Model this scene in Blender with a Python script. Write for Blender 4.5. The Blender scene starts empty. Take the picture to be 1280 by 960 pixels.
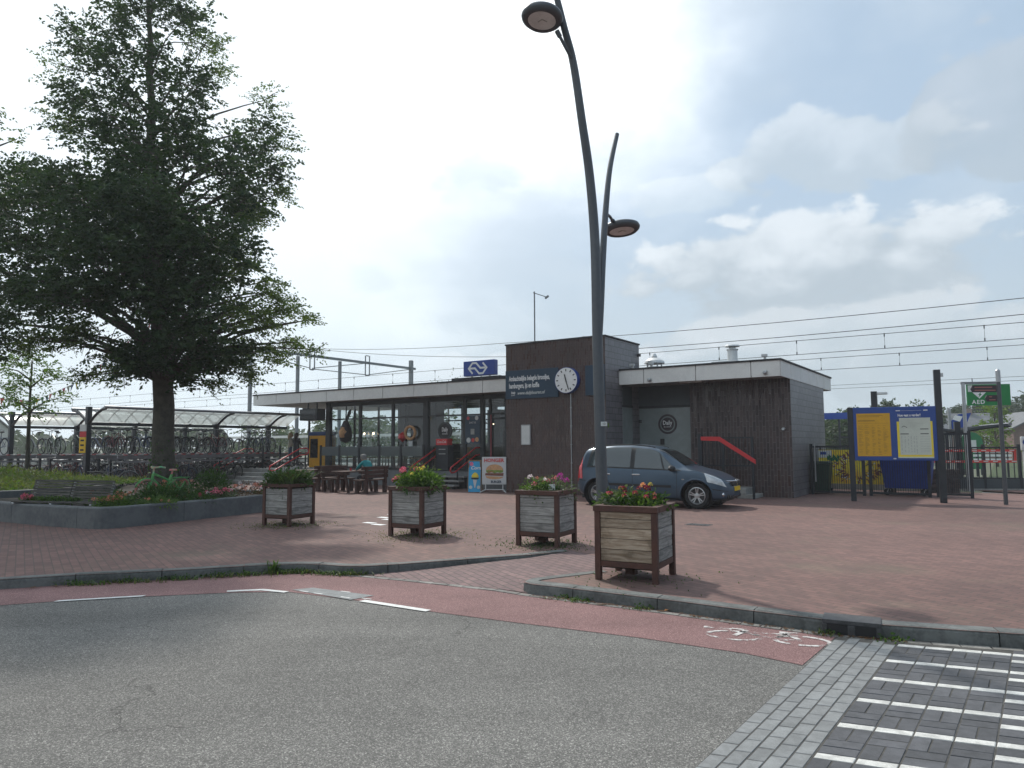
import bpy, bmesh, math, random
import numpy as np
from math import sin, cos, pi, radians as R
from mathutils import Vector, Matrix, Quaternion

S = bpy.context.scene
COL = S.collection
rng = random.Random(7)

# ------------------------------------------------------------------ camera
def set_camera():
    f, pit, rol = 900.0, R(4.885), R(0.307)
    cp, sp, cr, sr = cos(pit), sin(pit), cos(rol), sin(rol)
    a = np.array([[1, 0, 0], [0, sp, -cp], [0, cp, sp]])
    m = np.array([[cr, sr, 0], [-sr, cr, 0], [0, 0, 1]]) @ a      # rows: right, down, forward
    cam = bpy.data.objects.new('camera', bpy.data.cameras.new('camera'))
    COL.objects.link(cam)
    rot = Matrix(((m[0][0], -m[1][0], -m[2][0]), (m[0][1], -m[1][1], -m[2][1]), (m[0][2], -m[1][2], -m[2][2])))
    cam.matrix_world = Matrix.Translation((0, 0, 1.6)) @ rot.to_4x4()
    cam.data.sensor_width = 36
    cam.data.lens = 36 * f / 1280
    cam.data.clip_start = 0.05
    cam.data.clip_end = 3000
    S.camera = cam
set_camera()

SUN_AZ, SUN_EL = R(-26), R(48)          # azimuth from the viewing axis (+y), clockwise positive
SUN_DIR = Vector((sin(SUN_AZ) * cos(SUN_EL), cos(SUN_AZ) * cos(SUN_EL), sin(SUN_EL)))

def set_light():
    su = bpy.data.objects.new('sun', bpy.data.lights.new('sun', 'SUN'))
    COL.objects.link(su)
    su.data.energy = 2.7
    su.data.angle = R(2.0)
    su.data.color = (1, 0.95, 0.87)
    su.rotation_euler = SUN_DIR.to_track_quat('Z', 'Y').to_euler()
    S.view_settings.view_transform = 'Standard'
    S.view_settings.look = 'None'
    S.view_settings.exposure = 0.28
    S.view_settings.gamma = 1
    S.view_settings.use_curve_mapping = False
    S.render.engine = 'CYCLES'
    c = S.cycles
    c.use_denoising = True
    c.max_bounces = 8
    c.transparent_max_bounces = 24
    c.diffuse_bounces = 3
    c.glossy_bounces = 3
    c.caustics_reflective = False
    c.caustics_refractive = False
set_light()

class NT:
    """small helper around a node tree"""
    def __init__(s, tree):
        s.t = tree
        s.t.nodes.clear()
    def n(s, kind, **kw):
        o = s.t.nodes.new(kind)
        for k, v in kw.items():
            if k.startswith('i_'):
                key = k[2:]
                o.inputs[int(key) if key.isdigit() else key].default_value = v
            else:
                setattr(o, k, v)
        return o
    def l(s, a, b): s.t.links.new(a, b)
    def put(s, v, sock):
        if isinstance(v, bpy.types.NodeSocket): s.l(v, sock)
        elif v is not None: sock.default_value = v
    def m(s, op, a, b=None, c=None, clamp=False):
        o = s.n('ShaderNodeMath', operation=op, use_clamp=clamp)
        s.put(a, o.inputs[0]); s.put(b, o.inputs[1]); s.put(c, o.inputs[2])
        return o.outputs[0]
    def ss(s, x, lo, hi):
        o = s.n('ShaderNodeMapRange', interpolation_type='SMOOTHSTEP')
        s.put(x, o.inputs[0]); o.inputs[1].default_value = lo; o.inputs[2].default_value = hi
        return o.outputs[0]
    def mix(s, f, a, b, blend='MIX'):
        o = s.n('ShaderNodeMix', data_type='RGBA', blend_type=blend)
        s.put(f, o.inputs[0]); s.put(a, o.inputs[6]); s.put(b, o.inputs[7])
        return o.outputs[2]
    def noise(s, vec, scale, detail=3, rough=0.55, dist=0.0, out=0):
        o = s.n('ShaderNodeTexNoise', i_Scale=scale, i_Detail=detail, i_Roughness=rough, i_Distortion=dist)
        if vec is not None: s.l(vec, o.inputs['Vector'])
        return o.outputs[out]
    def ramp(s, f, stops):
        o = s.n('ShaderNodeValToRGB')
        e = o.color_ramp.elements
        while len(e) < len(stops): e.new(0.5)
        for k, (p, c) in zip(e, stops):
            k.position = p; k.color = (*c, 1) if len(c) == 3 else c
        s.put(f, o.inputs[0])
        return o.outputs[0]

def C4(c): return (c[0], c[1], c[2], 1.0)

def set_world():
    w = bpy.data.worlds.new('World')
    S.world = w
    w.use_nodes = True
    t = NT(w.node_tree)
    out = t.n('ShaderNodeOutputWorld')
    bg = t.n('ShaderNodeBackground', i_Strength=0.1)
    t.l(bg.outputs[0], out.inputs[0])
    sky = t.n('ShaderNodeTexSky', sky_type='NISHITA', sun_disc=False, sun_elevation=SUN_EL, sun_rotation=SUN_AZ,
              air_density=1.0, dust_density=2.0, ozone_density=1.2, altitude=0)
    d = t.n('ShaderNodeTexCoord').outputs['Generated']
    sep = t.n('ShaderNodeSeparateXYZ'); t.l(d, sep.inputs[0])
    x, y, z = sep.outputs
    az = t.m('MULTIPLY', t.m('ARCTAN2', x, y), 57.2958)
    el = t.m('MULTIPLY', t.m('ARCSINE', z), 57.2958)
    dot = t.n('ShaderNodeVectorMath', operation='DOT_PRODUCT'); t.l(d, dot.inputs[0]); dot.inputs[1].default_value = SUN_DIR
    ang = t.m('MULTIPLY', t.m('ARCCOSINE', dot.outputs['Value']), 57.2958)
    st = t.n('ShaderNodeMapping'); t.l(d, st.inputs[0]); st.inputs['Scale'].default_value = (1, 1, 1.7)
    big = t.noise(st.outputs[0], 3.2, 6, 0.56)
    fine = t.noise(st.outputs[0], 9.0, 8, 0.62, 0.15)
    vo = t.n('ShaderNodeTexVoronoi', feature='SMOOTH_F1', i_Scale=13.0, i_Smoothness=0.55)
    wob = t.n('ShaderNodeVectorMath', operation='ADD'); t.l(st.outputs[0], wob.inputs[0])
    nz = t.n('ShaderNodeTexNoise', i_Scale=16.0, i_Detail=4); t.l(st.outputs[0], nz.inputs['Vector'])
    sc = t.n('ShaderNodeVectorMath', operation='SCALE'); t.l(nz.outputs['Color'], sc.inputs[0]); sc.inputs['Scale'].default_value = 0.09
    t.l(sc.outputs[0], wob.inputs[1]); t.l(wob.outputs[0], vo.inputs['Vector'])
    puff = t.m('SUBTRACT', 0.42, vo.outputs['Distance'])
    def blob(a0, e0, wa, we, k=1.1, k2=0.7):
        p = t.m('POWER', t.m('DIVIDE', t.m('SUBTRACT', az, a0), wa), 2.0)
        q = t.m('POWER', t.m('ABSOLUTE', t.m('DIVIDE', t.m('SUBTRACT', el, e0), we)), 2.0)
        v = t.m('SUBTRACT', 1.22, t.m('ADD', p, q))
        v = t.m('ADD', v, t.m('MULTIPLY', t.m('SUBTRACT', fine, 0.5), k * 2))
        v = t.m('ADD', v, t.m('MULTIPLY', t.m('SUBTRACT', big, 0.5), k2 * 2))
        v = t.m('ADD', v, t.m('MULTIPLY', puff, 1.25))
        return v
    # haze veil: blue air whitens towards the horizon and towards the sun
    base = t.mix(0.72, sky.outputs[0], C4((4.0, 5.3, 6.6)))
    hz = t.ss(el, 22, 2)
    base = t.mix(t.m('MULTIPLY', hz, 0.75), base, C4((4.2, 5.0, 5.6)))
    # high thin cloud streaks
    thin = t.ss(big, 0.5, 0.72)
    base = t.mix(t.m('MULTIPLY', thin, 0.3), base, C4((6.2, 6.9, 7.5)))
    col = base
    for (a0, e0, wa, we, top, bot, amt) in CLOUDS:
        v = blob(a0, e0, wa, we)
        mk = t.ss(v, 0.12, 0.5)
        lit = t.ss(t.m('ADD', t.m('DIVIDE', t.m('SUBTRACT', el, e0), we), t.m('ADD', t.m('MULTIPLY', t.m('SUBTRACT', fine, 0.5), 2.4), t.m('MULTIPLY', puff, 1.3))), -0.7, 0.8)
        cc = t.mix(lit, C4([bot[0] * 0.84, bot[1] * 0.9, bot[2] * 0.92]), C4([top[0] * 0.9, top[1] * 0.94, top[2] * 0.97]))
        col = t.mix(t.m('MULTIPLY', mk, amt), col, cc)
    # bright veil around the hidden sun
    gn = t.m('ADD', ang, t.m('MULTIPLY', t.m('SUBTRACT', big, 0.5), 26.0))
    g = t.ss(gn, 46, 25)
    col = t.mix(t.m('MULTIPLY', g, 0.93), col, C4((12.2, 12.7, 13.0)))
    g2 = t.ss(t.m('ADD', az, t.m('MULTIPLY', t.m('SUBTRACT', big, 0.5), 20.0)), 2, -17)
    col = t.mix(t.m('MULTIPLY', g2, 0.72), col, C4((7.7, 8.7, 9.4)))
    # thin blue gaps in the bright veil
    for (a0, e0, wa, we, amt) in ((-2.6, 21.0, 4.6, 2.8, 0.4), (-10.8, 12.9, 3.2, 1.4, 0.3), (-3.5, 9.6, 6.5, 1.6, 0.5), (7.0, 26.0, 4.0, 5.0, 0.25)):
        col = t.mix(t.m('MULTIPLY', t.ss(blob(a0, e0, wa, we), 0.2, 1.1), amt), col, C4((4.9, 5.9, 6.8)))
    # below the horizon
    low = t.ss(el, -0.5, -4)
    col = t.mix(low, col, C4((1.6, 1.6, 1.5)))
    t.l(col, bg.inputs[0])

#          az    el   w_az w_el  top colour          base colour        amount
CLOUDS = [(24.0, 20.8, 8.5, 3.2, (7.0, 7.4, 7.8), (5.3, 5.8, 6.4), 0.7),
          (36.0, 22.0, 7.5, 4.5, (5.2, 5.6, 6.1), (4.4, 4.9, 5.5), 0.6),
          (22.5, 13.2, 13.5, 4.4, (7.6, 7.9, 8.2), (4.5, 5.0, 5.6), 0.92),
          (27.0, 7.0, 19.0, 3.6, (6.4, 6.7, 7.0), (4.8, 5.3, 5.8), 0.75),
          (10.5, 27.0, 4.0, 2.0, (7.5, 7.9, 8.3), (6.2, 6.8, 7.4), 0.5),
          (14.0, 19.0, 5.0, 1.6, (7.0, 7.5, 7.9), (6.2, 6.8, 7.4), 0.4),
          (4.0, 5.5, 14.0, 2.6, (7.6, 7.8, 8.1), (5.6, 6.1, 6.6), 0.5),
          (-3.0, 9.4, 6.0, 1.6, (5.6, 6.4, 7.2), (5.2, 6.0, 6.8), 0.6),
          (-2.5, 21.3, 3.2, 2.0, (5.4, 6.6, 7.6), (5.0, 6.2, 7.4), 0.8)]
set_world()

def set_haze():
    """even pale air round the whole place: one closed box, sky outside it"""
    x, y0, y1, z0, z1 = 330, -60, 330, -1.3, 60
    vs = [(-x, y0, z0), (x, y0, z0), (x, y1, z0), (-x, y1, z0), (-x, y0, z1), (x, y0, z1), (x, y1, z1), (-x, y1, z1)]
    me = bpy.data.meshes.new('haze'); me.from_pydata(vs, [], [(0, 3, 2, 1), (4, 5, 6, 7), (0, 1, 5, 4), (1, 2, 6, 5), (2, 3, 7, 6), (3, 0, 4, 7)])
    m = bpy.data.materials.new('haze'); m.use_nodes = True; t = NT(m.node_tree); o = t.n('ShaderNodeOutputMaterial')
    v = t.n('ShaderNodeVolumePrincipled'); v.inputs['Color'].default_value = (0.93, 0.96, 1, 1); v.inputs['Density'].default_value = 0.0008; v.inputs['Anisotropy'].default_value = 0.3
    t.l(v.outputs[0], o.inputs['Volume']); me.materials.append(m)
    ob = bpy.data.objects.new('haze', me); COL.objects.link(ob); ob['kind'] = 'stuff'; ob['label'] = 'pale summer haze in the air over the square'; ob['category'] = 'haze'
    S.cycles.volume_bounces = 1
set_haze()

# ------------------------------------------------------------------ materials
MATS = {}
def _coords(t, kind='Object'):
    return t.n('ShaderNodeTexCoord').outputs[kind]

def mk(name, c, rough=0.7, metal=0.0, var=0.18, scale=6.0, bump=0.0, bscale=60.0, coat=0.0, spec=0.5, c2=None, island=0.0, em=None):
    """principled material, colour broken up by two scales of noise"""
    m = bpy.data.materials.new(name); m.use_nodes = True
    t = NT(m.node_tree)
    out = t.n('ShaderNodeOutputMaterial')
    b = t.n('ShaderNodeBsdfPrincipled', i_Roughness=rough, i_Metallic=metal)
    b.inputs['Specular IOR Level'].default_value = spec
    b.inputs['Coat Weight'].default_value = coat
    b.inputs['Coat Roughness'].default_value = 0.06
    t.l(b.outputs[0], out.inputs[0])
    co = _coords(t)
    if var or c2:
        n1 = t.noise(co, scale, 4, 0.6)
        n2 = t.noise(co, scale * 7.3, 3, 0.6)
        nn = t.m('ADD', t.m('MULTIPLY', n1, 0.65), t.m('MULTIPLY', n2, 0.35))
        hi = c2 or tuple(min(1, k * (1 + var)) for k in c)
        lo = c if c2 else tuple(k * (1 - var) for k in c)
        col = t.mix(t.ss(nn, 0.36, 0.64), C4(lo), C4(hi))
        if island:
            g = t.n('ShaderNodeNewGeometry').outputs['Random Per Island']
            col = t.mix(1.0, col, t.ramp(g, [(0, (1 - island,) * 3), (1, (1 + island,) * 3)]), 'MULTIPLY')
        t.l(col, b.inputs['Base Color'])
        t.l(t.m('ADD', rough - 0.06, t.m('MULTIPLY', n1, 0.12)), b.inputs['Roughness'])
    else:
        b.inputs['Base Color'].default_value = C4(c)
    if bump:
        bp = t.n('ShaderNodeBump', i_Strength=bump, i_Distance=0.01)
        t.l(t.noise(co, bscale, 4, 0.65), bp.inputs['Height'])
        t.l(bp.outputs[0], b.inputs['Normal'])
    if em:
        b.inputs['Emission Color'].default_value = C4(em[0]); b.inputs['Emission Strength'].default_value = em[1]
    MATS[name] = m
    return m

def brickmat(name, c1, c2, mortar, bw, rh, ms=0.006, rough=0.6, mode='wall', rot=0.0, bump=0.35, stain=0.25, stain_scale=0.5, moss=None, rvar=0.0, freq=2, off=0.5, spec=0.5):
    """bricks by the brick texture. mode wall: courses up the wall; upright: bricks on end; floor: in plan"""
    m = bpy.data.materials.new(name); m.use_nodes = True
    t = NT(m.node_tree)
    out = t.n('ShaderNodeOutputMaterial')
    b = t.n('ShaderNodeBsdfPrincipled', i_Roughness=rough)
    b.inputs['Specular IOR Level'].default_value = spec
    t.l(b.outputs[0], out.inputs[0])
    co = _coords(t)
    sp = t.n('ShaderNodeSeparateXYZ'); t.l(co, sp.inputs[0])
    u = t.m('ADD', sp.outputs[0], sp.outputs[1])
    cb = t.n('ShaderNodeCombineXYZ')
    if mode == 'wall':
        t.l(u, cb.inputs[0]); t.l(sp.outputs[2], cb.inputs[1])
    elif mode == 'upright':
        t.l(sp.outputs[2], cb.inputs[0]); t.l(u, cb.inputs[1])
    else:
        t.l(sp.outputs[0], cb.inputs[0]); t.l(sp.outputs[1], cb.inputs[1])
    mp = t.n('ShaderNodeMapping'); mp.inputs['Rotation'].default_value = (0, 0, rot)
    t.l(cb.outputs[0], mp.inputs[0])
    br = t.n('ShaderNodeTexBrick', offset=off, offset_frequency=freq)
    t.l(mp.outputs[0], br.inputs['Vector'])
    for k, v in (('Color1', C4(c1)), ('Color2', C4(c2)), ('Mortar', C4(mortar)), ('Scale', 1.0), ('Mortar Size', ms), ('Mortar Smooth', 0.15),
                 ('Bias', 0.0), ('Brick Width', bw), ('Row Height', rh)):
        br.inputs[k].default_value = v
    n1 = t.noise(co, stain_scale, 5, 0.6)
    n2 = t.noise(co, 9.0, 3, 0.6)
    col = t.mix(1.0, br.outputs[0], t.ramp(n1, [(0.3, (1 - stain,) * 3), (0.7, (1 + stain,) * 3)]), 'MULTIPLY')
    col = t.mix(0.35, col, t.ramp(n2, [(0.3, (0.6,) * 3), (0.7, (1.4,) * 3)]), 'MULTIPLY')
    if moss:
        n3 = t.noise(co, 0.33, 6, 0.65)
        col = t.mix(t.m('MULTIPLY', t.ss(n3, 0.52, 0.72), moss[1]), col, C4(moss[0]))
    t.l(col, b.inputs['Base Color'])
    if rvar:
        # some glazed bricks are glossier than their neighbours
        br2 = t.n('ShaderNodeTexBrick', offset=off, offset_frequency=freq)
        t.l(mp.outputs[0], br2.inputs['Vector'])
        for k, v in (('Color1', (0, 0, 0, 1)), ('Color2', (1, 1, 1, 1)), ('Mortar', (1, 1, 1, 1)), ('Scale', 1.0), ('Mortar Size', ms), ('Bias', 0.0), ('Brick Width', bw), ('Row Height', rh)):
            br2.inputs[k].default_value = v
        t.l(t.m('ADD', rough - rvar, t.m('MULTIPLY', br2.outputs[0], 2 * rvar)), b.inputs['Roughness'])
    bp = t.n('ShaderNodeBump', i_Strength=bump, i_Distance=0.008)
    h = t.m('ADD', t.m('SUBTRACT', 1.0, br.outputs['Fac']), t.m('MULTIPLY', n2, 0.4))
    t.l(h, bp.inputs['Height']); t.l(bp.outputs[0], b.inputs['Normal'])
    MATS[name] = m
    return m

def asphaltmat(name, dark, light, stones, tint_scale=0.35, stain=0.12, cell=150.0):
    m = bpy.data.materials.new(name); m.use_nodes = True
    t = NT(m.node_tree)
    out = t.n('ShaderNodeOutputMaterial')
    b = t.n('ShaderNodeBsdfPrincipled', i_Roughness=0.85)
    b.inputs['Specular IOR Level'].default_value = 0.35
    t.l(b.outputs[0], out.inputs[0])
    co = _coords(t)
    v = t.n('ShaderNodeTexVoronoi', i_Scale=cell); t.l(co, v.inputs['Vector'])
    v2 = t.n('ShaderNodeTexVoronoi', i_Scale=cell * 0.45); t.l(co, v2.inputs['Vector'])
    sp = t.n('ShaderNodeSeparateColor'); t.l(v.outputs['Color'], sp.inputs[0])
    sp2 = t.n('ShaderNodeSeparateColor'); t.l(v2.outputs['Color'], sp2.inputs[0])
    col = t.ramp(sp.outputs[0], [(0.0, dark), (0.55, light), (0.85, stones), (1.0, tuple(min(1, k * 1.7) for k in stones))])
    col = t.mix(t.m('MULTIPLY', sp2.outputs[1], 0.4), col, C4(dark))
    lane = t.n('ShaderNodeMapping'); lane.inputs['Rotation'].default_value = (0, 0, R(28)); lane.inputs['Scale'].default_value = (0.12, 0.9, 1); t.l(co, lane.inputs[0])
    col = t.mix(1.0, col, t.ramp(t.noise(lane.outputs[0], 1.0, 3, 0.5), [(0.35, (0.86,) * 3), (0.65, (1.14,) * 3)]), 'MULTIPLY')
    ck = t.n('ShaderNodeTexVoronoi', feature='DISTANCE_TO_EDGE', i_Scale=0.32); wv = t.n('ShaderNodeVectorMath', operation='ADD'); t.l(co, wv.inputs[0]); wn = t.n('ShaderNodeTexNoise', i_Scale=2.2, i_Detail=5); t.l(co, wn.inputs['Vector']); t.l(wn.outputs['Color'], wv.inputs[1]); t.l(wv.outputs[0], ck.inputs['Vector'])
    crack = t.m('MULTIPLY', t.ss(ck.outputs['Distance'], 0.004, 0.0015), t.ss(t.noise(co, 0.5, 2), 0.5, 0.6))
    col = t.mix(t.m('MULTIPLY', crack, 0.55), col, C4(tuple(k * 0.4 for k in dark)))
    n1 = t.noise(co, tint_scale, 5, 0.6)
    n2 = t.noise(co, 3.0, 4, 0.65)
    col = t.mix(1.0, col, t.ramp(n1, [(0.3, (1 - stain,) * 3), (0.7, (1 + stain,) * 3)]), 'MULTIPLY')
    col = t.mix(1.0, col, t.ramp(n2, [(0.3, (1 - stain * .7,) * 3), (0.7, (1 + stain * .7,) * 3)]), 'MULTIPLY')
    t.l(col, b.inputs['Base Color'])
    bp = t.n('ShaderNodeBump', i_Strength=0.55, i_Distance=0.006)
    t.l(t.m('ADD', v.outputs['Distance'], sp2.outputs[0]), bp.inputs['Height']); t.l(bp.outputs[0], b.inputs['Normal'])
    MATS[name] = m
    return m

def woodmat(name, a, b_, grain=(1.5, 1.5, 26), rough=0.8, island=0.18, tint=None):
    """weathered boards: grain stretched along the board (x and y), knots, per-board tone"""
    m = bpy.data.materials.new(name); m.use_nodes = True
    t = NT(m.node_tree)
    out = t.n('ShaderNodeOutputMaterial')
    b = t.n('ShaderNodeBsdfPrincipled', i_Roughness=rough)
    b.inputs['Specular IOR Level'].default_value = 0.25
    t.l(b.outputs[0], out.inputs[0])
    co = _coords(t)
    g = t.n('ShaderNodeNewGeometry').outputs['Random Per Island']
    mp = t.n('ShaderNodeMapping'); mp.inputs['Scale'].default_value = grain; t.l(co, mp.inputs[0])
    off = t.n('ShaderNodeCombineXYZ'); t.l(t.m('MULTIPLY', g, 40.0), off.inputs[0]); t.l(off.outputs[0], mp.inputs['Location'])
    n1 = t.noise(mp.outputs[0], 2.0, 6, 0.68, 0.6)
    n2 = t.noise(co, 5.0, 4, 0.6)
    col = t.mix(t.ss(n1, 0.33, 0.68), C4(a), C4(b_))
    col = t.mix(t.m('MULTIPLY', t.ss(n2, 0.5, 0.72), 0.6), col, C4(tint or tuple(k * 0.62 for k in a)))
    col = t.mix(1.0, col, t.ramp(g, [(0, (1 - island,) * 3), (1, (1 + island,) * 3)]), 'MULTIPLY')
    vo = t.n('ShaderNodeTexVoronoi', i_Scale=3.1); t.l(co, vo.inputs['Vector'])
    col = t.mix(t.m('MULTIPLY', t.ss(vo.outputs['Distance'], 0.07, 0.02), 0.75), col, C4(tuple(k * 0.3 for k in a)))
    t.l(col, b.inputs['Base Color'])
    bp = t.n('ShaderNodeBump', i_Strength=0.5, i_Distance=0.004); t.l(n1, bp.inputs['Height']); t.l(bp.outputs[0], b.inputs['Normal'])
    MATS[name] = m
    return m

def leafmat(name, lo, hi, trans=0.35, rough=0.55, tint=(1.5, 1.7, 0.7)):
    m = bpy.data.materials.new(name); m.use_nodes = True
    t = NT(m.node_tree)
    out = t.n('ShaderNodeOutputMaterial')
    b = t.n('ShaderNodeBsdfPrincipled', i_Roughness=rough)
    b.inputs['Specular IOR Level'].default_value = 0.35
    g = t.n('ShaderNodeNewGeometry').outputs['Random Per Island']
    n1 = t.noise(_coords(t), 1.6, 3, 0.6)
    f = t.m('ADD', t.m('MULTIPLY', g, 0.5), t.m('MULTIPLY', t.ss(n1, 0.38, 0.62), 0.5))
    col = t.mix(f, C4(lo), C4(hi))
    t.l(col, b.inputs['Base Color'])
    tr = t.n('ShaderNodeBsdfTranslucent')
    t.l(t.mix(1.0, col, C4(tint), 'MULTIPLY'), tr.inputs[0])
    mx = t.n('ShaderNodeMixShader', i_Fac=trans)
    t.l(b.outputs[0], mx.inputs[1]); t.l(tr.outputs[0], mx.inputs[2]); t.l(mx.outputs[0], out.inputs[0])
    MATS[name] = m
    return m

def glassmat(name, tint, refl=1.0, rough=0.02, veil=0.0, veilc=(0.6, 0.65, 0.65), ior=1.5):
    m = bpy.data.materials.new(name); m.use_nodes = True
    t = NT(m.node_tree)
    out = t.n('ShaderNodeOutputMaterial')
    tr = t.n('ShaderNodeBsdfTransparent'); tr.inputs[0].default_value = C4(tint)
    gl = t.n('ShaderNodeBsdfGlossy', i_Roughness=rough); gl.inputs[0].default_value = (1, 1, 1, 1)
    fr = t.n('ShaderNodeFresnel', i_IOR=ior)
    mx = t.n('ShaderNodeMixShader')
    t.l(t.m('MULTIPLY', fr.outputs[0], refl, clamp=True), mx.inputs[0]); t.l(tr.outputs[0], mx.inputs[1]); t.l(gl.outputs[0], mx.inputs[2])
    last = mx.outputs[0]
    if veil:
        df = t.n('ShaderNodeBsdfDiffuse'); df.inputs[0].default_value = C4(veilc)
        tl = t.n('ShaderNodeBsdfTranslucent'); tl.inputs[0].default_value = C4(veilc)
        m0 = t.n('ShaderNodeMixShader', i_Fac=0.5); t.l(df.outputs[0], m0.inputs[1]); t.l(tl.outputs[0], m0.inputs[2])
        m2 = t.n('ShaderNodeMixShader', i_Fac=veil); t.l(last, m2.inputs[1]); t.l(m0.outputs[0], m2.inputs[2])
        last = m2.outputs[0]
    t.l(last, out.inputs[0])
    MATS[name] = m
    return m

def wornpaint(name, c, scale=9.0, lo=0.42, hi=0.55):
    """road paint with patches worn off"""
    m = bpy.data.materials.new(name); m.use_nodes = True
    t = NT(m.node_tree)
    out = t.n('ShaderNodeOutputMaterial')
    b = t.n('ShaderNodeBsdfPrincipled', i_Roughness=0.7); b.inputs[0].default_value = C4(c)
    tr = t.n('ShaderNodeBsdfTransparent')
    co = _coords(t)
    f = t.ss(t.noise(co, scale, 6, 0.7), lo, hi)
    mx = t.n('ShaderNodeMixShader'); t.l(f, mx.inputs[0]); t.l(tr.outputs[0], mx.inputs[1]); t.l(b.outputs[0], mx.inputs[2])
    t.l(mx.outputs[0], out.inputs[0])
    MATS[name] = m
    return m

# ------------------------------------------------------------------ mesh helpers
class MB:
    def __init__(s):
        s.v = []; s.f = []; s.mi = []; s.cur = 0
    def add(s, vs, fs):
        k = len(s.v); s.v += [tuple(p) for p in vs]
        for f in fs:
            s.f.append(tuple(i + k for i in f)); s.mi.append(s.cur)
    def box(s, lo, hi, rot=None, piv=None):
        x0, y0, z0 = lo; x1, y1, z1 = hi
        vs = [(x0, y0, z0), (x1, y0, z0), (x1, y1, z0), (x0, y1, z0), (x0, y0, z1), (x1, y0, z1), (x1, y1, z1), (x0, y1, z1)]
        if rot is not None:
            pv = Vector(piv) if piv else Vector(((x0 + x1) / 2, (y0 + y1) / 2, (z0 + z1) / 2))
            vs = [tuple(rot @ (Vector(p) - pv) + pv) for p in vs]
        s.add(vs, [(0, 3, 2, 1), (4, 5, 6, 7), (0, 1, 5, 4), (1, 2, 6, 5), (2, 3, 7, 6), (3, 0, 4, 7)])
    def beam(s, a, b, w, h=None, up=(0, 0, 1)):
        a = Vector(a); b = Vector(b); h = h or w
        d = (b - a).normalized(); u = Vector(up)
        if abs(d.dot(u)) > 0.98: u = Vector((0, 1, 0))
        r = d.cross(u).normalized(); u = r.cross(d)
        vs = []
        for p in (a, b):
            for i, j in ((-1, -1), (1, -1), (1, 1), (-1, 1)): vs.append(p + r * (i * w / 2) + u * (j * h / 2))
        s.add(vs, [(0, 1, 2, 3), (7, 6, 5, 4), (0, 4, 5, 1), (1, 5, 6, 2), (2, 6, 7, 3), (3, 7, 4, 0)])
    def tube(s, pts, r, n=8, closed=False, caps=True):
        pts = [Vector(p) for p in pts]; N = len(pts)
        rs = r if isinstance(r, (list, tuple)) else [r] * N
        vs = []; prev = None
        for i, p in enumerate(pts):
            if closed: d = (pts[(i + 1) % N] - pts[i - 1])
            else: d = (pts[min(i + 1, N - 1)] - pts[max(i - 1, 0)])
            d = d.normalized() if d.length else Vector((0, 0, 1))
            if prev is None:
                u = Vector((0, 0, 1)) if abs(d.z) < 0.95 else Vector((1, 0, 0))
                a = d.cross(u).normalized()
            else:
                a = (prev - d * prev.dot(d))
                a = a.normalized() if a.length > 1e-6 else d.cross(Vector((0.3, 0.5, 0.8))).normalized()
            prev = a; b = d.cross(a)
            for k in range(n):
                t = 2 * pi * k / n
                vs.append(p + (a * cos(t) + b * sin(t)) * rs[i])
        fs = []
        for i in range(N if closed else N - 1):
            j = (i + 1) % N
            for k in range(n):
                l = (k + 1) % n
                fs.append((i * n + k, i * n + l, j * n + l, j * n + k))
        if caps and not closed:
            fs.append(tuple(range(n - 1, -1, -1))); fs.append(tuple((N - 1) * n + k for k in range(n)))
        s.add(vs, fs)
    def lathe(s, prof, n=20, c=(0, 0, 0), M=None, caps=True):
        vs = []
        for r, z in prof:
            for k in range(n):
                t = 2 * pi * k / n
                p = Vector((r * cos(t), r * sin(t), z))
                if M is not None: p = M @ p
                vs.append(p + Vector(c))
        fs = []
        for i in range(len(prof) - 1):
            for k in range(n):
                l = (k + 1) % n
                fs.append((i * n + k, i * n + l, (i + 1) * n + l, (i + 1) * n + k))
        if caps:
            fs.append(tuple(range(n - 1, -1, -1))); fs.append(tuple((len(prof) - 1) * n + k for k in range(n)))
        s.add(vs, fs)
    def prism(s, poly, d, M=None):
        """outline in local x,z (y = 0) pushed to y = d, then M"""
        n = len(poly)
        vs = [Vector((p[0], 0, p[1])) for p in poly] + [Vector((p[0], d, p[1])) for p in poly]
        if M is not None: vs = [M @ v for v in vs]
        fs = [tuple(range(n)), tuple(range(2 * n - 1, n - 1, -1))]
        for i in range(n):
            j = (i + 1) % n
            fs.append((i, i + n, j + n, j))
        s.add(vs, fs)
    def sheet(s, poly, z):
        if sum(poly[i - 1][0] * poly[i][1] - poly[i][0] * poly[i - 1][1] for i in range(len(poly))) < 0: poly = poly[::-1]
        s.add([(p[0], p[1], z if len(p) < 3 else p[2]) for p in poly], [tuple(range(len(poly)))])
    def obj(s, name, mat, parent=None, smooth=False, bevel=0.0, loc=None, rz=None, fix=True, angle=None):
        me = bpy.data.meshes.new(name)
        me.from_pydata(s.v, [], s.f)
        for m in (mat if isinstance(mat, (list, tuple)) else [mat]): me.materials.append(MATS[m])
        if any(s.mi): me.polygons.foreach_set('material_index', s.mi)
        if fix:
            bm = bmesh.new(); bm.from_mesh(me); bmesh.ops.recalc_face_normals(bm, faces=bm.faces); bm.to_mesh(me); bm.free()
        if smooth: me.polygons.foreach_set('use_smooth', [True] * len(me.polygons))
        me.update()
        o = bpy.data.objects.new(name, me); COL.objects.link(o)
        if parent: o.parent = parent
        if loc is not None: o.location = loc
        if rz is not None: o.rotation_euler = (0, 0, rz)
        if bevel:
            b = o.modifiers.new('edge', 'BEVEL'); b.width = bevel; b.segments = 2; b.limit_method = 'ANGLE'; b.angle_limit = R(40)
        if smooth and angle:
            w = o.modifiers.new('split', 'EDGE_SPLIT'); w.split_angle = R(angle)
        return o

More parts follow.
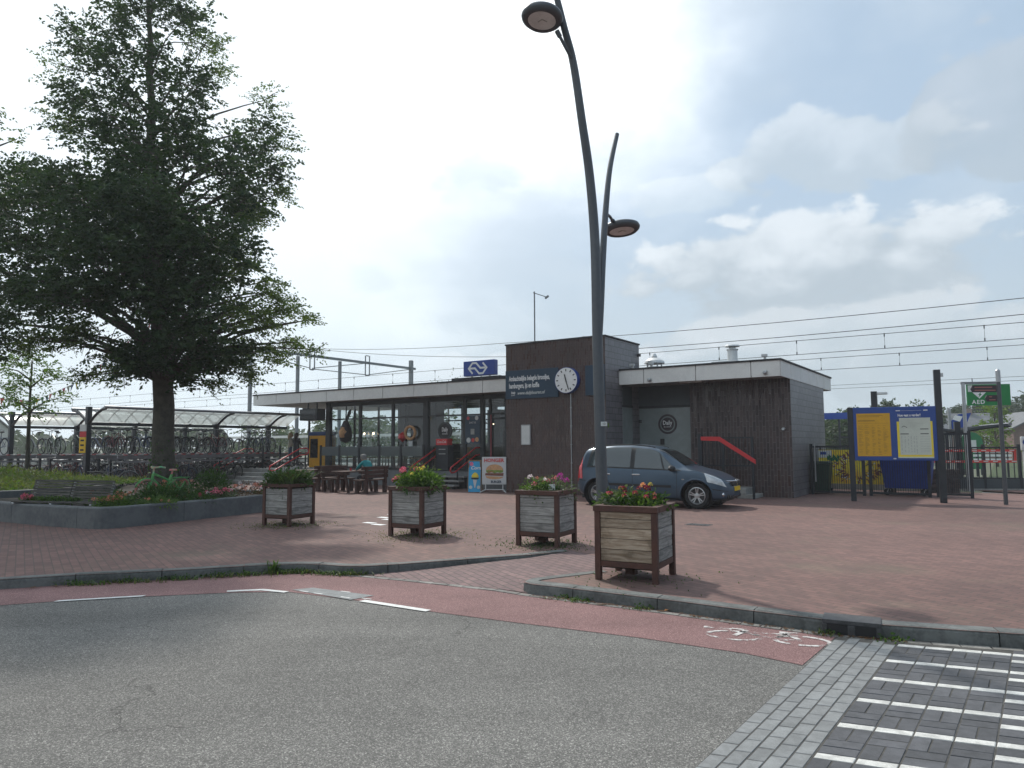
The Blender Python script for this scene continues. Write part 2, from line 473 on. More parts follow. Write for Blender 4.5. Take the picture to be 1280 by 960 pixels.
def thing(name, label, cat, loc=(0, 0, 0), rz=0.0, group=None):
    o = bpy.data.objects.new(name, None); COL.objects.link(o)
    o.empty_display_size = 0.2
    o.location = loc; o.rotation_euler = (0, 0, rz)
    return tag(o, label, cat, group)
def tag(o, label, cat, group=None, kind=None):
    o['label'] = label; o['category'] = cat
    if group: o['group'] = group
    if kind: o['kind'] = kind
    return o
def struct(o, label=None):
    o['kind'] = 'structure'
    if label: o['label'] = label
    return o
def dup(root, loc, rz, label=None, group=None):
    def cp(o, par):
        c = o.copy(); COL.objects.link(c)
        if par is not None:
            c.parent = par; c.matrix_parent_inverse = o.matrix_parent_inverse.copy()
        for ch in o.children: cp(ch, c)
        return c
    r = cp(root, None)
    r.location = loc; r.rotation_euler = (0, 0, rz)
    if label: r['label'] = label
    if group: r['group'] = group
    return r
def text(body, size, mat, parent, loc, rot, name='lettering', sx=1.0, shear=0.0, align='LEFT', ext=0.002, bold=0.0, space=1.0):
    cu = bpy.data.curves.new(name, 'FONT'); cu.body = body; cu.size = size
    cu.extrude = ext; cu.shear = shear; cu.align_x = align; cu.align_y = 'CENTER'; cu.offset = bold
    cu.space_character = space; cu.resolution_u = 2
    cu.materials.append(MATS[mat])
    tmp = bpy.data.objects.new('tmp', cu); COL.objects.link(tmp); bpy.context.view_layer.update()
    me = bpy.data.meshes.new_from_object(tmp.evaluated_get(bpy.context.evaluated_depsgraph_get())); me.name = name
    bpy.data.objects.remove(tmp); bpy.data.curves.remove(cu)
    o = bpy.data.objects.new(name, me); COL.objects.link(o); o.parent = parent
    o.location = loc; o.rotation_euler = rot; o.scale = (sx, 1, 1)
    return o
FACE = (pi / 2, 0, 0)     # lettering upright, facing -y

# station axes
TH = R(-34.18)
O0 = Vector((-0.206, 24.91, 0))
EX = Vector((cos(TH), sin(TH), 0)); EY = Vector((-sin(TH), cos(TH), 0))
def BL(x, y, z=0.0): return O0 + EX * x + EY * y + Vector((0, 0, z))

# leaves -------------------------------------------------------------------
def leaf_mesh(name, mat, parent, P, D, L, W, nrg, droop=0.25, loc=None):
    """one four-sided bent leaf per row: P base points, D directions, L lengths, W widths"""
    n = len(P)
    D = D / np.maximum(np.linalg.norm(D, axis=1, keepdims=True), 1e-6)
    rnd = nrg.normal(size=(n, 3)); rnd[:, 2] *= 0.5
    Sx = np.cross(D, rnd); Sx /= np.maximum(np.linalg.norm(Sx, axis=1, keepdims=True), 1e-6)
    L = L[:, None]; W = W[:, None]
    mid = P + D * L * 0.45
    tip = P + D * L; tip[:, 2:3] -= L * droop
    V = np.stack([P, mid + Sx * W / 2, tip, mid - Sx * W / 2], 1).reshape(-1, 3)
    me = bpy.data.meshes.new(name)
    me.vertices.add(4 * n); me.vertices.foreach_set('co', V.ravel().astype(np.float32))
    me.loops.add(4 * n); me.loops.foreach_set('vertex_index', np.arange(4 * n, dtype=np.int32))
    me.polygons.add(n); me.polygons.foreach_set('loop_start', np.arange(0, 4 * n, 4, dtype=np.int32))
    me.polygons.foreach_set('loop_total', np.full(n, 4, dtype=np.int32))
    me.materials.append(MATS[mat]); me.update(calc_edges=True); me.validate()
    o = bpy.data.objects.new(name, me); COL.objects.link(o)
    if parent: o.parent = parent
    if loc is not None: o.location = loc
    return o

def spray_points(centers, nrg, per, length, droop=0.25, spread=0.5, up=0.2, outfrom=None):
    """leafy twigs: each is a short line of leaves left and right of it. returns P, D"""
    Ps, Ds = [], []
    for c in centers:
        c = np.array(c)
        d = c - outfrom if outfrom is not None else nrg.normal(size=3)
        d = d / max(np.linalg.norm(d), 1e-6) * 0.8 + nrg.normal(size=3) * spread
        d[2] = d[2] * 0.6 + up
        d /= np.linalg.norm(d)
        s = np.cross(d, [0, 0, 1.0]); s /= max(np.linalg.norm(s), 1e-6)
        t = np.linspace(0, 1, per)
        pts = c + d * (t[:, None] - 0.3) * length
        pts[:, 2] -= (t ** 2) * length * droop
        side = np.where(np.arange(per) % 2 == 0, 1.0, -1.0)[:, None]
        dd = d * 0.55 + s * side * 0.8 + nrg.normal(size=(per, 3)) * 0.3
        Ps.append(pts + nrg.normal(size=(per, 3)) * 0.02); Ds.append(dd)
    return np.concatenate(Ps), np.concatenate(Ds)

def bush(parent, mat, c, rx, ry, rz, n, L, W, seed, name='foliage', flat=0.0, up=0.5):
    nrg = np.random.default_rng(seed)
    u = nrg.normal(size=(n, 3)); u /= np.linalg.norm(u, axis=1, keepdims=True)
    rr = nrg.random(n) ** 0.45
    bumpy = 1 + 0.22 * np.sin(u[:, 0] * 5 + seed) * np.cos(u[:, 1] * 6 + seed * 2) + 0.12 * np.sin(u[:, 2] * 9 + seed)
    P = u * (rr * bumpy)[:, None] * np.array([rx, ry, rz])
    P[:, 2] = np.abs(P[:, 2]) if flat else P[:, 2]
    P += np.array(c)
    D = u + nrg.normal(size=(n, 3)) * 0.5; D[:, 2] += up
    return leaf_mesh(name, mat, parent, P, D, L * (0.6 + 0.8 * nrg.random(n)), W * (0.6 + 0.8 * nrg.random(n)), nrg)

def blades(parent, mat, pts, h, w, seed, lean=0.5, name='foliage'):
    """strap leaves: three-segment curved blades"""
    nrg = np.random.default_rng(seed); n = len(pts)
    pts = np.array(pts, float); a = nrg.random(n) * 2 * pi
    hh = h * (0.5 + 0.7 * nrg.random(n)); ll = lean * hh * (0.3 + nrg.random(n)); ww = w * (0.6 + 0.7 * nrg.random(n))
    dx = np.stack([np.cos(a), np.sin(a)], 1); sx = np.stack([-np.sin(a), np.cos(a)], 1)
    V = []; 
    for t, k in ((0, 1), (0.4, 1), (0.75, 0.8), (1.0, 0.05)):
        cxy = pts[:, :2] + dx * (ll * t ** 2)[:, None]
        z = pts[:, 2] + hh * (t - 0.42 * t ** 2.5)
        for sgn in (-1, 1):
            V.append(np.concatenate([cxy + sx * (sgn * ww * k / 2)[:, None], z[:, None]], 1))
    V = np.stack(V, 1).reshape(-1, 3)
    F = np.concatenate([np.arange(n)[:, None] * 8 + np.array(q) for q in ((0, 1, 3, 2), (2, 3, 5, 4), (4, 5, 7, 6))])
    me = bpy.data.meshes.new(name); me.from_pydata(V.tolist(), [], F.tolist()); me.materials.append(MATS[mat]); me.update()
    o = bpy.data.objects.new(name, me); COL.objects.link(o); o.parent = parent
    return o

def flower(mb, c, r, seed, petals=16, cup=1.0):
    """a bloom of many small petals round a centre"""
    q = random.Random(seed); c = Vector(c)
    for k in range(petals):
        z = 1 - (k + 0.5) / petals * (1.35); a = k * 2.399 + q.random()
        s = math.sqrt(max(0, 1 - z * z)); d = Vector((s * cos(a), s * sin(a), z * cup)).normalized()
        t = d.cross(Vector((q.random() - .5, q.random() - .5, 1))).normalized() * (r * 0.42)
        w = d.cross(t).normalized() * (r * 0.42)
        p = c + d * r
        b = c + d * r * 0.35
        mb.add([b, p + t * 0.9, p + d * r * 0.15 + w * 0.4, p - t * 0.9], [(0, 1, 2, 3)])

# ------------------------------------------------------------------ material library
brickmat('plaza_brick', (0.188, 0.1, 0.084), (0.128, 0.07, 0.061), (0.09, 0.063, 0.054), 0.21, 0.105, 0.007, 0.8, 'floor', TH + pi / 2, 0.4, 0.24, 0.22, moss=((0.14, 0.12, 0.08), 0.45))
brickmat('ramp_brick', (0.19, 0.115, 0.11), (0.14, 0.085, 0.085), (0.06, 0.05, 0.045), 0.21, 0.105, 0.008, 0.8, 'floor', R(62), 0.5, 0.18, 0.5, moss=((0.1, 0.1, 0.06), 0.3))
asphaltmat('asphalt', (0.078, 0.075, 0.07), (0.137, 0.132, 0.124), (0.24, 0.232, 0.215), stain=0.1)
asphaltmat('red_asphalt', (0.155, 0.08, 0.078), (0.225, 0.122, 0.118), (0.3, 0.19, 0.18), stain=0.12, cell=190)
mk('kerb_stone', (0.12, 0.125, 0.12), 0.85, var=0.3, scale=4, bump=0.3, island=0.12)
mk('gutter_stone', (0.2, 0.19, 0.175), 0.85, var=0.3, scale=6, bump=0.3, island=0.2)
mk('paver_grey', (0.21, 0.215, 0.215), 0.85, var=0.16, scale=14, bump=0.35, bscale=160, island=0.14)
mk('paver_dark', (0.082, 0.083, 0.09), 0.85, var=0.2, scale=14, bump=0.35, bscale=160, island=0.22)
mk('paver_white', (0.56, 0.55, 0.52), 0.75, var=0.22, scale=14, bump=0.2, bscale=160, island=0.06)
mk('joint_sand', (0.07, 0.066, 0.06), 0.95, var=0.3, scale=10)
mk('road_white', (0.62, 0.62, 0.6), 0.7, var=0.14, scale=12)
wornpaint('worn_white', (0.55, 0.52, 0.5), 8.0, 0.43, 0.56)
mk('earth', (0.12, 0.115, 0.09), 0.95, var=0.4, scale=0.5, bump=0.3, c2=(0.075, 0.1, 0.045))
mk('lawn', (0.028, 0.05, 0.012), 0.95, var=0.3, scale=3, bump=0.5, c2=(0.05, 0.07, 0.02))
mk('iron', (0.075, 0.075, 0.078), 0.6, metal=0.5, var=0.25, scale=18)
mk('dirt', (0.06, 0.05, 0.04), 1.0, var=0.4, scale=9, bump=0.5)
brickmat('upright_brick', (0.062, 0.035, 0.031), (0.033, 0.02, 0.022), (0.13, 0.108, 0.105), 0.33, 0.098, 0.009, 0.46, 'upright', 0, 0.45, 0.3, 0.7, rvar=0.2, spec=0.6)
brickmat('tower_brick', (0.07, 0.037, 0.031), (0.04, 0.023, 0.023), (0.105, 0.08, 0.074), 0.215, 0.066, 0.006, 0.38, 'upright', 0, 0.35, 0.25, 0.7, rvar=0.18, spec=0.6)
brickmat('glazed_brick', (0.165, 0.155, 0.168), (0.125, 0.117, 0.13), (0.06, 0.056, 0.06), 0.43, 0.2, 0.012, 0.42, 'wall', 0, 0.1, 0.15, 0.9, spec=0.7)  # light grey tile, base lifted further to hold the sky's sheen on the side walls
brickmat('dark_brick', (0.07, 0.05, 0.045), (0.045, 0.035, 0.032), (0.06, 0.055, 0.05), 0.21, 0.065, 0.008, 0.8, 'wall')
brickmat('house_brick', (0.3, 0.19, 0.155), (0.24, 0.15, 0.125), (0.3, 0.27, 0.25), 0.21, 0.065, 0.01, 0.85, 'wall')
brickmat('house_brick_dark', (0.2, 0.11, 0.09), (0.15, 0.085, 0.07), (0.2, 0.17, 0.16), 0.21, 0.065, 0.01, 0.85, 'wall')
mk('fascia_white', (0.7, 0.69, 0.66), 0.55, var=0.06, scale=1.2)
mk('soffit', (0.36, 0.35, 0.34), 0.7, var=0.1, scale=1.0)
mk('roof_felt', (0.03, 0.03, 0.033), 0.8, var=0.3, scale=4)
mk('frame_dark', (0.018, 0.022, 0.028), 0.45, var=0.15, scale=5)
mk('door_red', (0.2, 0.02, 0.03), 0.45, var=0.1)
mk('concrete', (0.27, 0.265, 0.25), 0.85, var=0.2, scale=2.2, bump=0.25)
mk('concrete_dark', (0.085, 0.09, 0.095), 0.8, var=0.3, scale=1.6, bump=0.3, c2=(0.14, 0.145, 0.145))
mk('step_stone', (0.25, 0.245, 0.24), 0.8, var=0.15, scale=5)
mk('plinth_grey', (0.13, 0.14, 0.15), 0.7, var=0.15, scale=2)
glassmat('window_glass', (0.82, 0.86, 0.86), 1.0)
glassmat('screen_glass', (0.78, 0.84, 0.85), 1.35, veil=0.06, veilc=(0.5, 0.55, 0.56))
glassmat('roof_glass', (0.78, 0.84, 0.82), 0.5, 0.15, veil=0.35, veilc=(0.75, 0.8, 0.78))
mk('frosted_glass', (0.2, 0.235, 0.235), 0.25, var=0.12, scale=0.8, spec=0.7)
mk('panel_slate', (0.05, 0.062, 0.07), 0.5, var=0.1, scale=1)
mk('metal_grey', (0.42, 0.43, 0.44), 0.4, metal=0.7, var=0.1, scale=5)
mk('metal_light', (0.6, 0.61, 0.61), 0.45, metal=0.3, var=0.1, scale=5)
mk('mast_grey', (0.2, 0.215, 0.225), 0.6, metal=0.3, var=0.12, scale=3)
mk('wire_dark', (0.05, 0.055, 0.06), 0.6, var=0)
mk('sign_navy', (0.022, 0.05, 0.085), 0.45, var=0.08, scale=1.5)
mk('sign_blue', (0.012, 0.055, 0.3), 0.4, var=0.05)
mk('board_blue', (0.016, 0.06, 0.26), 0.4, var=0.06)
mk('white', (0.78, 0.78, 0.77), 0.5, var=0.04)
mk('offwhite', (0.62, 0.64, 0.62), 0.5, var=0.05)
mk('black', (0.012, 0.012, 0.014), 0.5, var=0.1)
mk('rail_red', (0.55, 0.03, 0.035), 0.4, var=0.1)
mk('bar_red', (0.6, 0.05, 0.045), 0.45, var=0.08)
mk('yellow', (0.78, 0.5, 0.03), 0.55, var=0.06)
mk('poster_yellow', (0.62, 0.33, 0.012), 0.5, var=0.05)
mk('poster_edge', (0.8, 0.62, 0.05), 0.5, var=0.05)
mk('poster_paper', (0.55, 0.58, 0.5), 0.5, var=0.05, scale=3)
mk('print_grey', (0.36, 0.37, 0.35), 0.6, var=0.1)
mk('print_ochre', (0.36, 0.19, 0.02), 0.6, var=0.1)
mk('sign_green', (0.008, 0.2, 0.05), 0.45, var=0.06)
mk('leaf_sign_green', (0.02, 0.17, 0.07), 0.5, var=0.06)
mk('finger_brown', (0.04, 0.028, 0.034), 0.5, var=0.1)
mk('finger_text', (0.35, 0.14, 0.12), 0.6, var=0.05)
mk('bin_green', (0.02, 0.06, 0.04), 0.5, var=0.15, scale=4)
mk('bin_blue', (0.012, 0.05, 0.27), 0.45, var=0.12, scale=3)
mk('rubber', (0.014, 0.014, 0.015), 0.8, var=0.1)
mk('tvm_orange', (0.75, 0.36, 0.02), 0.45, var=0.06)
mk('tvm_blue', (0.02, 0.06, 0.2), 0.4, var=0.06)
mk('screen_black', (0.012, 0.014, 0.018), 0.15, var=0)
mk('ice_blue', (0.02, 0.36, 0.66), 0.4, var=0.05)
mk('burger_bun', (0.6, 0.33, 0.16), 0.6, var=0.2, scale=20)
mk('burger_meat', (0.22, 0.08, 0.05), 0.6, var=0.3, scale=30)
mk('burger_leaf', (0.2, 0.3, 0.06), 0.6, var=0.4, scale=30)
mk('pink', (0.75, 0.16, 0.28), 0.6, var=0.15)
mk('poster_grey', (0.6, 0.6, 0.6), 0.5, var=0.04)
mk('cola_red', (0.65, 0.03, 0.035), 0.4, var=0.05)
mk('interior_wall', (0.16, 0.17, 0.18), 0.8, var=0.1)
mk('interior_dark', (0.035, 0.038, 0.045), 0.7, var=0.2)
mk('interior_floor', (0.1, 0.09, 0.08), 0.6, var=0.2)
mk('wicker', (0.3, 0.19, 0.09), 0.8, var=0.25, scale=14)
mk('lamp_warm', (1, 0.85, 0.6), 0.5, var=0, em=((1, 0.82, 0.55), 6.0))

# ------------------------------------------------------------------ ground, road, plaza
def ground():
    m = MB(); m.sheet([(-900, -300), (900, -300), (900, 1500), (-900, 1500)], -0.16)
    struct(m.obj('ground', 'earth'))
    m = MB(); m.sheet([(-40, -30), (40, -30), (40, 9.5), (0.6, 9.5), (-1.9, 10.3), (-3, 10.2), (-6, 9.6), (-14, 6.6), (-40, -4)], -0.12)
    struct(m.obj('road', 'asphalt'))
    kl = [(-24, 1.6), (-14, 5.85), (-9, 7.9), (-6.268, 8.974), (-5.475, 9.283), (-4.931, 9.42), (-4.3, 9.62), (-3.676, 9.86), (-3.227, 9.985), (-2.9, 10.03), (-2.6, 9.98), (-2.3, 9.85), (-2.0, 9.82)]
    kin = [(-1.55, 9.97), (-1.12, 10.17), (-0.47, 10.46), (0.22, 10.74), (0.84, 11.09)]
    nose = [(1.6, 9.75), (1.11, 9.42), (0.62, 9.12), (0.3, 8.93), (0.14, 8.76), (0.12, 8.62), (0.219, 8.5)]
    kr = [(0.5, 8.34), (0.867, 8.098), (1.563, 7.64), (2.236, 7.151), (2.862, 6.735), (3.235, 6.55), (3.838, 6.34), (4.278, 6.2), (6.0, 5.4), (9, 3.8), (16, -0.5), (30, -10)]
    # red cycle lane between the kerb and the asphalt
    outer = [(-24, 0.7), (-14, 4.9), (-9, 6.9), (-5.631, 8.077), (-5.137, 8.268), (-4.268, 8.503), (-3.329, 8.705), (-2.675, 8.735), (-1.658, 8.181), (-0.844, 7.66), (-0.012, 7.2), (1.134, 6.6), (1.901, 6.107), (2.25, 5.776)]
    inner = kl + [(-1.4, 9.5), (-0.2, 8.85)] + [nose[-1]] + kr[:4] + [(2.89, 6.61)]
    m = MB(); m.sheet(outer + inner[::-1], -0.116); struct(m.obj('cycle_lane', 'red_asphalt'))
    # plaza slab
    top = kl + kin + nose + kr
    m = MB(); pl = top + [(40, -10), (40, 26), (17.6, 24.9), (14, 27.5), BL(16, 7.4)[:2], BL(-15.4, 7.4)[:2], (-26, 44), (-46, 44), (-46, 1.6)]
    m.sheet([tuple(p[:2]) for p in pl], 0.0)
    struct(m.obj('plaza', 'plaza_brick'))
    # sloping entrance between the kerbs
    f = [(-2.0, 9.8), (-1.2, 9.36), (-0.6, 9.03), (-0.1, 8.76), (0.215, 8.53)]
    b = [(-1.1, 10.12), (-0.45, 10.42), (0.24, 10.7), (0.9, 11.1), (1.62, 9.8)]
    m = MB()
    lo = [(p[0], p[1], -0.11) for p in f]
    poly = lo + [(0.14, 8.62, -0.1), (0.16, 8.78, -0.075), (0.33, 8.97, -0.05), (0.66, 9.15, -0.035), (1.11, 9.42, -0.018), (1.62, 9.8, 0.004), (0.9, 11.1, 0.004), (0.24, 10.7, -0.035), (-0.45, 10.42, -0.06), (-1.1, 10.14, -0.085), (-1.6, 9.93, -0.1)]
    c = (0.0, 9.75, -0.055)
    m.add([c] + poly, [(0, i, i % len(poly) + 1) for i in [*range(1, len(poly))]] and [(0, i, i % len(poly) + 1) for i in range(1, len(poly) + 1)])
    struct(m.obj('entrance_ramp', 'ramp_brick'))
    # the strip of plaza under the ramp is cut away by keeping the ramp above it only where the plaza is not: plaza outline follows kin + nose
    def kerb(line, w, z0, zt, seg, name, fade=None, round_=False):
        pts = [Vector((p[0], p[1], 0)) for p in line]
        # walk the polyline in stones of given length
        L = [0]
        for a, b_ in zip(pts, pts[1:]): L.append(L[-1] + (b_ - a).length)
        def at(s):
            s = max(0, min(L[-1], s))
            for i in range(len(pts) - 1):
                if s <= L[i + 1] + 1e-9:
                    return pts[i].lerp(pts[i + 1], (s - L[i]) / max(1e-9, L[i + 1] - L[i]))
        def nrm(s):
            d = (at(min(L[-1], s + 0.12)) - at(max(0, s - 0.12))).normalized()
            return Vector((-d.y, d.x, 0))
        m = MB(); s = 0.0
        while s < L[-1] - 0.02:
            e = min(L[-1], s + seg); n = max(1, int((e - s) / 0.14)); vs = []; fs = []
            jit = rng.uniform(-0.004, 0.004)
            for i in range(n + 1):
                q = s + 0.005 + (e - s - 0.010) * i / n; p = at(q); nn = nrm(q)
                zz = zt if not fade else zt * (1 - q / L[-1]) + fade * (q / L[-1])
                for (o, z) in ((0, z0), (0.0, zz - 0.035), (0.012, zz - 0.012), (0.035, zz + jit), (w, zz + jit), (w, z0)):
                    vs.append(p + nn * o + Vector((0, 0, z)))
            for i in range(n):
                for k in range(5): fs.append((i * 6 + k, i * 6 + k + 1, i * 6 + k + 7, i * 6 + k + 6))
            fs += [tuple(range(6)), tuple(n * 6 + k for k in range(5, -1, -1))]
            m.add(vs, fs); s = e
        return struct(m.obj(name, 'kerb_stone', smooth=False))
    kerb(kl + kin[:1], 0.15, -0.14, 0.008, 1.0, 'kerb')
    kerb(kin, 0.13, -0.14, 0.006, 1.0, 'kerb', fade=0.008)
    kerb(nose[1:] + kr, 0.17, -0.14, 0.01, 1.0, 'kerb')
    # gutter stones along the right kerb and across the entrance
    m = MB()
    path = [(-2.6, 9.92), (-2.0, 9.72), (-1.4, 9.42), (-0.8, 9.09), (-0.2, 8.74), (0.2, 8.42)] + [(p[0] - 0.05, p[1] - 0.07) for p in kr[:8]]
    P = [Vector((p[0], p[1], 0)) for p in path]
    for a, b_ in zip(P, P[1:]):
        d = b_ - a; n = max(1, round(d.length / 0.2)); nn = Vector((-d.y, d.x, 0)).normalized()
        for i in range(n):
            p = a + d * (i + 0.02) / n; q = a + d * (i + 0.96) / n
            w = 0.09
            vs = [p - nn * w / 2, q - nn * w / 2, q + nn * w / 2, p + nn * w / 2]
            m.add([(v.x, v.y, -0.15) for v in vs] + [(v.x, v.y, -0.110 + rng.uniform(-0.002, 0.002)) for v in vs], [(4, 5, 6, 7), (0, 1, 5, 4), (1, 2, 6, 5), (2, 3, 7, 6), (3, 0, 4, 7)])
    struct(m.obj('gutter', 'gutter_stone'))
    # white dashes of the cycle lane
    for k, pl_ in enumerate(([(-5.13, 8.30), (-4.27, 8.56), (-4.28, 8.48), (-5.14, 8.22)], [(-3.42, 8.80), (-3.02, 8.89), (-2.66, 8.73), (-2.70, 8.66), (-3.02, 8.80), (-3.40, 8.72)],
                             [(-1.66, 8.24), (-0.86, 7.72), (-0.91, 7.65), (-1.71, 8.16)])):
        m = MB(); m.sheet(pl_, -0.111); o = struct(m.obj('road_marking', 'road_white'))
    # grey patch of pavers set in the lane
    m = MB(); m.sheet([(-2.66, 8.83), (-2.44, 8.95), (-1.6, 8.47), (-1.82, 8.24)], -0.111); struct(m.obj('paver_patch', 'paver_grey'))
    m = MB()
    for (x, y) in ((-2.55, 8.75), (-2.05, 8.72), (-1.98, 8.4), (-1.72, 8.32), (-2.35, 8.62)):
        m.sheet([(x, y), (x + 0.12, y - 0.07), (x + 0.135, y - 0.05), (x + 0.015, y + 0.02)], -0.1105)
    struct(m.obj('road_marking', 'road_white'))
ground()

def bike_symbol():
    """worn bicycle symbol stretched along the cycle lane"""
    m = MB()
    a = Vector((1.66, 6.66, 0)); b = Vector((2.74, 6.26, 0)); d = (b - a); u = d.normalized(); v = Vector((-u.y, u.x, 0))
    L = d.length; H = 0.42
    def P(x, y): return a + u * (x * L) + v * (y * H - 0.06)
    def line(pts, w):
        for p, q in zip(pts, pts[1:]):
            p = P(*p); q = P(*q); dd = (q - p).normalized(); n = Vector((-dd.y, dd.x, 0)) * w / 2
            m.add([tuple(k + Vector((0, 0, -0.1115))) for k in (p - n, q - n, q + n, p + n)], [(0, 1, 2, 3)])
    for cx in (0.27, 0.76):
        line([(cx + 0.2 * cos(t * pi / 10), 0.4 + 0.36 * sin(t * pi / 10)) for t in range(21)], 0.045)
    line([(0.27, 0.4), (0.36, 0.95), (0.24, 1.02)], 0.05); line([(0.33, 0.8), (0.55, 0.35), (0.76, 0.4), (0.66, 0.82), (0.34, 0.75)], 0.05)
    line([(0.55, 0.35), (0.67, 0.95)], 0.05); line([(0.6, 0.98), (0.74, 0.98)], 0.06); line([(0.02, 0.95), (0.24, 0.9)], 0.06)
    struct(m.obj('bicycle_marking', 'worn_white'))
bike_symbol()

def pavers():
    """grey klinker band and the dark paving with white rows, stone by stone"""
    q = Vector((cos(R(53.4)), sin(R(53.4)), 0)); p = Vector((q.y, -q.x, 0)); B0 = Vector((0.97, 4.0, 0))
    sl = 0.26                                    # rows run slightly askew to the band
    def W(a, b): return B0 + p * a + q * (b + a * sl)
    lim = lambda w: True
    def kerb_y(x): return np.interp(x, [0.867, 1.563, 2.236, 2.862, 3.235, 3.838, 4.278, 6.0, 9, 16], [8.0, 7.54, 7.05, 6.63, 6.45, 6.25, 6.1, 5.3, 3.7, -0.6])
    def stone(m, a0, a1, b0, b1, g=0.004, zt=-0.108):
        cs = [W(a0 + g, b0 + g), W(a1 - g, b0 + g), W(a1 - g, b1 - g), W(a0 + g, b1 - g)]
        cen = (cs[0] + cs[2]) / 2
        if cen.y > kerb_y(cen.x) - 0.09: return
        z = zt + rng.uniform(-0.0015, 0.0015); e = 0.005
        inn = [c + (cen - c).normalized() * e for c in cs]
        m.add([(c.x, c.y, z - 0.035) for c in cs] + [(c.x, c.y, z - 0.004) for c in cs] + [(c.x, c.y, z) for c in inn],
              [(8, 9, 10, 11), (4, 5, 9, 8), (5, 6, 10, 9), (6, 7, 11, 10), (7, 4, 8, 11), (0, 1, 5, 4), (1, 2, 6, 5), (2, 3, 7, 6), (3, 0, 4, 7)])
    m = MB(); m.add([(*W(0, -4.5)[:2], -0.1112), (*W(6, -4.5)[:2], -0.1112), (*W(6, 2.2)[:2], -0.1112), (*W(0.0, 3.5)[:2], -0.1112)], [(0, 1, 2, 3)]); struct(m.obj('paving_bed', 'joint_sand'))
    m = MB()
    for c in range(5):
        r = -22 + (0.5 if c % 2 else 0)
        while r < 20:
            stone(m, c * 0.0935, (c + 1) * 0.0935, r * 0.193, (r + 1) * 0.193); r += 1
    struct(m.obj('paving_band', 'paver_grey'))
    wb = [3.05 - 0.54 * k for k in range(14)]    # lower edge of each white row
    m = MB(); mw = MB()
    def basket(a0, b0, w, h):
        """one block of paired bricks, alternating direction"""
        return
    a0 = 0.472
    for k, b in enumerate(wb):
        for c in range(14):
            stone(mw, a0 + c * 0.2, a0 + (c + 1) * 0.2, b, b + 0.085, 0.004)
        # between this white row and the next above: two courses of paired bricks
        lo = b + 0.085; hi = b + 0.54; hh = (hi - lo) / 4
        for c in range(14):
            x = a0 + c * 0.2
            short = (c == 4) or (c == 5)
            for blk in range(2):
                y = lo + blk * 2 * hh
                if short and blk == 1:
                    stone(mw, x, x + 0.2, y + 0.02, y + 0.105, 0.004)
                    stone(m, x, x + 0.2, y + 0.105, y + 2 * hh); stone(m, x, x + 0.2, y, y + 0.02, 0.0)
                elif (c + blk) % 2 == 0:
                    stone(m, x, x + 0.2, y, y + hh); stone(m, x, x + 0.2, y + hh, y + 2 * hh)
                else:
                    stone(m, x, x + 0.1, y, y + 2 * hh); stone(m, x + 0.1, x + 0.2, y, y + 2 * hh)
    struct(m.obj('dark_paving', 'paver_dark')); struct(mw.obj('white_paver_rows', 'paver_white'))
pavers()

def drain():
    t = thing('kerb_drain', 'dark iron drain inlet set into the kerb stones', 'drain', (3.03, 6.615, -0.02), R(-27))
    m = MB(); m.box((-0.24, -0.02, 0.0), (0.24, 0.26, 0.037)); m.box((-0.24, -0.03, -0.1), (-0.2, 0.0, 0.0)); m.box((0.2, -0.03, -0.1), (0.24, 0.0, 0.0)); m.box((-0.03, -0.03, -0.1), (0.03, 0.0, 0.0))
    m.obj('cover', 'iron', t, bevel=0.004)
    m = MB(); m.box((-0.2, -0.025, -0.1), (0.2, -0.01, 0.0)); m.obj('opening', 'black', t)
drain()
def gully():
    t = thing('drain_cover', 'small dark iron drain cover in the open brick plaza', 'drain', (3.72, 14.6, 0.0), TH)
    m = MB(); m.box((-0.24, -0.16, -0.02), (0.24, 0.16, 0.004)); m.obj('rim', 'iron', t)
    m = MB()
    for k in range(6): m.box((-0.2 + k * 0.07, -0.13, 0.0045), (-0.16 + k * 0.07, 0.13, 0.009))
    m.obj('grating', 'iron', t)
gully()

def litter_tiles():
    # five white rectangles painted on the bricks beside the planter
    for i, (x, y) in enumerate([(-3.0, 15.28), (-2.75, 14.93), (-2.72, 15.95), (-2.9, 16.4), (-2.8, 17.1)]):
        m = MB(); w, h = 0.3, 0.17
        m.add([tuple(Vector((x, y, 0.004)) + EX * a * w / 2 + EY * b * h / 2) for a, b in ((-1, -1), (1, -1), (1, 1), (-1, 1))], [(0, 1, 2, 3)])
        struct(m.obj('plaza_marking', 'white'))
litter_tiles()

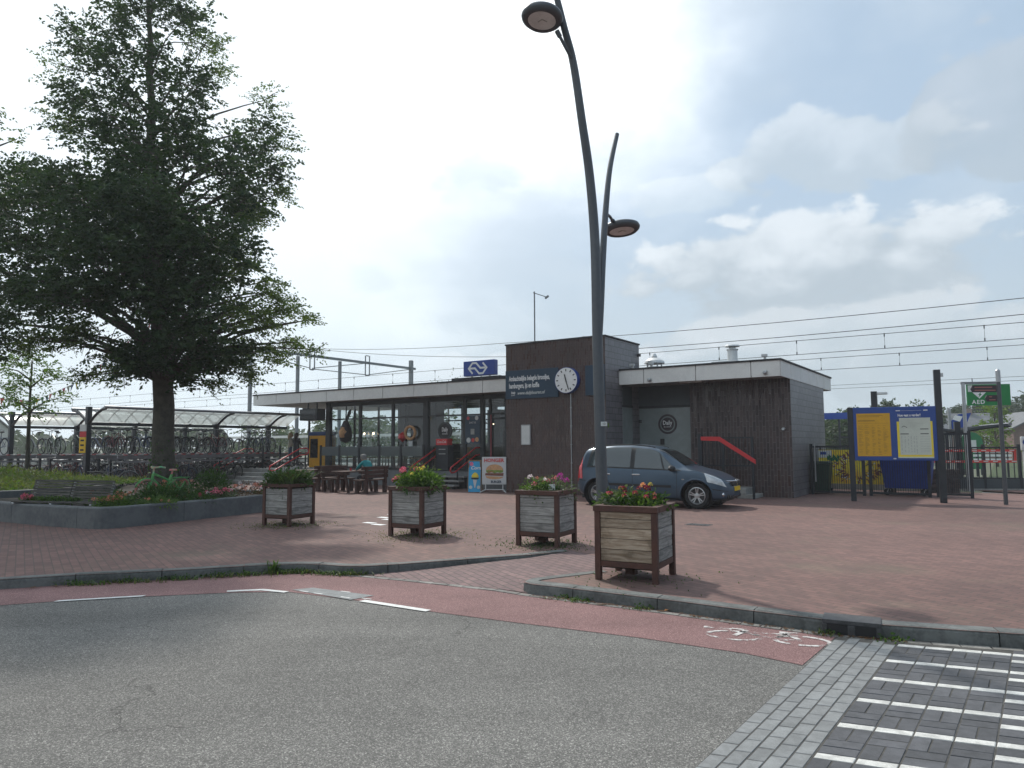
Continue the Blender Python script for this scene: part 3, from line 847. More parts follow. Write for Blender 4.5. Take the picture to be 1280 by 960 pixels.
# ------------------------------------------------------------------ the station
def station():
    t = thing('station_building', 'low station building with dark brick tower, glazed cafe wing and white roof edge', 'building', O0, TH)
    # tower
    m = MB(); m.box((0, 0, 0), (3.83, 2.6, 5.06)); tw = m.obj('tower', 'tower_brick', t)
    m = MB(); m.box((3.831, 0.004, 0), (3.836, 2.596, 5.05)); m.obj('side_wall', 'glazed_brick', tw)
    m = MB(); m.box((-0.03, -0.03, 5.061), (3.866, 2.63, 5.11)); m.obj('coping', 'roof_felt', tw)
    for x in (1.12, 2.58):
        m = MB(); m.lathe([(0.17, 5.111), (0.17, 5.17), (0.24, 5.175), (0.21, 5.24), (0.1, 5.28)], 14, (x, 1.0, 0)); m.obj('roof_vent', 'roof_felt', tw, smooth=True, angle=40)
    m = MB(); m.tube([(-0.2, 2.2, 4.02), (-0.2, 2.2, 7.4)], 0.025, 6); m.beam((-0.25, 2.2, 7.36), (0.35, 2.2, 7.12), 0.03); m.beam((0.28, 2.2, 7.08), (0.42, 2.2, 7.16), 0.06); m.obj('antenna', 'mast_grey', tw)
    m = MB()
    for z in (2.4, 4.7): m.box((3.84, 2.45, z - 0.05), (3.93, 2.55, z + 0.05))
    m.obj('wall_fitting', 'frame_dark', tw)
    # roof of both wings
    m = MB(); m.box((-15.3, 0.95, 3.60), (8.95, 8.3, 4.0)); rf = m.obj('roof', 'soffit', t)
    m = MB(); g = 0.014
    js = [-15.3 + 1.7 * k for k in range(10)]; js[-1] = -0.01
    for a, b in zip(js, js[1:]): m.box((a + g, 0.925, 3.56), (b - g, 0.952, 4.02))
    rj = [3.86, 4.73, 6.45, 8.13, 8.97]
    for a, b in zip(rj, rj[1:]): m.box((a + g, 0.925, 3.56), (b - g, 0.952, 4.02))
    ys = [0.953 + 1.225 * k for k in range(7)]
    for a, b in zip(ys, ys[1:]):
        m.box((8.952, a + g, 3.56), (8.972, b - g, 4.02)); m.box((-15.32, a + g, 3.56), (-15.302, b - g, 4.02))
    m.box((-15.3, 8.302, 3.56), (8.95, 8.32, 4.02)); m.obj('fascia', 'fascia_white', rf)
    m = MB(); m.box((-15.34, 0.9, 4.021), (-0.005, 8.35, 4.075)); m.box((3.87, 0.9, 4.021), (9.0, 8.35, 4.075)); m.box((-0.005, 2.66, 4.021), (3.87, 8.35, 4.075)); m.obj('roof_edge', 'roof_felt', rf)
    m = MB(); m.box((-3.4, 1.2, 4.076), (-1.1, 2.2, 4.2)); m.obj('sign_base', 'roof_felt', rf)
    # ventilators on the right wing
    m = MB(); m.lathe([(0.34, 4.07), (0.34, 4.28), (0.27, 4.29), (0.27, 4.33)], 18, (4.15, 3.2, 0)); m.lathe([(0.36, 4.45), (0.34, 4.53), (0.22, 4.62), (0.09, 4.66), (0.1, 4.7), (0.05, 4.8)], 18, (4.15, 3.2, 0))
    for k in range(8):
        a = k * pi / 4; m.box((4.15 + 0.26 * cos(a) - 0.02, 3.2 + 0.26 * sin(a) - 0.02, 4.3), (4.15 + 0.26 * cos(a) + 0.02, 3.2 + 0.26 * sin(a) + 0.02, 4.46))
    m.obj('roof_ventilator', 'metal_light', rf, smooth=True, angle=35)
    m = MB(); m.box((6.05, 3.6, 4.07), (6.95, 4.4, 4.42)); m.lathe([(0.17, 4.42), (0.17, 4.8), (0.2, 4.81), (0.2, 4.85)], 14, (6.66, 4.0, 0)); m.lathe([(0.26, 4.93), (0.24, 4.98), (0.05, 5.0)], 14, (6.66, 4.0, 0)); m.lathe([(0.12, 4.85), (0.12, 4.93)], 8, (6.66, 4.0, 0))
    m.obj('chimney', 'metal_light', rf, bevel=0.01)
    m = MB()
    for x in (4.3, 4.95, 8.5): m.box((x, 0.96, 4.07), (x + 0.06, 1.02, 4.19)); m.box((x - 0.05, 0.9, 4.15), (x + 0.11, 0.98, 4.22))
    m.obj('roof_lamp', 'metal_grey', rf)
    for x, z in ((4.95, 3.66), (8.55, 3.68)):
        m = MB(); m.box((x - 0.05, 0.86, z - 0.05), (x + 0.05, 0.925, z + 0.05)); m.lathe([(0.045, 0), (0.05, 0.06), (0.03, 0.08)], 10, (x, 0.86, z), Matrix.Rotation(R(90), 3, 'X')); m.obj('camera', 'metal_grey', rf)
    # right wing
    m = MB(); m.box((5.81, 2.1, 0), (8.94, 6.97, 3.6)); w = m.obj('wing_wall', 'upright_brick', t)
    m = MB(); m.box((8.941, 2.103, 0), (8.95, 6.966, 3.598)); m.obj('side_wall', 'glazed_brick', w)
    m = MB(); m.box((3.838, 2.66, 0), (5.805, 6.9, 3.6)); m.box((3.838, 2.5, 0), (5.805, 2.6, 0.95)); m.obj('window_sill', 'upright_brick', w)
    m = MB(); m.box((3.838, 2.52, 0.951), (5.806, 2.55, 2.84)); wf = m.obj('window', 'frosted_glass', w); m = MB(); m.box((3.837, 1.2, 0.7), (3.845, 1.95, 2.84)); wt = m.obj('window', 'frosted_glass', tw)
    m = MB(); m.box((3.838, 2.48, 2.841), (5.806, 2.58, 2.92)); m.box((3.838, 2.49, 0.93), (5.806, 2.515, 0.98)); m.obj('window_frame', 'frame_dark', w)
    m = MB(); m.box((3.837, 1.17, 2.841), (3.86, 1.98, 2.92)); m.box((3.846, 1.22, 1.2), (3.87, 1.26, 1.6)); m.obj('window_frame', 'frame_dark', tw)
    m = MB(); m.box((3.838, 2.5, 2.921), (5.806, 2.56, 3.599)); m.obj('upper_panel', 'panel_slate', w); m = MB(); m.box((3.837, 1.2, 2.921), (3.845, 1.95, 3.56)); m.obj('upper_panel', 'panel_slate', tw)
    m = MB(); m.box((4.6, 2.49, 1.6), (4.73, 2.519, 1.8)); m.obj('window_sensor', 'black', w)
    m = MB(); m.tube([(5.78, 1.3, 3.565), (6.5, 1.3, 3.565)], 0.035, 6); m.obj('strip_light', 'offwhite', rf)
    m = MB(); m.lathe([(0.05, 0), (0.06, 0.05), (0.04, 0.1)], 12, (8.72, 2.098, 2.05), Matrix.Rotation(R(90), 3, 'X')); m.obj('wall_lamp', 'metal_grey', w)
    # circular window emblem with its lettering
    m = MB(); m.lathe([(0.265, 0.0), (0.335, 0.0), (0.335, 0.004), (0.265, 0.004), (0.265, 0)], 40, (4.86, 2.517, 2.29), Matrix.Rotation(R(90), 3, 'X'), caps=False)
    m.lathe([(0.225, 0), (0.225, 0.003)], 40, (4.86, 2.517, 2.29), Matrix.Rotation(R(90), 3, 'X')); e = m.obj('window_emblem', 'finger_brown', w)
    text('Daily', 0.2, 'white', w, (4.86, 2.505, 2.33), FACE, sx=0.8, align='CENTER', bold=0.004)
    text('BUUREN', 0.085, 'poster_grey', w, (4.86, 2.505, 2.2), FACE, sx=0.8, align='CENTER')
    # glazed wing: floor, columns, frames
    m = MB(); m.box((-11.5, 1.2, 0), (-0.005, 7.3, 0.62)); m.obj('floor', 'plinth_grey', t)
    cols = [(-11.34, 0.28), (-5.45, 0.26), (-2.57, 0.15)]; mul = [-9.29, -7.32, -3.44]
    for yy in (2.1, 6.9):
        for x, wd in cols:
            m = MB(); m.box((x - wd / 2, yy - 0.06, 0.621), (x + wd / 2, yy + 0.1, 3.6)); m.obj('column', 'frame_dark', t)
        for x in mul:
            m = MB(); m.box((x - 0.045, yy - 0.04, 0.621), (x + 0.045, yy + 0.06, 3.6)); m.obj('mullion', 'frame_dark', t)
    m = MB(); m.box((-8.9, 4.2, 0.621), (-8.6, 4.39, 3.6)); m.obj('column', 'frame_dark', t)
    for y in (3.7, 5.3):
        m = MB(); m.box((-11.37, y - 0.04, 0.621), (-11.3, y + 0.04, 3.6)); m.obj('mullion', 'frame_dark', t)
    edges = [-11.2, -9.335, -9.245, -7.365, -7.275, -5.58, -5.32, -3.485, -3.395, -2.645]
    for yy in (2.1, 6.9):
        for a, b in zip(edges[::2], edges[1::2]):
            m = MB(); m.add([(a, yy + 0.01, 0.7), (b, yy + 0.01, 0.7), (b, yy + 0.01, 3.4), (a, yy + 0.01, 3.4)], [(0, 1, 2, 3)]); wn = m.obj('window', 'window_glass', t, fix=False)
            m = MB(); m.box((a + 0.001, yy - 0.03, 2.79), (b - 0.001, yy + 0.04, 2.85)); m.box((a + 0.001, yy - 0.03, 0.622), (b - 0.001, yy + 0.04, 0.70)); m.box((a + 0.001, yy - 0.03, 3.40), (b - 0.001, yy + 0.05, 3.598))
            m.box((a + 0.001, yy - 0.032, 0.70), (a + 0.03, yy + 0.042, 3.4)); m.box((b - 0.03, yy - 0.032, 0.70), (b - 0.001, yy + 0.042, 3.4))
            if yy > 5: m.box((a + 0.001, yy - 0.03, 2.35), (b - 0.001, yy + 0.04, 2.40))
            m.obj('window_frame', 'frame_dark', wn)
    m = MB(); m.add([(-11.34, 2.25, 0.65), (-11.34, 6.8, 0.65), (-11.34, 6.8, 3.6), (-11.34, 2.25, 3.6)], [(0, 1, 2, 3)]); m.obj('window', 'window_glass', t, fix=False)
    # entrance doors beside the tower
    d = MB()
    for yy in (2.1, 6.9):
        for x in (-2.2, -1.45, -0.72): d.box((x - 0.05, yy - 0.04, 0.621), (x + 0.05, yy + 0.06, 3.6))
        d.box((-2.49, yy - 0.03, 2.79), (-0.001, yy + 0.04, 2.86)); d.box((-2.49, yy - 0.03, 3.4), (-0.001, yy + 0.05, 3.598)); d.box((-2.14, yy - 0.035, 2.6), (-1.5, yy + 0.045, 2.68))
    dd = d.obj('door', 'frame_dark', t)
    m = MB(); m.box((-2.17, 2.04, 0.63), (-2.10, 2.058, 2.79)); m.obj('door_edge', 'door_red', dd)
    for a, b in ((-2.49, -2.25), (-2.15, -1.5), (-1.4, -0.77), (-0.67, -0.01)):
        for yy in (2.11, 6.91):
            m = MB(); m.add([(a, yy, 0.64), (b, yy, 0.64), (b, yy, 3.4), (a, yy, 3.4)], [(0, 1, 2, 3)]); m.obj('pane', 'window_glass', dd, fix=False)
    # inside
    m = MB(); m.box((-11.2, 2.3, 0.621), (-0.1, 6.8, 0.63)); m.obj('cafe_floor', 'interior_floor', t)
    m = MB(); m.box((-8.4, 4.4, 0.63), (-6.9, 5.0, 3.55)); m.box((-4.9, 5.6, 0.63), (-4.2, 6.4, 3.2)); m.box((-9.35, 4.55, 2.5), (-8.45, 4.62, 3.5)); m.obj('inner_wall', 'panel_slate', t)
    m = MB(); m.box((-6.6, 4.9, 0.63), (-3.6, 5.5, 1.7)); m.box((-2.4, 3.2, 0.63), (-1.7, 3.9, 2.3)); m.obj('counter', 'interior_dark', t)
    m = MB()
    for x in np.arange(-11.0, -0.5, 1.2): m.box((x, 2.4, 3.5), (x + 0.12, 6.8, 3.58))
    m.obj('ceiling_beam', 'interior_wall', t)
    for x, y in ((-6.6, 3.4), (-4.3, 3.2), (-3.2, 3.1), (-2.95, 3.35), (-7.9, 3.8)):
        m = MB(); m.tube([(x, y, 3.55), (x, y, 2.6)], 0.012, 4); m.lathe([(0.03, 0.12), (0.13, 0.0)], 10, (x, y, 2.48), caps=False); p = m.obj('pendant_lamp', 'interior_dark', t)
        m = MB(); m.lathe([(0.0, -0.05), (0.05, 0), (0.0, 0.06)], 8, (x, y, 2.5), caps=False); m.obj('bulb', 'lamp_warm', p)
    return t
station()

def chair_and_table():
    def table():
        o = thing('cafe_table', 'round dark table behind the cafe glass', 'table', (0, 0, 0), TH, 'tables inside the cafe')
        m = MB(); m.lathe([(0.36, 0.72), (0.38, 0.735), (0.38, 0.75), (0.0, 0.752)], 18, caps=False); m.obj('tabletop', 'interior_wall', o)
        m = MB(); m.lathe([(0.25, 0.0), (0.24, 0.02), (0.04, 0.04), (0.03, 0.71), (0.1, 0.72)], 12); m.obj('leg', 'interior_dark', o)
        return o
    def chair():
        o = thing('cafe_chair', 'dark framed chair with wicker back inside the cafe glass', 'chair', (0, 0, 0), TH, 'chairs inside the cafe')
        m = MB(); m.box((-0.21, -0.21, 0.43), (0.21, 0.21, 0.47)); m.obj('seat', 'wicker', o, bevel=0.01)
        m = MB(); m.box((-0.2, 0.19, 0.55), (0.2, 0.215, 0.92)); m.obj('backrest', 'wicker', o, bevel=0.01)
        for x in (-0.19, 0.19):
            for y in (-0.19, 0.19):
                m = MB(); m.beam((x, y, 0), (x, y, 0.93 if y > 0 else 0.44), 0.03); m.obj('leg', 'interior_dark', o)
        return o
    T = table(); Cq = chair(); k = 0; n = 0
    for i, x in enumerate((-10.5, -9.0, -7.6, -6.2, -4.9)):
        p = BL(x, 3.0, 0.63)
        o = T if i == 0 else dup(T, p, TH)
        o.location = p
        for sx, rz in ((-0.62, pi / 2), (0.62, -pi / 2)):
            p = BL(x + sx, 3.0 + rng.uniform(-.1, .1), 0.63)
            c = Cq if n == 0 else dup(Cq, p, TH + rz); c.location = p; c.rotation_euler = (0, 0, TH + rz); n += 1
chair_and_table()

# platform with its edge, and the second platform across the tracks
def platforms():
    m = MB(); m.sheet([tuple(BL(13.5, 9.0)[:2]), tuple(BL(60, 9.0)[:2]), tuple(BL(60, 60)[:2]), tuple(BL(13.5, 60)[:2])], -0.05); struct(m.obj('lawn', 'lawn'))
    m = MB(); m.sheet([tuple(BL(13.5, 7.9)[:2]), tuple(BL(60, 7.9)[:2]), tuple(BL(60, 9.0)[:2]), tuple(BL(13.5, 9.0)[:2])], -0.045); struct(m.obj('path', 'concrete'))
    m = MB(); vs = [BL(-60, 7.35), BL(12.4, 7.35), BL(12.4, 10.4), BL(-60, 10.4)]
    m.add([(v.x, v.y, -0.14) for v in vs] + [(v.x, v.y, 0.62) for v in vs], [(4, 5, 6, 7), (0, 1, 5, 4), (1, 2, 6, 5), (2, 3, 7, 6), (3, 0, 4, 7)]); struct(m.obj('platform', 'concrete'))
    m = MB(); vs = [BL(-15.2, 0.3), BL(-11.51, 0.3), BL(-11.51, 7.34), BL(-15.2, 7.34)]
    m.add([(v.x, v.y, -0.1) for v in vs] + [(v.x, v.y, 0.62) for v in vs], [(4, 5, 6, 7), (0, 1, 5, 4), (1, 2, 6, 5), (2, 3, 7, 6), (3, 0, 4, 7)]); struct(m.obj('platform', 'concrete'))
    m = MB(); vs = [BL(-70, 19.0), BL(11, 19.0), BL(11, 22.5), BL(-70, 22.5)]
    m.add([(v.x, v.y, -0.14) for v in vs] + [(v.x, v.y, 0.62) for v in vs], [(4, 5, 6, 7), (0, 1, 5, 4), (1, 2, 6, 5), (2, 3, 7, 6), (3, 0, 4, 7)]); struct(m.obj('platform', 'concrete'))
    for yy in (12.5, 13.94, 16.3, 17.74):
        m = MB(); m.beam(BL(-90, yy, 0.02), BL(90, yy, 0.02), 0.07, 0.15); struct(m.obj('rail', 'iron'))
platforms()

# ------------------------------------------------------------------ signs and fittings on the station
glassmat('band_glass', (0.7, 0.75, 0.76), 1.0, veil=0.5, veilc=(0.3, 0.34, 0.35))
def signs():
    t = thing('wall_sign', 'wide dark navy sign with white lettering left of the station clock', 'sign', BL(0.0, -0.003, 3.19), TH)
    m = MB(); m.box((0.01, -0.045, 0.0), (2.12, 0, 0.98)); m.obj('panel', 'sign_navy', t, bevel=0.006)
    text('Ambachtelijke belegde broodjes,', 0.235, 'white', t, (0.16, -0.05, 0.69), FACE, sx=0.53, bold=0.006)
    text('hamburgers, ijs en koffie', 0.235, 'white', t, (0.16, -0.05, 0.44), FACE, sx=0.53, bold=0.006)
    text('www.dailybuuren.nl', 0.16, 'offwhite', t, (0.5, -0.05, 0.19), FACE, sx=0.85, shear=0.35, bold=0.002)
    text('Daily', 0.11, 'white', t, (0.25, -0.05, 0.21), FACE, sx=0.75, bold=0.003); text('BUUREN', 0.05, 'poster_grey', t, (0.25, -0.05, 0.12), FACE, sx=0.8)
    m = MB(); m.box((0, -0.045, 0.0), (0.69, 0, 0.97)); tag(m.obj('blank_sign', 'sign_navy', loc=BL(3.13, -0.003, 3.19), rz=TH, bevel=0.006), 'blank dark navy panel right of the station clock', 'sign')
    # clock
    t = thing('station_clock', 'round white station clock with blue rim on the brick tower', 'clock', BL(2.5, -0.003, 3.71), TH)
    q = Matrix.Rotation(R(90), 3, 'X')
    m = MB(); m.lathe([(0.425, 0.0), (0.425, 0.185), (0.418, 0.19), (0.412, 0.178), (0.412, 0.0)], 48, M=q); m.obj('case', 'sign_blue', t, smooth=True, angle=30)
    m = MB(); m.lathe([(0.411, 0.18), (0.411, 0.187)], 48, M=q); m.obj('dial', 'white', t)
    m = MB()
    for k in range(12):
        a = k * pi / 6; r = Vector((sin(a), 0, cos(a)))
        m.beam(r * 0.295 + Vector((0, -0.19, 0)), r * 0.365 + Vector((0, -0.19, 0)), 0.034, 0.006, up=(0, -1, 0))
    m.obj('hour_mark', 'black', t)
    for nm, a, l, wd, y in (('hour_hand', R(345), 0.2, 0.04, -0.198), ('minute_hand', R(162), 0.33, 0.03, -0.205)):
        r = Vector((sin(a), 0, cos(a))); m = MB(); m.beam(r * -0.07 + Vector((0, y, 0)), r * l + Vector((0, y, 0)), wd, 0.005, up=(0, -1, 0)); m.obj(nm, 'black', t)
    m = MB(); m.tube([(0.08, -0.02, -0.44), (0.08, -0.02, -3.6)], 0.018, 6)
    for z in (-0.9, -1.5, -2.1, -2.7): m.box((0.05, -0.03, z), (0.11, 0.0, z + 0.03))
    m.obj('cable_pipe', 'metal_grey', t)
    # illuminated box sign on the roof: two hooked arrows
    t = thing('roof_sign', 'blue rectangular roof sign with white double arrow emblem', 'sign', BL(-3.05, 1.5, 4.2), TH)
    m = MB(); m.box((0, 0, 0.08), (1.47, 0.24, 0.66)); m.obj('box', 'sign_blue', t, bevel=0.01)
    m = MB()
    for x in (0.3, 1.15): m.box((x, 0.1, 0.0), (x + 0.05, 0.15, 0.079))
    m.obj('bracket', 'metal_grey', t)
    def band(pts, w):
        m2 = MB()
        for a, b in zip(pts, pts[1:]): m2.beam((a[0], -0.004, a[1]), (b[0], -0.004, b[1]), 0.004, w, up=(0, 0, 1)) if False else None
        V = [Vector((p[0], 0, p[1])) for p in pts]; L = []; Rr = []
        for i, p in enumerate(V):
            d1 = (V[i] - V[i - 1]).normalized() if i else (V[1] - V[0]).normalized()
            d2 = (V[i + 1] - V[i]).normalized() if i < len(V) - 1 else d1
            n1 = Vector((-d1.z, 0, d1.x)); n2 = Vector((-d2.z, 0, d2.x)); n = (n1 + n2); n /= max(0.2, n.dot(n1)) if n.length else 1
            L.append(p + n * w / 2); Rr.append(p - n * w / 2)
        k = len(V)
        f = [(i, i + 1, k + i + 1, k + i) for i in range(k - 1)]
        return [(v.x, -0.004, v.z) for v in L + Rr], f
    m = MB()
    for pts in ([(0.45, 0.16), (0.26, 0.37), (0.44, 0.57), (0.62, 0.57), (0.82, 0.37), (1.06, 0.37)], [(0.93, 0.57), (1.12, 0.37), (0.94, 0.16), (0.76, 0.16), (0.56, 0.37), (0.31, 0.37)]):
        v, f = band(pts, 0.075); m.add(v, f)
    m.obj('emblem', 'white', t, fix=False)
    # small framed notice on the tower
    t = thing('wall_notice', 'small upright pale notice box on the brick tower', 'sign', BL(0.64, -0.003, 1.62), TH)
    m = MB(); m.box((0, -0.05, 0), (0.38, 0, 0.68)); m.obj('frame', 'metal_grey', t, bevel=0.005)
    m = MB(); m.box((0.035, -0.055, 0.035), (0.345, -0.049, 0.645)); m.obj('notice', 'offwhite', t)
    # cafe emblem behind the window, wooden frame poster, drinks cooler
    t = thing('window_sign', 'round dark hanging sign with white lettering in the cafe window', 'sign', BL(-4.35, 2.0, 2.2), TH)
    q = Matrix.Rotation(R(90), 3, 'X')
    m = MB(); m.lathe([(0.36, 0), (0.36, 0.04)], 36, M=q); m.obj('disc', 'black', t)
    m = MB(); m.lathe([(0.29, 0.041), (0.32, 0.041), (0.32, 0.045), (0.29, 0.045), (0.29, 0.041)], 36, M=q, caps=False); m.obj('ring', 'panel_slate', t)
    text('Daily', 0.24, 'white', t, (0, -0.05, 0.05), FACE, sx=0.62, align='CENTER', bold=0.005); text('BUUREN', 0.08, 'poster_grey', t, (0, -0.05, -0.12), FACE, sx=0.9, align='CENTER')
    t = thing('menu_poster', 'tall black poster with round food pictures beside the cafe door', 'poster', BL(-3.36, 2.0, 1.68), TH)
    m = MB(); m.box((0, 0.02, 0), (0.72, 0.05, 1.1)); m.obj('sheet', 'sign_navy', t)
    text('DAT IS', 0.11, 'poster_grey', t, (0.36, 0.015, 0.82), FACE, align='CENTER'); 
    m = MB(); m.box((0.27, 0.012, 0.36), (0.45, 0.019, 0.58)); m.obj('picture', 'print_grey', t)
    for x, z, c, r in ((0.14, 1.0, 'rail_red', 0.07), (0.36, 1.0, 'panel_slate', 0.05), (0.56, 1.0, 'offwhite', 0.085), (0.16, 0.14, 'offwhite', 0.1), (0.38, 0.14, 'bar_red', 0.08), (0.57, 0.16, 'burger_bun', 0.09)):
        m = MB(); m.lathe([(r, 0), (r, 0.006)], 20, (x, 0.02, z), q); m.obj('picture', c, t)
    t = thing('drinks_cooler', 'tall dark drinks cooler with red sign on top at the cafe entrance', 'cooler', BL(-4.62, 1.72, 0.63), TH)
    m = MB(); m.box((0, 0, 0), (0.62, 0.36, 1.0)); m.obj('body', 'interior_dark', t, bevel=0.01)
    m = MB(); m.box((0.02, -0.02, 1.001), (0.6, 0.3, 1.25)); m.obj('sign_box', 'cola_red', t, bevel=0.008)
    text('Coca-Cola', 0.15, 'white', t, (0.31, -0.026, 1.13), FACE, sx=0.72, shear=0.3, align='CENTER')
    m = MB()
    for z in (0.82, 0.64): m.box((0.16, -0.012, z), (0.5, -0.001, z + 0.03))
    m.obj('shelf', 'print_grey', t)
    # decorations in the windows
    t = thing('window_decoration', 'white spectacles shaped decoration hung in the cafe window', 'decoration', BL(-8.5, 1.98, 2.1), TH, 'cafe window decorations')
    m = MB()
    for x in (-0.2, 0.2): m.tube([(x + 0.15 * cos(a * pi / 8), 0, 0.12 * sin(a * pi / 8)) for a in range(16)], 0.025, 5, closed=True)
    m.tube([(0, 0, 0.02), (0, 0, -0.75)], 0.015, 4); m.obj('frame', 'offwhite', t)
    m = MB()
    for x in (-0.42, 0.14): m.lathe([(0.0, -0.05), (0.045, 0), (0.0, 0.05)], 8, (x, 0, 0.05), caps=False)
    m.obj('bulb', 'lamp_warm', t)
    t = thing('window_decoration', 'long pink brown hanging ornament at the left end of the cafe window', 'decoration', BL(-10.05, 1.95, 1.75), TH, 'cafe window decorations')
    m = MB(); m.lathe([(0.02, 0), (0.24, 0.1), (0.3, 0.35), (0.25, 0.65), (0.14, 0.9), (0.1, 1.0)], 14); m.obj('body', 'finger_brown', t, smooth=True)
    m = MB(); m.tube([(0, 0, 1.0), (0.02, 0, 1.7)], 0.03, 5); m.tube([(0.05, 0, 1.0), (0.22, 0, 1.35), (0.3, 0, 1.5)], [0.05, 0.08, 0.02], 6); m.obj('stem', 'black', t)
    m = MB(); m.lathe([(0.0, 0), (0.16, 0.05), (0.2, 0.3), (0.1, 0.5), (0.0, 0.52)], 10, (0.02, -0.16, 0.2), caps=False); m.obj('patch', 'burger_bun', t, smooth=True)
    t = thing('window_decoration', 'orange and brown wreath ornament in the middle cafe window', 'decoration', BL(-6.35, 1.97, 2.1), TH, 'cafe window decorations')
    m = MB(); m.tube([(0.12 + 0.28 * cos(a * pi / 10), 0, 0.05 + 0.26 * sin(a * pi / 10)) for a in range(20)], 0.06, 6, closed=True); m.obj('ring', 'burger_bun', t)
    m = MB(); m.lathe([(0, -.22), (0.2, -0.05), (0.17, 0.1), (0, 0.22)], 9, (-0.3, 0, -0.12), caps=False); m.obj('bloom', 'rail_red', t)
    m = MB(); m.box((0.05, -0.01, -0.95), (0.25, 0.03, -0.3)); m.obj('stand', 'poster_grey', t)
    # hanging departure screen under the left end of the roof
    t = thing('departure_screen', 'dark departure screen hanging under the left end of the roof', 'screen', BL(-11.75, 1.5, 2.78), TH)
    m = MB(); m.box((-0.6, -0.25, 0), (0.6, 0.25, 0.52)); m.obj('case', 'frame_dark', t, bevel=0.03)
    m = MB(); m.box((-0.5, -0.262, 0.06), (0.5, -0.251, 0.44)); m.obj('screen', 'screen_black', t)
    m = MB(); m.beam((-0.3, 0, 0.52), (-0.3, 0, 0.8), 0.05); m.beam((0.3, 0, 0.52), (0.3, 0, 0.8), 0.05); m.obj('hanger', 'frame_dark', t)
    # ticket machine
    t = thing('ticket_machine', 'yellow ticket machine with dark blue top on the platform', 'ticket machine', BL(-12.65, 2.9, 0.62), TH)
    m = MB(); m.box((-0.6, -0.3, 0), (0.6, 0.3, 1.5)); m.obj('body', 'tvm_orange', t, bevel=0.03)
    m = MB(); m.box((-0.62, -0.33, 1.5), (0.62, 0.33, 1.68)); m.obj('top', 'tvm_blue', t, bevel=0.03)
    m = MB(); m.box((-0.5, -0.315, 0.45), (0.02, -0.301, 1.35)); m.obj('screen', 'screen_black', t)
    # platform number sign on a post
    t = thing('platform_sign', 'white platform sign with black numeral 1 on a post', 'sign', BL(-15.4, 4.4, 0.0), TH)
    m = MB(); m.tube([(0, 0, 0), (0, 0, 3.9)], 0.06, 8); m.obj('post', 'frame_dark', t)
    m = MB(); m.box((0.1, -0.04, 2.9), (0.62, 0.04, 3.7)); m.obj('panel', 'white', t); m = MB(); m.box((-0.5, -0.05, 3.0), (0.09, 0.05, 3.75)); m.obj('clock_box', 'frame_dark', t)
    text('1', 0.55, 'black', t, (0.36, -0.05, 3.28), FACE, align='CENTER', bold=0.01)
signs()

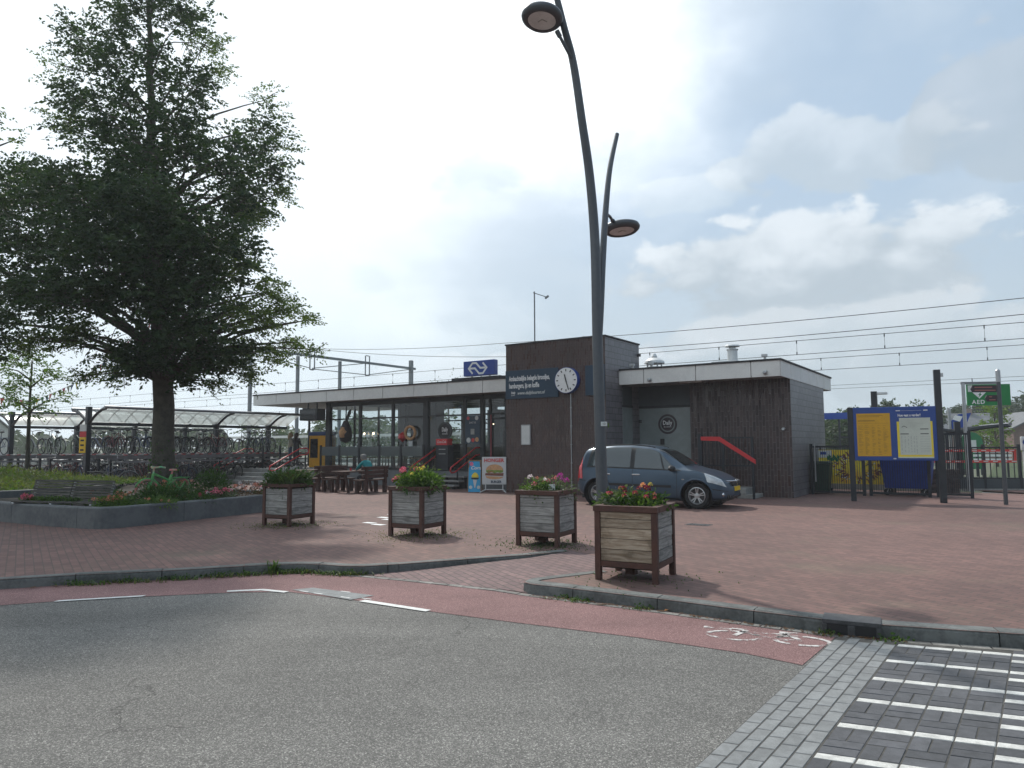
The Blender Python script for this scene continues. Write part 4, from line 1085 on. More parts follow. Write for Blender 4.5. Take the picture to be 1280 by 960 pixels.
def boards():
    # ice cream pavement board
    t = thing('pavement_board', 'blue ice cream pavement board standing by the cafe steps', 'sign', (-1.33, 25.25, 0), R(-9))
    q = Matrix.Rotation(R(-7), 3, 'X')
    def tilt(m): m.v = [tuple(q @ Vector(v)) for v in m.v]; return m
    m = MB(); m.box((-0.22, -0.02, 0), (0.22, 0.0, 1.06)); tilt(m).obj('panel', 'ice_blue', t)
    m = MB()
    for a, b in (((-0.235, -0.03, 0), (-0.215, 0.01, 1.1)), ((0.215, -0.03, 0), (0.235, 0.01, 1.1)), ((-0.214, -0.03, 1.07), (0.214, 0.01, 1.1))): m.box(a, b)
    tilt(m).obj('frame', 'wicker', t)
    m = MB(); m.beam((-0.21, 0.0, 1.05), (-0.21, 0.5, 0.0), 0.03); m.beam((0.21, 0.0, 1.05), (0.21, 0.5, 0), 0.03); m.beam((-0.21, 0.3, 0.4), (0.21, 0.3, 0.4), 0.03); m.obj('back_leg', 'wicker', t)
    m = MB(); m.lathe([(0.015, 0.14), (0.075, 0.42)], 14, (0.02, -0.032, 0), Matrix(((1, 0, 0), (0, 0.1, 0), (0, 0, 1)))); tilt(m).obj('cone', 'poster_grey', t)
    m = MB(); m.lathe([(0, 0.43), (0.13, 0.44), (0.14, 0.48), (0, 0.49)], 14, (0.02, -0.032, 0), Matrix(((1, 0, 0), (0, 0.1, 0), (0, 0, 1)))); tilt(m).obj('rim', 'black', t)
    m = MB(); m.lathe([(0, 0.49), (0.12, 0.5), (0.125, 0.56), (0.07, 0.64), (0, 0.68)], 14, (0.02, -0.03, 0), Matrix(((1, 0, 0), (0, 0.1, 0), (0, 0, 1)))); tilt(m).obj('ice_cream', 'poster_edge', t)
    m = MB(); m.lathe([(0.07, 0), (0.07, 0.005)], 14, (-0.12, -0.021, 0.97), Matrix.Rotation(R(90), 3, 'X')); tilt(m).obj('roundel', 'pink', t)
    m = MB()
    for x in (-0.13, 0.15): m.lathe([(0.06, 0), (0.06, 0.005)], 14, (x, -0.021, 0.16), Matrix.Rotation(R(90), 3, 'X'))
    tilt(m).obj('price_roundel', 'offwhite', t)
    o = text('Corn', 0.17, 'white', t, (-0.15, -0.025 - 0.105, 0.82), (pi / 2 - R(7), 0, R(0)), shear=0.3, bold=0.004); o.location = q @ Vector((-0.15, -0.024, 0.83)); o.rotation_euler = (pi / 2 - R(7), 0, 0)
    # burger poster stand
    t = thing('poster_stand', 'white poster stand with a big hamburger picture by the tower', 'sign', (-0.63, 24.95, 0), R(-8))
    m = MB(); m.box((-0.42, -0.03, 0.27), (0.42, 0.03, 1.21)); m.obj('frame', 'metal_light', t, bevel=0.008)
    m = MB(); m.box((-0.385, -0.036, 0.305), (0.385, -0.031, 1.175)); m.obj('poster', 'poster_grey', t)
    m = MB()
    for x in (-0.3, 0.3):
        m.beam((x, 0, 0.27), (x, 0, 0.09), 0.03); m.beam((x * 1.0, 0, 0.1), (x * 1.5, -0.3, 0.012), 0.03); m.beam((x, 0, 0.1), (x * 1.5, 0.3, 0.012), 0.03)
    m.beam((-0.3, 0, 0.1), (0.3, 0, 0.1), 0.025); m.obj('foot', 'metal_light', t)
    text('HONGER', 0.17, 'bar_red', t, (0, -0.038, 1.09), FACE, sx=0.98, align='CENTER', bold=0.006)
    text('BURGER', 0.115, 'sign_navy', t, (0.07, -0.038, 0.36), FACE, sx=0.85, align='CENTER', bold=0.005)
    def blobp(nm, pts, mat, y):
        m = MB(); m.prism(pts, -0.003, Matrix.Translation((0.02, y, 0))); m.obj(nm, mat, t)
    arc = lambda a0, a1, rx, rz, cx, cz, n=14: [(cx + rx * cos(R(a0 + (a1 - a0) * i / n)), cz + rz * sin(R(a0 + (a1 - a0) * i / n))) for i in range(n + 1)]
    blobp('bun', arc(0, 180, 0.3, 0.2, 0, 0.76), 'burger_bun', -0.037); blobp('bun', [(-0.3, 0.56)] + arc(180, 360, 0.3, 0.08, 0, 0.53), 'burger_bun', -0.037)
    blobp('salad', [(-0.3, 0.76), (-0.28, 0.68), (-0.2, 0.66), (-0.1, 0.69), (0, 0.65), (0.1, 0.69), (0.2, 0.66), (0.3, 0.70), (0.3, 0.76)], 'burger_leaf', -0.039)
    blobp('patty', [(-0.32, 0.66), (-0.33, 0.58), (0.3, 0.56), (0.32, 0.66)], 'burger_meat', -0.0375); blobp('tomato', [(-0.25, 0.71), (-0.1, 0.71), (0.02, 0.695), (-0.2, 0.685)], 'rail_red', -0.041)
boards()

def handrail(label, foot, group=None, bottom_loop=False, mirror=1):
    """red double tube rail on posts rising along +y of the station axes"""
    t = thing('handrail', label, 'handrail', foot, TH, 'red stair handrails')
    m = MB()
    a = Vector((0, 0, 0.86)); b = Vector((0, 1.4, 1.52)); c = Vector((0, 1.75, 1.53))
    a2 = Vector((0, 0.1, 0.62)); b2 = Vector((0, 1.4, 1.23)); c2 = Vector((0, 1.75, 1.26))
    loop = [c, Vector((0, 1.86, 1.48)), Vector((0, 1.88, 1.4)), Vector((0, 1.85, 1.31)), c2]
    low = [a2, Vector((0, -0.08, 0.6)), Vector((0, -0.17, 0.68)), Vector((0, -0.13, 0.8)), a]
    m.tube([a, b, *loop, b2, a2] + low[1:-1], 0.028, 8, closed=True); m.obj('rail', 'rail_red', t, smooth=True)
    m = MB()
    for y, z in ((0.25, 0.72), (0.85, 1.0), (1.7, 1.27)): m.beam((0, y, -0.05 if y < 1 else 0.3), (0, y, z), 0.045)
    m.obj('post', 'frame_dark', t)
    return t
def stairs():
    t = thing('entrance_steps', 'four pale stone steps up to the cafe door', 'steps', BL(-4.65, 0.35, 0), TH)
    for k in range(4):
        m = MB(); m.box((0, 0.3 * k, 0.155 * (k + 1) - 0.06), (2.05, 0.3 * k + 0.34, 0.155 * (k + 1))); m.obj('tread', 'step_stone', t, bevel=0.008)
    m = MB()
    for x in (0.05, 1.0, 1.9):
        for k in range(4): m.box((x, 0.3 * k + 0.06, 0.0), (x + 0.1, 0.3 * k + 0.28, 0.155 * (k + 1) - 0.061))
    m.obj('support', 'frame_dark', t)
    handrail('red double handrail on the left of the cafe steps', BL(-4.72, 0.5, 0))
    handrail('red double handrail right of the cafe steps beside the blue board', BL(-2.75, 0.5, 0))
    t = thing('platform_steps', 'wide pale concrete steps up to the platform', 'steps', BL(-15.2, -1.15, 0), TH)
    for k in range(4):
        m = MB(); m.box((0.2, 0.36 * k, 0), (4.1, 1.44, 0.155 * (k + 1))) if k == 0 else m.box((0.2, 0.36 * k, 0.155 * k + 0.001), (4.1, 1.44, 0.155 * (k + 1))); m.obj('tread', 'step_stone', t)
    for x in (0.0, 4.11):
        m = MB(); m.prism([(0, 0), (1.44, 0), (1.44, 0.78), (1.2, 0.78), (0, 0.2)], 0.19, Matrix(((0, 1, 0), (1, 0, 0), (0, 0, 1))).to_4x4()); m.v = [(v[0] + x, v[1], v[2]) for v in m.v]; m.obj('side_wall', 'concrete', t)
    handrail('red double handrail at the left of the platform steps', BL(-15.0, -1.1, 0))
    handrail('red double handrail at the right of the platform steps', BL(-11.1, -1.1, 0))
    # bent red flat bar on the black grille beside the right wing
    t = thing('stair_railing', 'black barred railing with bent red handrail behind the car', 'railing', BL(6.55, 1.0, 0), TH)
    m = MB(); m.prism([(0, 1.72), (0.55, 1.70), (1.62, 1.02), (1.62, 1.15), (0.58, 1.83), (0, 1.84)], 0.05, Matrix.Translation((0, -0.06, 0))); m.obj('handrail', 'rail_red', t, bevel=0.006)
    m = MB(); m.box((-0.1, -0.05, 0), (0.02, 0.07, 1.92)); m.box((1.5, -0.03, 0), (1.56, 0.03, 1.82)); m.obj('post', 'frame_dark', t)
    m = MB(); m.box((0.02, -0.02, 1.78), (1.5, 0.02, 1.82)); m.box((0.02, -0.02, 0.95), (1.5, 0.02, 0.99)); m.box((0.62, -0.025, 0), (0.7, 0.025, 1.78))
    for k in range(12): m.box((0.1 + k * 0.117, -0.01, 0.99), (0.118 + k * 0.117, 0.01, 1.78))
    m.obj('grille', 'frame_dark', t)
    m = MB(); m.box((1.0, 0.1, 0), (1.5, 1.05, 0.12)); m.box((0.7, 0.1, 0.121), (1.25, 1.05, 0.3)); tag(m.obj('concrete_step', 'concrete', loc=BL(6.55, 1.05, 0), rz=TH, bevel=0.01), 'low concrete step block behind the car', 'steps')
    # glass screen along the terrace and platform edge
    xs = [-10.85 + 1.26 * k for k in range(6)]
    t = thing('glass_screen', 'low glass screen on dark posts before the cafe windows', 'screen', BL(-11.0, 1.28, 0.62), TH)
    for k in range(6):
        x = 0.1 + 1.2 * k
        m = MB(); m.box((x - 0.04, -0.03, 0), (x + 0.04, 0.03, 1.04)); m.obj('post', 'frame_dark', t)
        if k < 5:
            m = MB(); m.add([(x + 0.05, 0, 0.06), (x + 1.15, 0, 0.06), (x + 1.15, 0, 0.98), (x + 0.05, 0, 0.98)], [(0, 1, 2, 3)]); pn = m.obj('pane', 'screen_glass', t, fix=False)
            m = MB(); m.box((x + 0.055, -0.006, 0.58), (x + 1.145, -0.002, 0.97)); m.obj('frosted_band', 'band_glass', pn)  # half-clear grey strip over the upper part of the pane
    t = thing('glass_screen', 'low glass screen on dark posts along the platform edge left of the cafe', 'screen', BL(-15.1, 0.42, 0.62), TH)
    for k in range(4):
        x = 0.1 + 1.2 * k
        m = MB(); m.box((x - 0.04, -0.03, 0), (x + 0.04, 0.03, 1.04)); m.obj('post', 'frame_dark', t)
    m = MB()
    for k in (0,): m.add([(0.15, 0, 0.06), (0.4, 0, 0.06), (0.4, 0, 0.98), (0.15, 0, 0.98)], [(0, 1, 2, 3)])
    m.obj('pane', 'screen_glass', t, fix=False)
stairs()

def picnic(label, loc, rz):
    """table and two backed benches of dark planks"""
    t = thing('picnic_table', label + ' table top on plank legs', 'table', loc, rz, 'picnic tables on the terrace')
    m = MB()
    for k in range(5): m.box((-0.38 + k * 0.155, -0.75, 0.70), (-0.24 + k * 0.155, 0.75, 0.745))
    m.obj('tabletop', 'brown_wood', t)
    for y in (-0.55, 0.55):
        m = MB(); m.beam((-0.32, y, 0), (-0.12, y, 0.70), 0.09, 0.05); m.beam((0.32, y, 0), (0.12, y, 0.70), 0.09, 0.05); m.box((-0.33, y - 0.03, 0.62), (0.33, y + 0.03, 0.699)); m.obj('leg', 'brown_wood', t)
    return t
def bench(label, loc, rz):
    b = thing('bench', label, 'bench', loc, rz, 'plank benches on the terrace')
    m = MB()
    for k in range(3): m.box((-0.2 + k * 0.14, -0.62, 0.42), (-0.07 + k * 0.14, 0.62, 0.465))
    m.obj('seat', 'brown_wood', b)
    m = MB(); q = Matrix.Rotation(R(10), 3, 'Y')
    for k in range(3): m.box((0.225, -0.62, 0.52 + k * 0.135), (0.265, 0.62, 0.64 + k * 0.135))
    m.obj('backrest', 'brown_wood', b)
    for y in (-0.45, 0.45):
        m = MB(); m.box((-0.22, y - 0.05, 0), (-0.1, y + 0.05, 0.419)); m.obj('leg', 'brown_wood', b)
        m = MB(); m.box((0.2, y - 0.05, 0), (0.3, y + 0.05, 0.88)) if False else m.box((0.266, y - 0.05, 0), (0.33, y + 0.05, 0.9)); m.box((0.2, y - 0.05, 0.0), (0.265, y + 0.05, 0.419)); m.obj('leg', 'brown_wood', b)
    return b
woodmat('brown_wood', (0.055, 0.028, 0.024), (0.09, 0.045, 0.036), (14, 1.5, 14), 0.6)
def terrace():
    c = Vector((-5.58, 25.55, 0))
    picnic('dark brown picnic', c, TH)
    bench('dark brown plank bench left of the picnic table, empty', c - EX * 0.78, TH + pi)
    bench('dark brown plank bench right of the picnic table, under the seated man', c + EX * 0.78, TH)
    c2 = c + EX * -2.55 + EY * 0.15
    picnic('second dark brown picnic, left behind the plant box,', c2, TH)
    bench('dark brown plank bench behind the leftmost plant box', c2 + EX * 0.78, TH)
terrace()

# ------------------------------------------------------------------ plant boxes
woodmat('grey_boards', (0.185, 0.178, 0.168), (0.37, 0.36, 0.335), (1.6, 1.6, 16), 0.85, 0.22)
woodmat('tan_boards', (0.23, 0.165, 0.11), (0.43, 0.35, 0.265), (1.6, 1.6, 16), 0.8, 0.3, (0.1, 0.072, 0.045))
mk('corten', (0.06, 0.025, 0.018), 0.7, var=0.3, scale=5, bump=0.15, c2=(0.09, 0.036, 0.024))
mk('soil', (0.03, 0.024, 0.018), 1.0, var=0.4, scale=12, bump=0.6)
leafmat('leaf_bush', (0.02, 0.05, 0.012), (0.07, 0.13, 0.03))
leafmat('leaf_light', (0.05, 0.1, 0.02), (0.13, 0.2, 0.05))
leafmat('leaf_dark', (0.012, 0.032, 0.012), (0.035, 0.07, 0.025))
leafmat('leaf_strap', (0.03, 0.065, 0.018), (0.11, 0.16, 0.06))
leafmat('leaf_brown', (0.09, 0.045, 0.025), (0.18, 0.1, 0.05), 0.15)
leafmat('leaf_grey', (0.06, 0.08, 0.055), (0.14, 0.17, 0.11))
leafmat('grass_mix', (0.05, 0.075, 0.02), (0.16, 0.17, 0.06))
for nm, a, b in (('petal_pink', (0.6, 0.09, 0.16), (0.8, 0.25, 0.32)), ('petal_magenta', (0.45, 0.03, 0.3), (0.6, 0.1, 0.45)), ('petal_white', (0.65, 0.55, 0.55), (0.8, 0.76, 0.74)), ('petal_red', (0.22, 0.008, 0.03), (0.42, 0.03, 0.08)),
                 ('petal_orange', (0.75, 0.28, 0.1), (0.85, 0.45, 0.2)), ('petal_yellow', (0.75, 0.6, 0.06), (0.8, 0.72, 0.2)), ('petal_salmon', (0.55, 0.16, 0.1), (0.7, 0.3, 0.2))):
    leafmat(nm, a, b, 0.2, 0.55, (1.1, 1.05, 1.05))

def plant_box(label, c, rz, boards, w=0.75, h=0.88):
    t = thing('plant_box', label, 'plant box', c, rz, 'wooden plant boxes on the plaza')
    k = w / 2
    m = MB()
    for sx in (-1, 1):
        for sy in (-1, 1):
            m2 = MB(); m2.box((sx * k - 0.035 * (1 + sx), sy * k - 0.035 * (1 + sy), 0), (sx * k + 0.035 * (1 - sx), sy * k + 0.035 * (1 - sy), h - 0.0705)); m2.obj('leg', 'corten', t, bevel=0.004)
    m = MB(); i = k - 0.0705; mb_ = MB()
    for s in (-1, 1):
        m.box((-k - 0.012, s * k - (0.09 if s > 0 else -0.0) + (0.012 if s > 0 else -0.012), h - 0.07), (k + 0.012, s * k + (0.09 if s < 0 else 0) - (0.012 if s < 0 else -0.012), h))
        m.box((s * k - (0.09 if s > 0 else 0) + (0.012 if s > 0 else -0.012), -k + 0.079, h - 0.0695), (s * k + (0.09 if s < 0 else 0) - (0.012 if s < 0 else -0.012), k - 0.079, h - 0.0005))
        m2 = m; m = mb_; m.box((-i, s * (k - 0.03) - 0.02, 0.16), (i, s * (k - 0.03) + 0.02, 0.225)); m.box((s * (k - 0.03) - 0.02, -i, 0.16), (s * (k - 0.03) + 0.02, i, 0.225)); m = m2
    m.obj('rim', 'corten', t, bevel=0.004); m = mb_; m.obj('bottom_rail', 'corten', t, bevel=0.003)
    hs = [0.227]
    q = random.Random(label)
    while hs[-1] < h - 0.10: hs.append(min(h - 0.073, hs[-1] + q.uniform(0.10, 0.15)))
    for s in (-1, 1):
        m = MB()
        for a, b in zip(hs, hs[1:]): m.box((-i + 0.002, s * (k - 0.032) - 0.014 + q.uniform(-.003, .003), a + 0.003), (i - 0.002, s * (k - 0.032) + 0.014, b - 0.003))
        m.obj('board_panel', boards if s < 0 else 'grey_boards', t, bevel=0.003)
        m = MB()
        for a, b in zip(hs, hs[1:]): m.box((s * (k - 0.032) - 0.014, -i + 0.002, a + 0.003), (s * (k - 0.032) + 0.014 + q.uniform(-.003, .003), i - 0.002, b - 0.003))
        m.obj('board_panel', 'grey_boards', t, bevel=0.003)
    m = MB(); m.box((-i, -i, 0.14), (i, i, 0.159)); m.box((-i + 0.03, -i + 0.03, 0.3), (i - 0.03, i - 0.03, h - 0.05)); m.obj('soil', 'soil', t)
    m = MB(); m.box((-0.12, -0.06, 0.03), (0.0, 0.06, 0.139)); m.obj('drain_block', 'corten', t)
    return t

BOX = {}
def boxes():
    A = R(-28)
    def cen(n, rz=A, w=0.75):     # centre from the corner nearest the camera
        ax = Vector((cos(rz), sin(rz), 0)); ay = Vector((-sin(rz), cos(rz), 0)); return Vector((n[0], n[1], 0)) - ax * w / 2 + ay * w / 2
    BOX['a'] = cen((-4.47, 14.57), R(-27), 0.74); BOX['b'] = cen((-1.58, 12.72), R(-29)); BOX['c'] = cen((0.71, 11.41), R(-28)); BOX['d'] = cen((1.66, 8.41), R(-28), 0.77)
    plant_box('grey plant box overgrown with strap leaved plants, nearest the raised bed', BOX['a'], R(-27), 'grey_boards', 0.74, 0.85)
    plant_box('grey plant box with round pink blooms, in front of the cafe steps', BOX['b'], R(-29), 'grey_boards')
    plant_box('grey plant box with small white and purple flowers, in front of the brick tower', BOX['c'], R(-28), 'grey_boards')
    plant_box('tan plant box with red and orange flowers, beside the kerb at the lamp post', BOX['d'], R(-28), 'tan_boards', 0.77)
    # plantings
    def stems(n, rx, z, seed):
        q = random.Random(seed); return [(q.uniform(-rx, rx), q.uniform(-rx, rx), z) for _ in range(n)]
    t = thing('strap_plant', 'bushy strap leaved greenery filling the leftmost plant box', 'plant', BOX['a'] + Vector((0, 0, 0.78)), R(-27))
    blades(t, 'leaf_strap', stems(520, 0.34, 0, 1), 0.44, 0.03, 1, 0.85); blades(t, 'leaf_brown', stems(130, 0.26, 0.05, 2), 0.4, 0.03, 2, 0.7, 'dry_leaves'); bush(t, 'leaf_bush', (0, 0, 0.12), 0.44, 0.44, 0.25, 1300, 0.09, 0.035, 3)
    t = thing('flower_plant', 'leafy green plants with pink and yellow blooms in a plant box', 'plant', BOX['b'] + Vector((0, 0, 0.82)), R(-29))
    bush(t, 'leaf_bush', (0.02, 0, 0.08), 0.42, 0.4, 0.24, 2100, 0.085, 0.034, 4); bush(t, 'leaf_light', (0.07, -0.05, 0.14), 0.4, 0.4, 0.26, 900, 0.08, 0.026, 5)
    for i, (x, y, z, r, c) in enumerate([(-0.38, -0.2, 0.16, .055, 'petal_pink'), (-0.28, -0.24, 0.2, .06, 'petal_pink'), (-0.2, -0.2, 0.33, .06, 'petal_pink'), (-0.14, -0.25, 0.36, .055, 'petal_pink'), (-0.24, -0.1, 0.3, .05, 'petal_pink'), (0.03, -0.1, 0.36, .05, 'petal_salmon'),
                                          (0.12, -0.12, 0.37, .035, 'petal_yellow'), (0.16, -0.05, 0.39, .035, 'petal_yellow'), (0.07, -0.28, 0.28, .03, 'petal_yellow'), (0.2, -0.16, 0.36, .03, 'petal_yellow')]):
        m = MB(); flower(m, (x, y, z), r, i, 22); f = m.obj('flower', c, t, fix=False)
    t = thing('flower_plant', 'low mixed plants with white pink and purple flowers and a name card', 'plant', BOX['c'] + Vector((0, 0, 0.83)), R(-28))
    bush(t, 'leaf_light', (-0.1, -0.15, 0.02), 0.3, 0.24, 0.2, 900, 0.055, 0.027, 6); bush(t, 'leaf_grey', (0.08, 0.05, 0.04), 0.36, 0.34, 0.22, 1200, 0.055, 0.024, 7); bush(t, 'leaf_dark', (0.12, -0.18, 0.02), 0.24, 0.18, 0.15, 500, 0.05, 0.02, 8)
    q = random.Random(3)
    for i in range(13):
        x = q.uniform(-0.3, 0.3); y = q.uniform(-0.3, 0.2); c = 'petal_magenta' if x > 0.14 else q.choice(['petal_white', 'petal_white', 'petal_salmon', 'petal_pink']) if x > -0.2 else q.choice(['petal_red', 'petal_white'])
        m = MB(); flower(m, (x, y, q.uniform(0.12, 0.24)), q.uniform(0.02, 0.045), 20 + i, 16); m.obj('flower', c, t, fix=False)
    for i, (x, y, z) in enumerate([(0.26, -0.02, 0.27), (0.32, 0.08, 0.19), (-0.24, -0.1, 0.24)]):
        m = MB(); flower(m, (x, y, z), 0.055, 50 + i, 20); m.obj('flower', 'petal_magenta' if x > 0 else 'petal_white', t, fix=False)
    m = MB(); m.box((0.15, -0.22, 0.06), (0.25, -0.21, 0.15), Matrix.Rotation(R(20), 3, 'Z')); m.obj('card', 'offwhite', t)
    t = thing('flower_plant', 'dahlia plants with dark red and orange yellow blooms in the tan plant box', 'plant', BOX['d'] + Vector((0, 0, 0.83)), R(-28))
    bush(t, 'leaf_bush', (-0.04, 0.05, 0.04), 0.4, 0.34, 0.17, 1300, 0.07, 0.036, 9); bush(t, 'leaf_grey', (-0.16, 0.0, 0.06), 0.32, 0.28, 0.18, 700, 0.065, 0.034, 10); bush(t, 'leaf_light', (0.15, -0.05, 0.02), 0.22, 0.2, 0.13, 300, 0.06, 0.03, 11)
    for i, (x, y, z, r, c) in enumerate([(-0.3, -0.12, 0.14, .032, 'petal_pink'), (-0.14, 0.0, 0.2, .036, 'petal_red'), (-0.11, -0.04, 0.16, .03, 'petal_red'), (0.02, 0.1, 0.2, .03, 'petal_red'), (0.09, 0.05, 0.24, .038, 'petal_orange'), (0.14, 0.08, 0.2, .042, 'petal_red'), (0.15, -0.02, 0.13, .04, 'petal_red'), (0.13, 0.02, 0.22, .03, 'petal_red'), (0.24, 0.02, 0.14, .028, 'petal_salmon'), (0.17, 0.1, 0.25, 0.03, 'petal_yellow'), (-0.24, -0.2, 0.15, .03, 'petal_red'), (-0.05, -0.24, 0.13, .03, 'petal_red'), (0.06, -0.16, 0.16, .034, 'petal_red'), (-0.2, 0.05, 0.2, .03, 'petal_salmon'), (0.2, -0.18, 0.12, .03, 'petal_red'), (0.28, -0.1, 0.1, .026, 'petal_red')]):
        z += 0.03; m = MB(); flower(m, (x, y, z), r, 80 + i, 22); f = m.obj('flower', c, t, fix=False)
        m = MB(); m.lathe([(0, -.007), (0.008, 0), (0, 0.008)], 7, (x * 1.0, y - r * 0.9, z), caps=False); m.obj('flower_heart', 'yellow', f)
boxes()

def weeds():
    spots = [(-4.9, 9.37), (-4.35, 9.55), (-3.9, 9.72), (-3.6, 9.83), (-3.25, 9.95), (-3.05, 9.99), (-2.85, 9.99), (-2.4, 9.86), (-2.15, 9.8), (-5.4, 9.22), (0.55, 8.25), (0.75, 8.12), (2.87, 6.68), (3.33, 6.46), (1.35, 7.72)]
    q = random.Random(5)
    for i, (x, y) in enumerate(spots):
        t = thing('weed', 'low green weeds growing along the foot of the kerb', 'weed', (x, y, -0.12), 0, 'weeds along the kerb')
        big = 1.0 if x < 0 else 0.45
        if i == 4:
            t['label'] = 'tallest leafy weed at the kerb bend'; blades(t, 'leaf_light', [(q.uniform(-.06, .06), q.uniform(-.04, .04), 0) for _ in range(26)], 0.3, 0.02, i, 0.3)
        n = int(70 * big)
        pts = [(q.gauss(0, 0.2 * big), q.gauss(-0.02, 0.035), 0) for _ in range(n)]
        blades(t, 'leaf_light' if i % 2 else 'grass_mix', pts, 0.08 * (0.6 + big * .6), 0.012, 10 + i, 0.9)
        bush(t, 'leaf_bush', (0, -0.02, 0.015), 0.24 * big, 0.05, 0.05, int(110 * big), 0.035, 0.02, 30 + i)
    # debris and sand gathered against the kerb
    m = MB()
    for i in range(520):
        a = q.choice([0, 1]); 
        if a: x = q.uniform(-6, -2); y = np.interp(x, [-6.27, -4.93, -3.2, -2.75, -1.9], [8.95, 9.38, 9.95, 10.0, 9.78]) - abs(q.gauss(0, 0.06))
        else: x = q.uniform(0.2, 3.4); y = np.interp(x, [0.2, 0.867, 1.563, 2.236, 2.862, 3.6], [8.45, 8.06, 7.6, 7.11, 6.66, 6.35]) - abs(q.gauss(0, 0.05))
        r = q.uniform(0.006, 0.022); t_ = q.uniform(0, 6.3)
        m.add([(x + r * cos(t_ + k * 1.6), y + r * sin(t_ + k * 1.6), -0.1075 + q.uniform(0, 0.008)) for k in range(4)], [(0, 1, 2, 3)])
    tag(m.obj('debris', 'leaf_brown', fix=False), 'dry leaves and grit lying along the kerb', 'debris', kind='stuff')
    m = MB()
    m2 = thing('fallen_leaf', 'single orange leaf lying by the kerb stones', 'leaf', (1.55, 7.58, -0.105), 0.5)
    m.add([(0, 0, 0), (0.05, -0.03, 0.015), (0.11, 0, 0.01), (0.05, 0.035, 0.012)], [(0, 1, 2, 3)]); m.obj('blade', 'petal_orange', m2, fix=False)
    # grass tufts round the feet of the plant boxes
    for k, lb in (('a', 'mossy grass under the leftmost plant box'), ('b', 'mossy grass under the pink flowered plant box'), ('c', 'mossy grass under the plant box before the tower'), ('d', 'thin grass under the tan plant box')):
        c = BOX[k]; n = 900 if k != 'd' else 150
        t = thing('grass', lb, 'grass', c, 0); t['kind'] = 'stuff'
        blades(t, 'grass_mix' if k in 'ab' else 'leaf_bush', [(q.gauss(0, 0.42), q.gauss(-0.06, 0.42), 0.0) for _ in range(n)], 0.035, 0.012, 60 + ord(k), 1.2)
weeds()

# ------------------------------------------------------------------ street lamp
def lamp():
    t = thing('street_lamp', 'tall grey curved street lamp with two disc heads', 'street lamp', (1.27, 10.0, 0))
    mk('lamp_grey', (0.088, 0.095, 0.105), 0.45, metal=0.35, var=0.1, scale=2)
    mk('lamp_glass', (0.72, 0.73, 0.72), 0.35, var=0.1)
    O = Vector((1.27, 10.0, 0))
    def rel(P): return [Vector(p) - O for p in P]
    def smooth(P, n=6):
        P = [Vector(p) for p in P]; out = []
        for i in range(len(P) - 1):
            a = P[max(i - 1, 0)]; b = P[i]; c = P[i + 1]; d = P[min(i + 2, len(P) - 1)]
            for k in range(n):
                s = k / n
                out.append(0.5 * ((2 * b) + (c - a) * s + (2 * a - 5 * b + 4 * c - d) * s * s + (3 * b - a - 3 * c + d) * s ** 3))
        return out + [P[-1]]
    main = smooth(rel([(1.24, 10, 0), (1.232, 10, 0.9), (1.215, 10, 2.0), (1.2, 10, 3.2), (1.185, 9.98, 4.45), (1.115, 9.9, 5.39), (1.0, 9.75, 6.14), (0.88, 9.62, 6.9), (0.745, 9.45, 7.32), (0.65, 9.36, 7.66), (0.5, 9.22, 8.15)]))
    m = MB(); n = len(main); m.tube(main, [0.083 - 0.045 * (i / (n - 1)) ** 1.2 for i in range(n)], 16); m.obj('pole', 'lamp_grey', t, smooth=True, angle=50)
    br = smooth(rel([(1.205, 10, 3.0), (1.25, 10.02, 3.55), (1.30, 10.1, 4.18), (1.39, 10.3, 5.06), (1.49, 10.5, 5.75), (1.635, 10.7, 6.36)])); n = len(br)
    m = MB(); m.tube(br, [0.06 - 0.026 * (i / (n - 1)) for i in range(n)], 14); m.obj('branch', 'lamp_grey', t, smooth=True, angle=50)
    m = MB(); m.lathe([(0.13, 0), (0.13, 0.02), (0.1, 0.04)], 20); m.obj('base_plate', 'lamp_grey', t)
    def head(c, rot, arm):
        c = Vector(c) - O
        q = Matrix.Rotation(rot[0], 3, 'X') @ Matrix.Rotation(rot[1], 3, 'Y')
        m = MB(); m.lathe([(0.19, -0.045), (0.235, -0.055), (0.275, -0.02), (0.285, 0.01), (0.27, 0.045), (0.2, 0.075), (0.1, 0.085), (0, 0.088)], 40, c, q, caps=False); h = m.obj('lamp_head', 'lamp_grey', t, smooth=True, angle=60)
        m = MB(); m.lathe([(0.0, -0.04), (0.192, -0.04)], 40, c, q, caps=False); g = m.obj('lamp_glass', 'lamp_glass', h)
        m = MB(); m.beam(c + q @ Vector((-0.05, 0.03, -0.043)), c + q @ Vector((0.0, -0.03, -0.043)), 0.014, 0.004); m.beam(c + q @ Vector((0.0, -0.03, -0.043)), c + q @ Vector((0.07, 0.01, -0.043)), 0.014, 0.004); m.obj('lamp_unit', 'print_grey', h)
        m = MB(); P = rel(arm); m.tube(P, [0.022] * len(P), 10); m.tube([P[-1] - (P[-1] - P[-2]).normalized() * 0.09, P[-1]], 0.034, 10); m.obj('arm', 'lamp_grey', h, smooth=True, angle=50)
    head((0.435, 9.3, 7.37), (R(-5), R(6)), [(0.87, 9.6, 6.93), (0.75, 9.45, 7.06), (0.64, 9.42, 7.26)])
    head((1.70, 10.85, 4.92), (R(-4), R(-4)), [(1.385, 10.3, 4.99), (1.47, 10.45, 4.98), (1.56, 10.68, 4.96)])
    m = MB(); m.box((-0.05, -0.086, 1.86), (0.035, -0.0775, 1.92)); m.obj('number_plate', 'offwhite', t)
    m = MB(); m.box((0.045, -0.075, 1.84), (0.065, -0.06, 1.9)); m.obj('sticker', 'leaf_light', t)
    text('13', 0.045, 'black', t, (-0.008, -0.0875, 1.89), FACE, align='CENTER')
lamp()

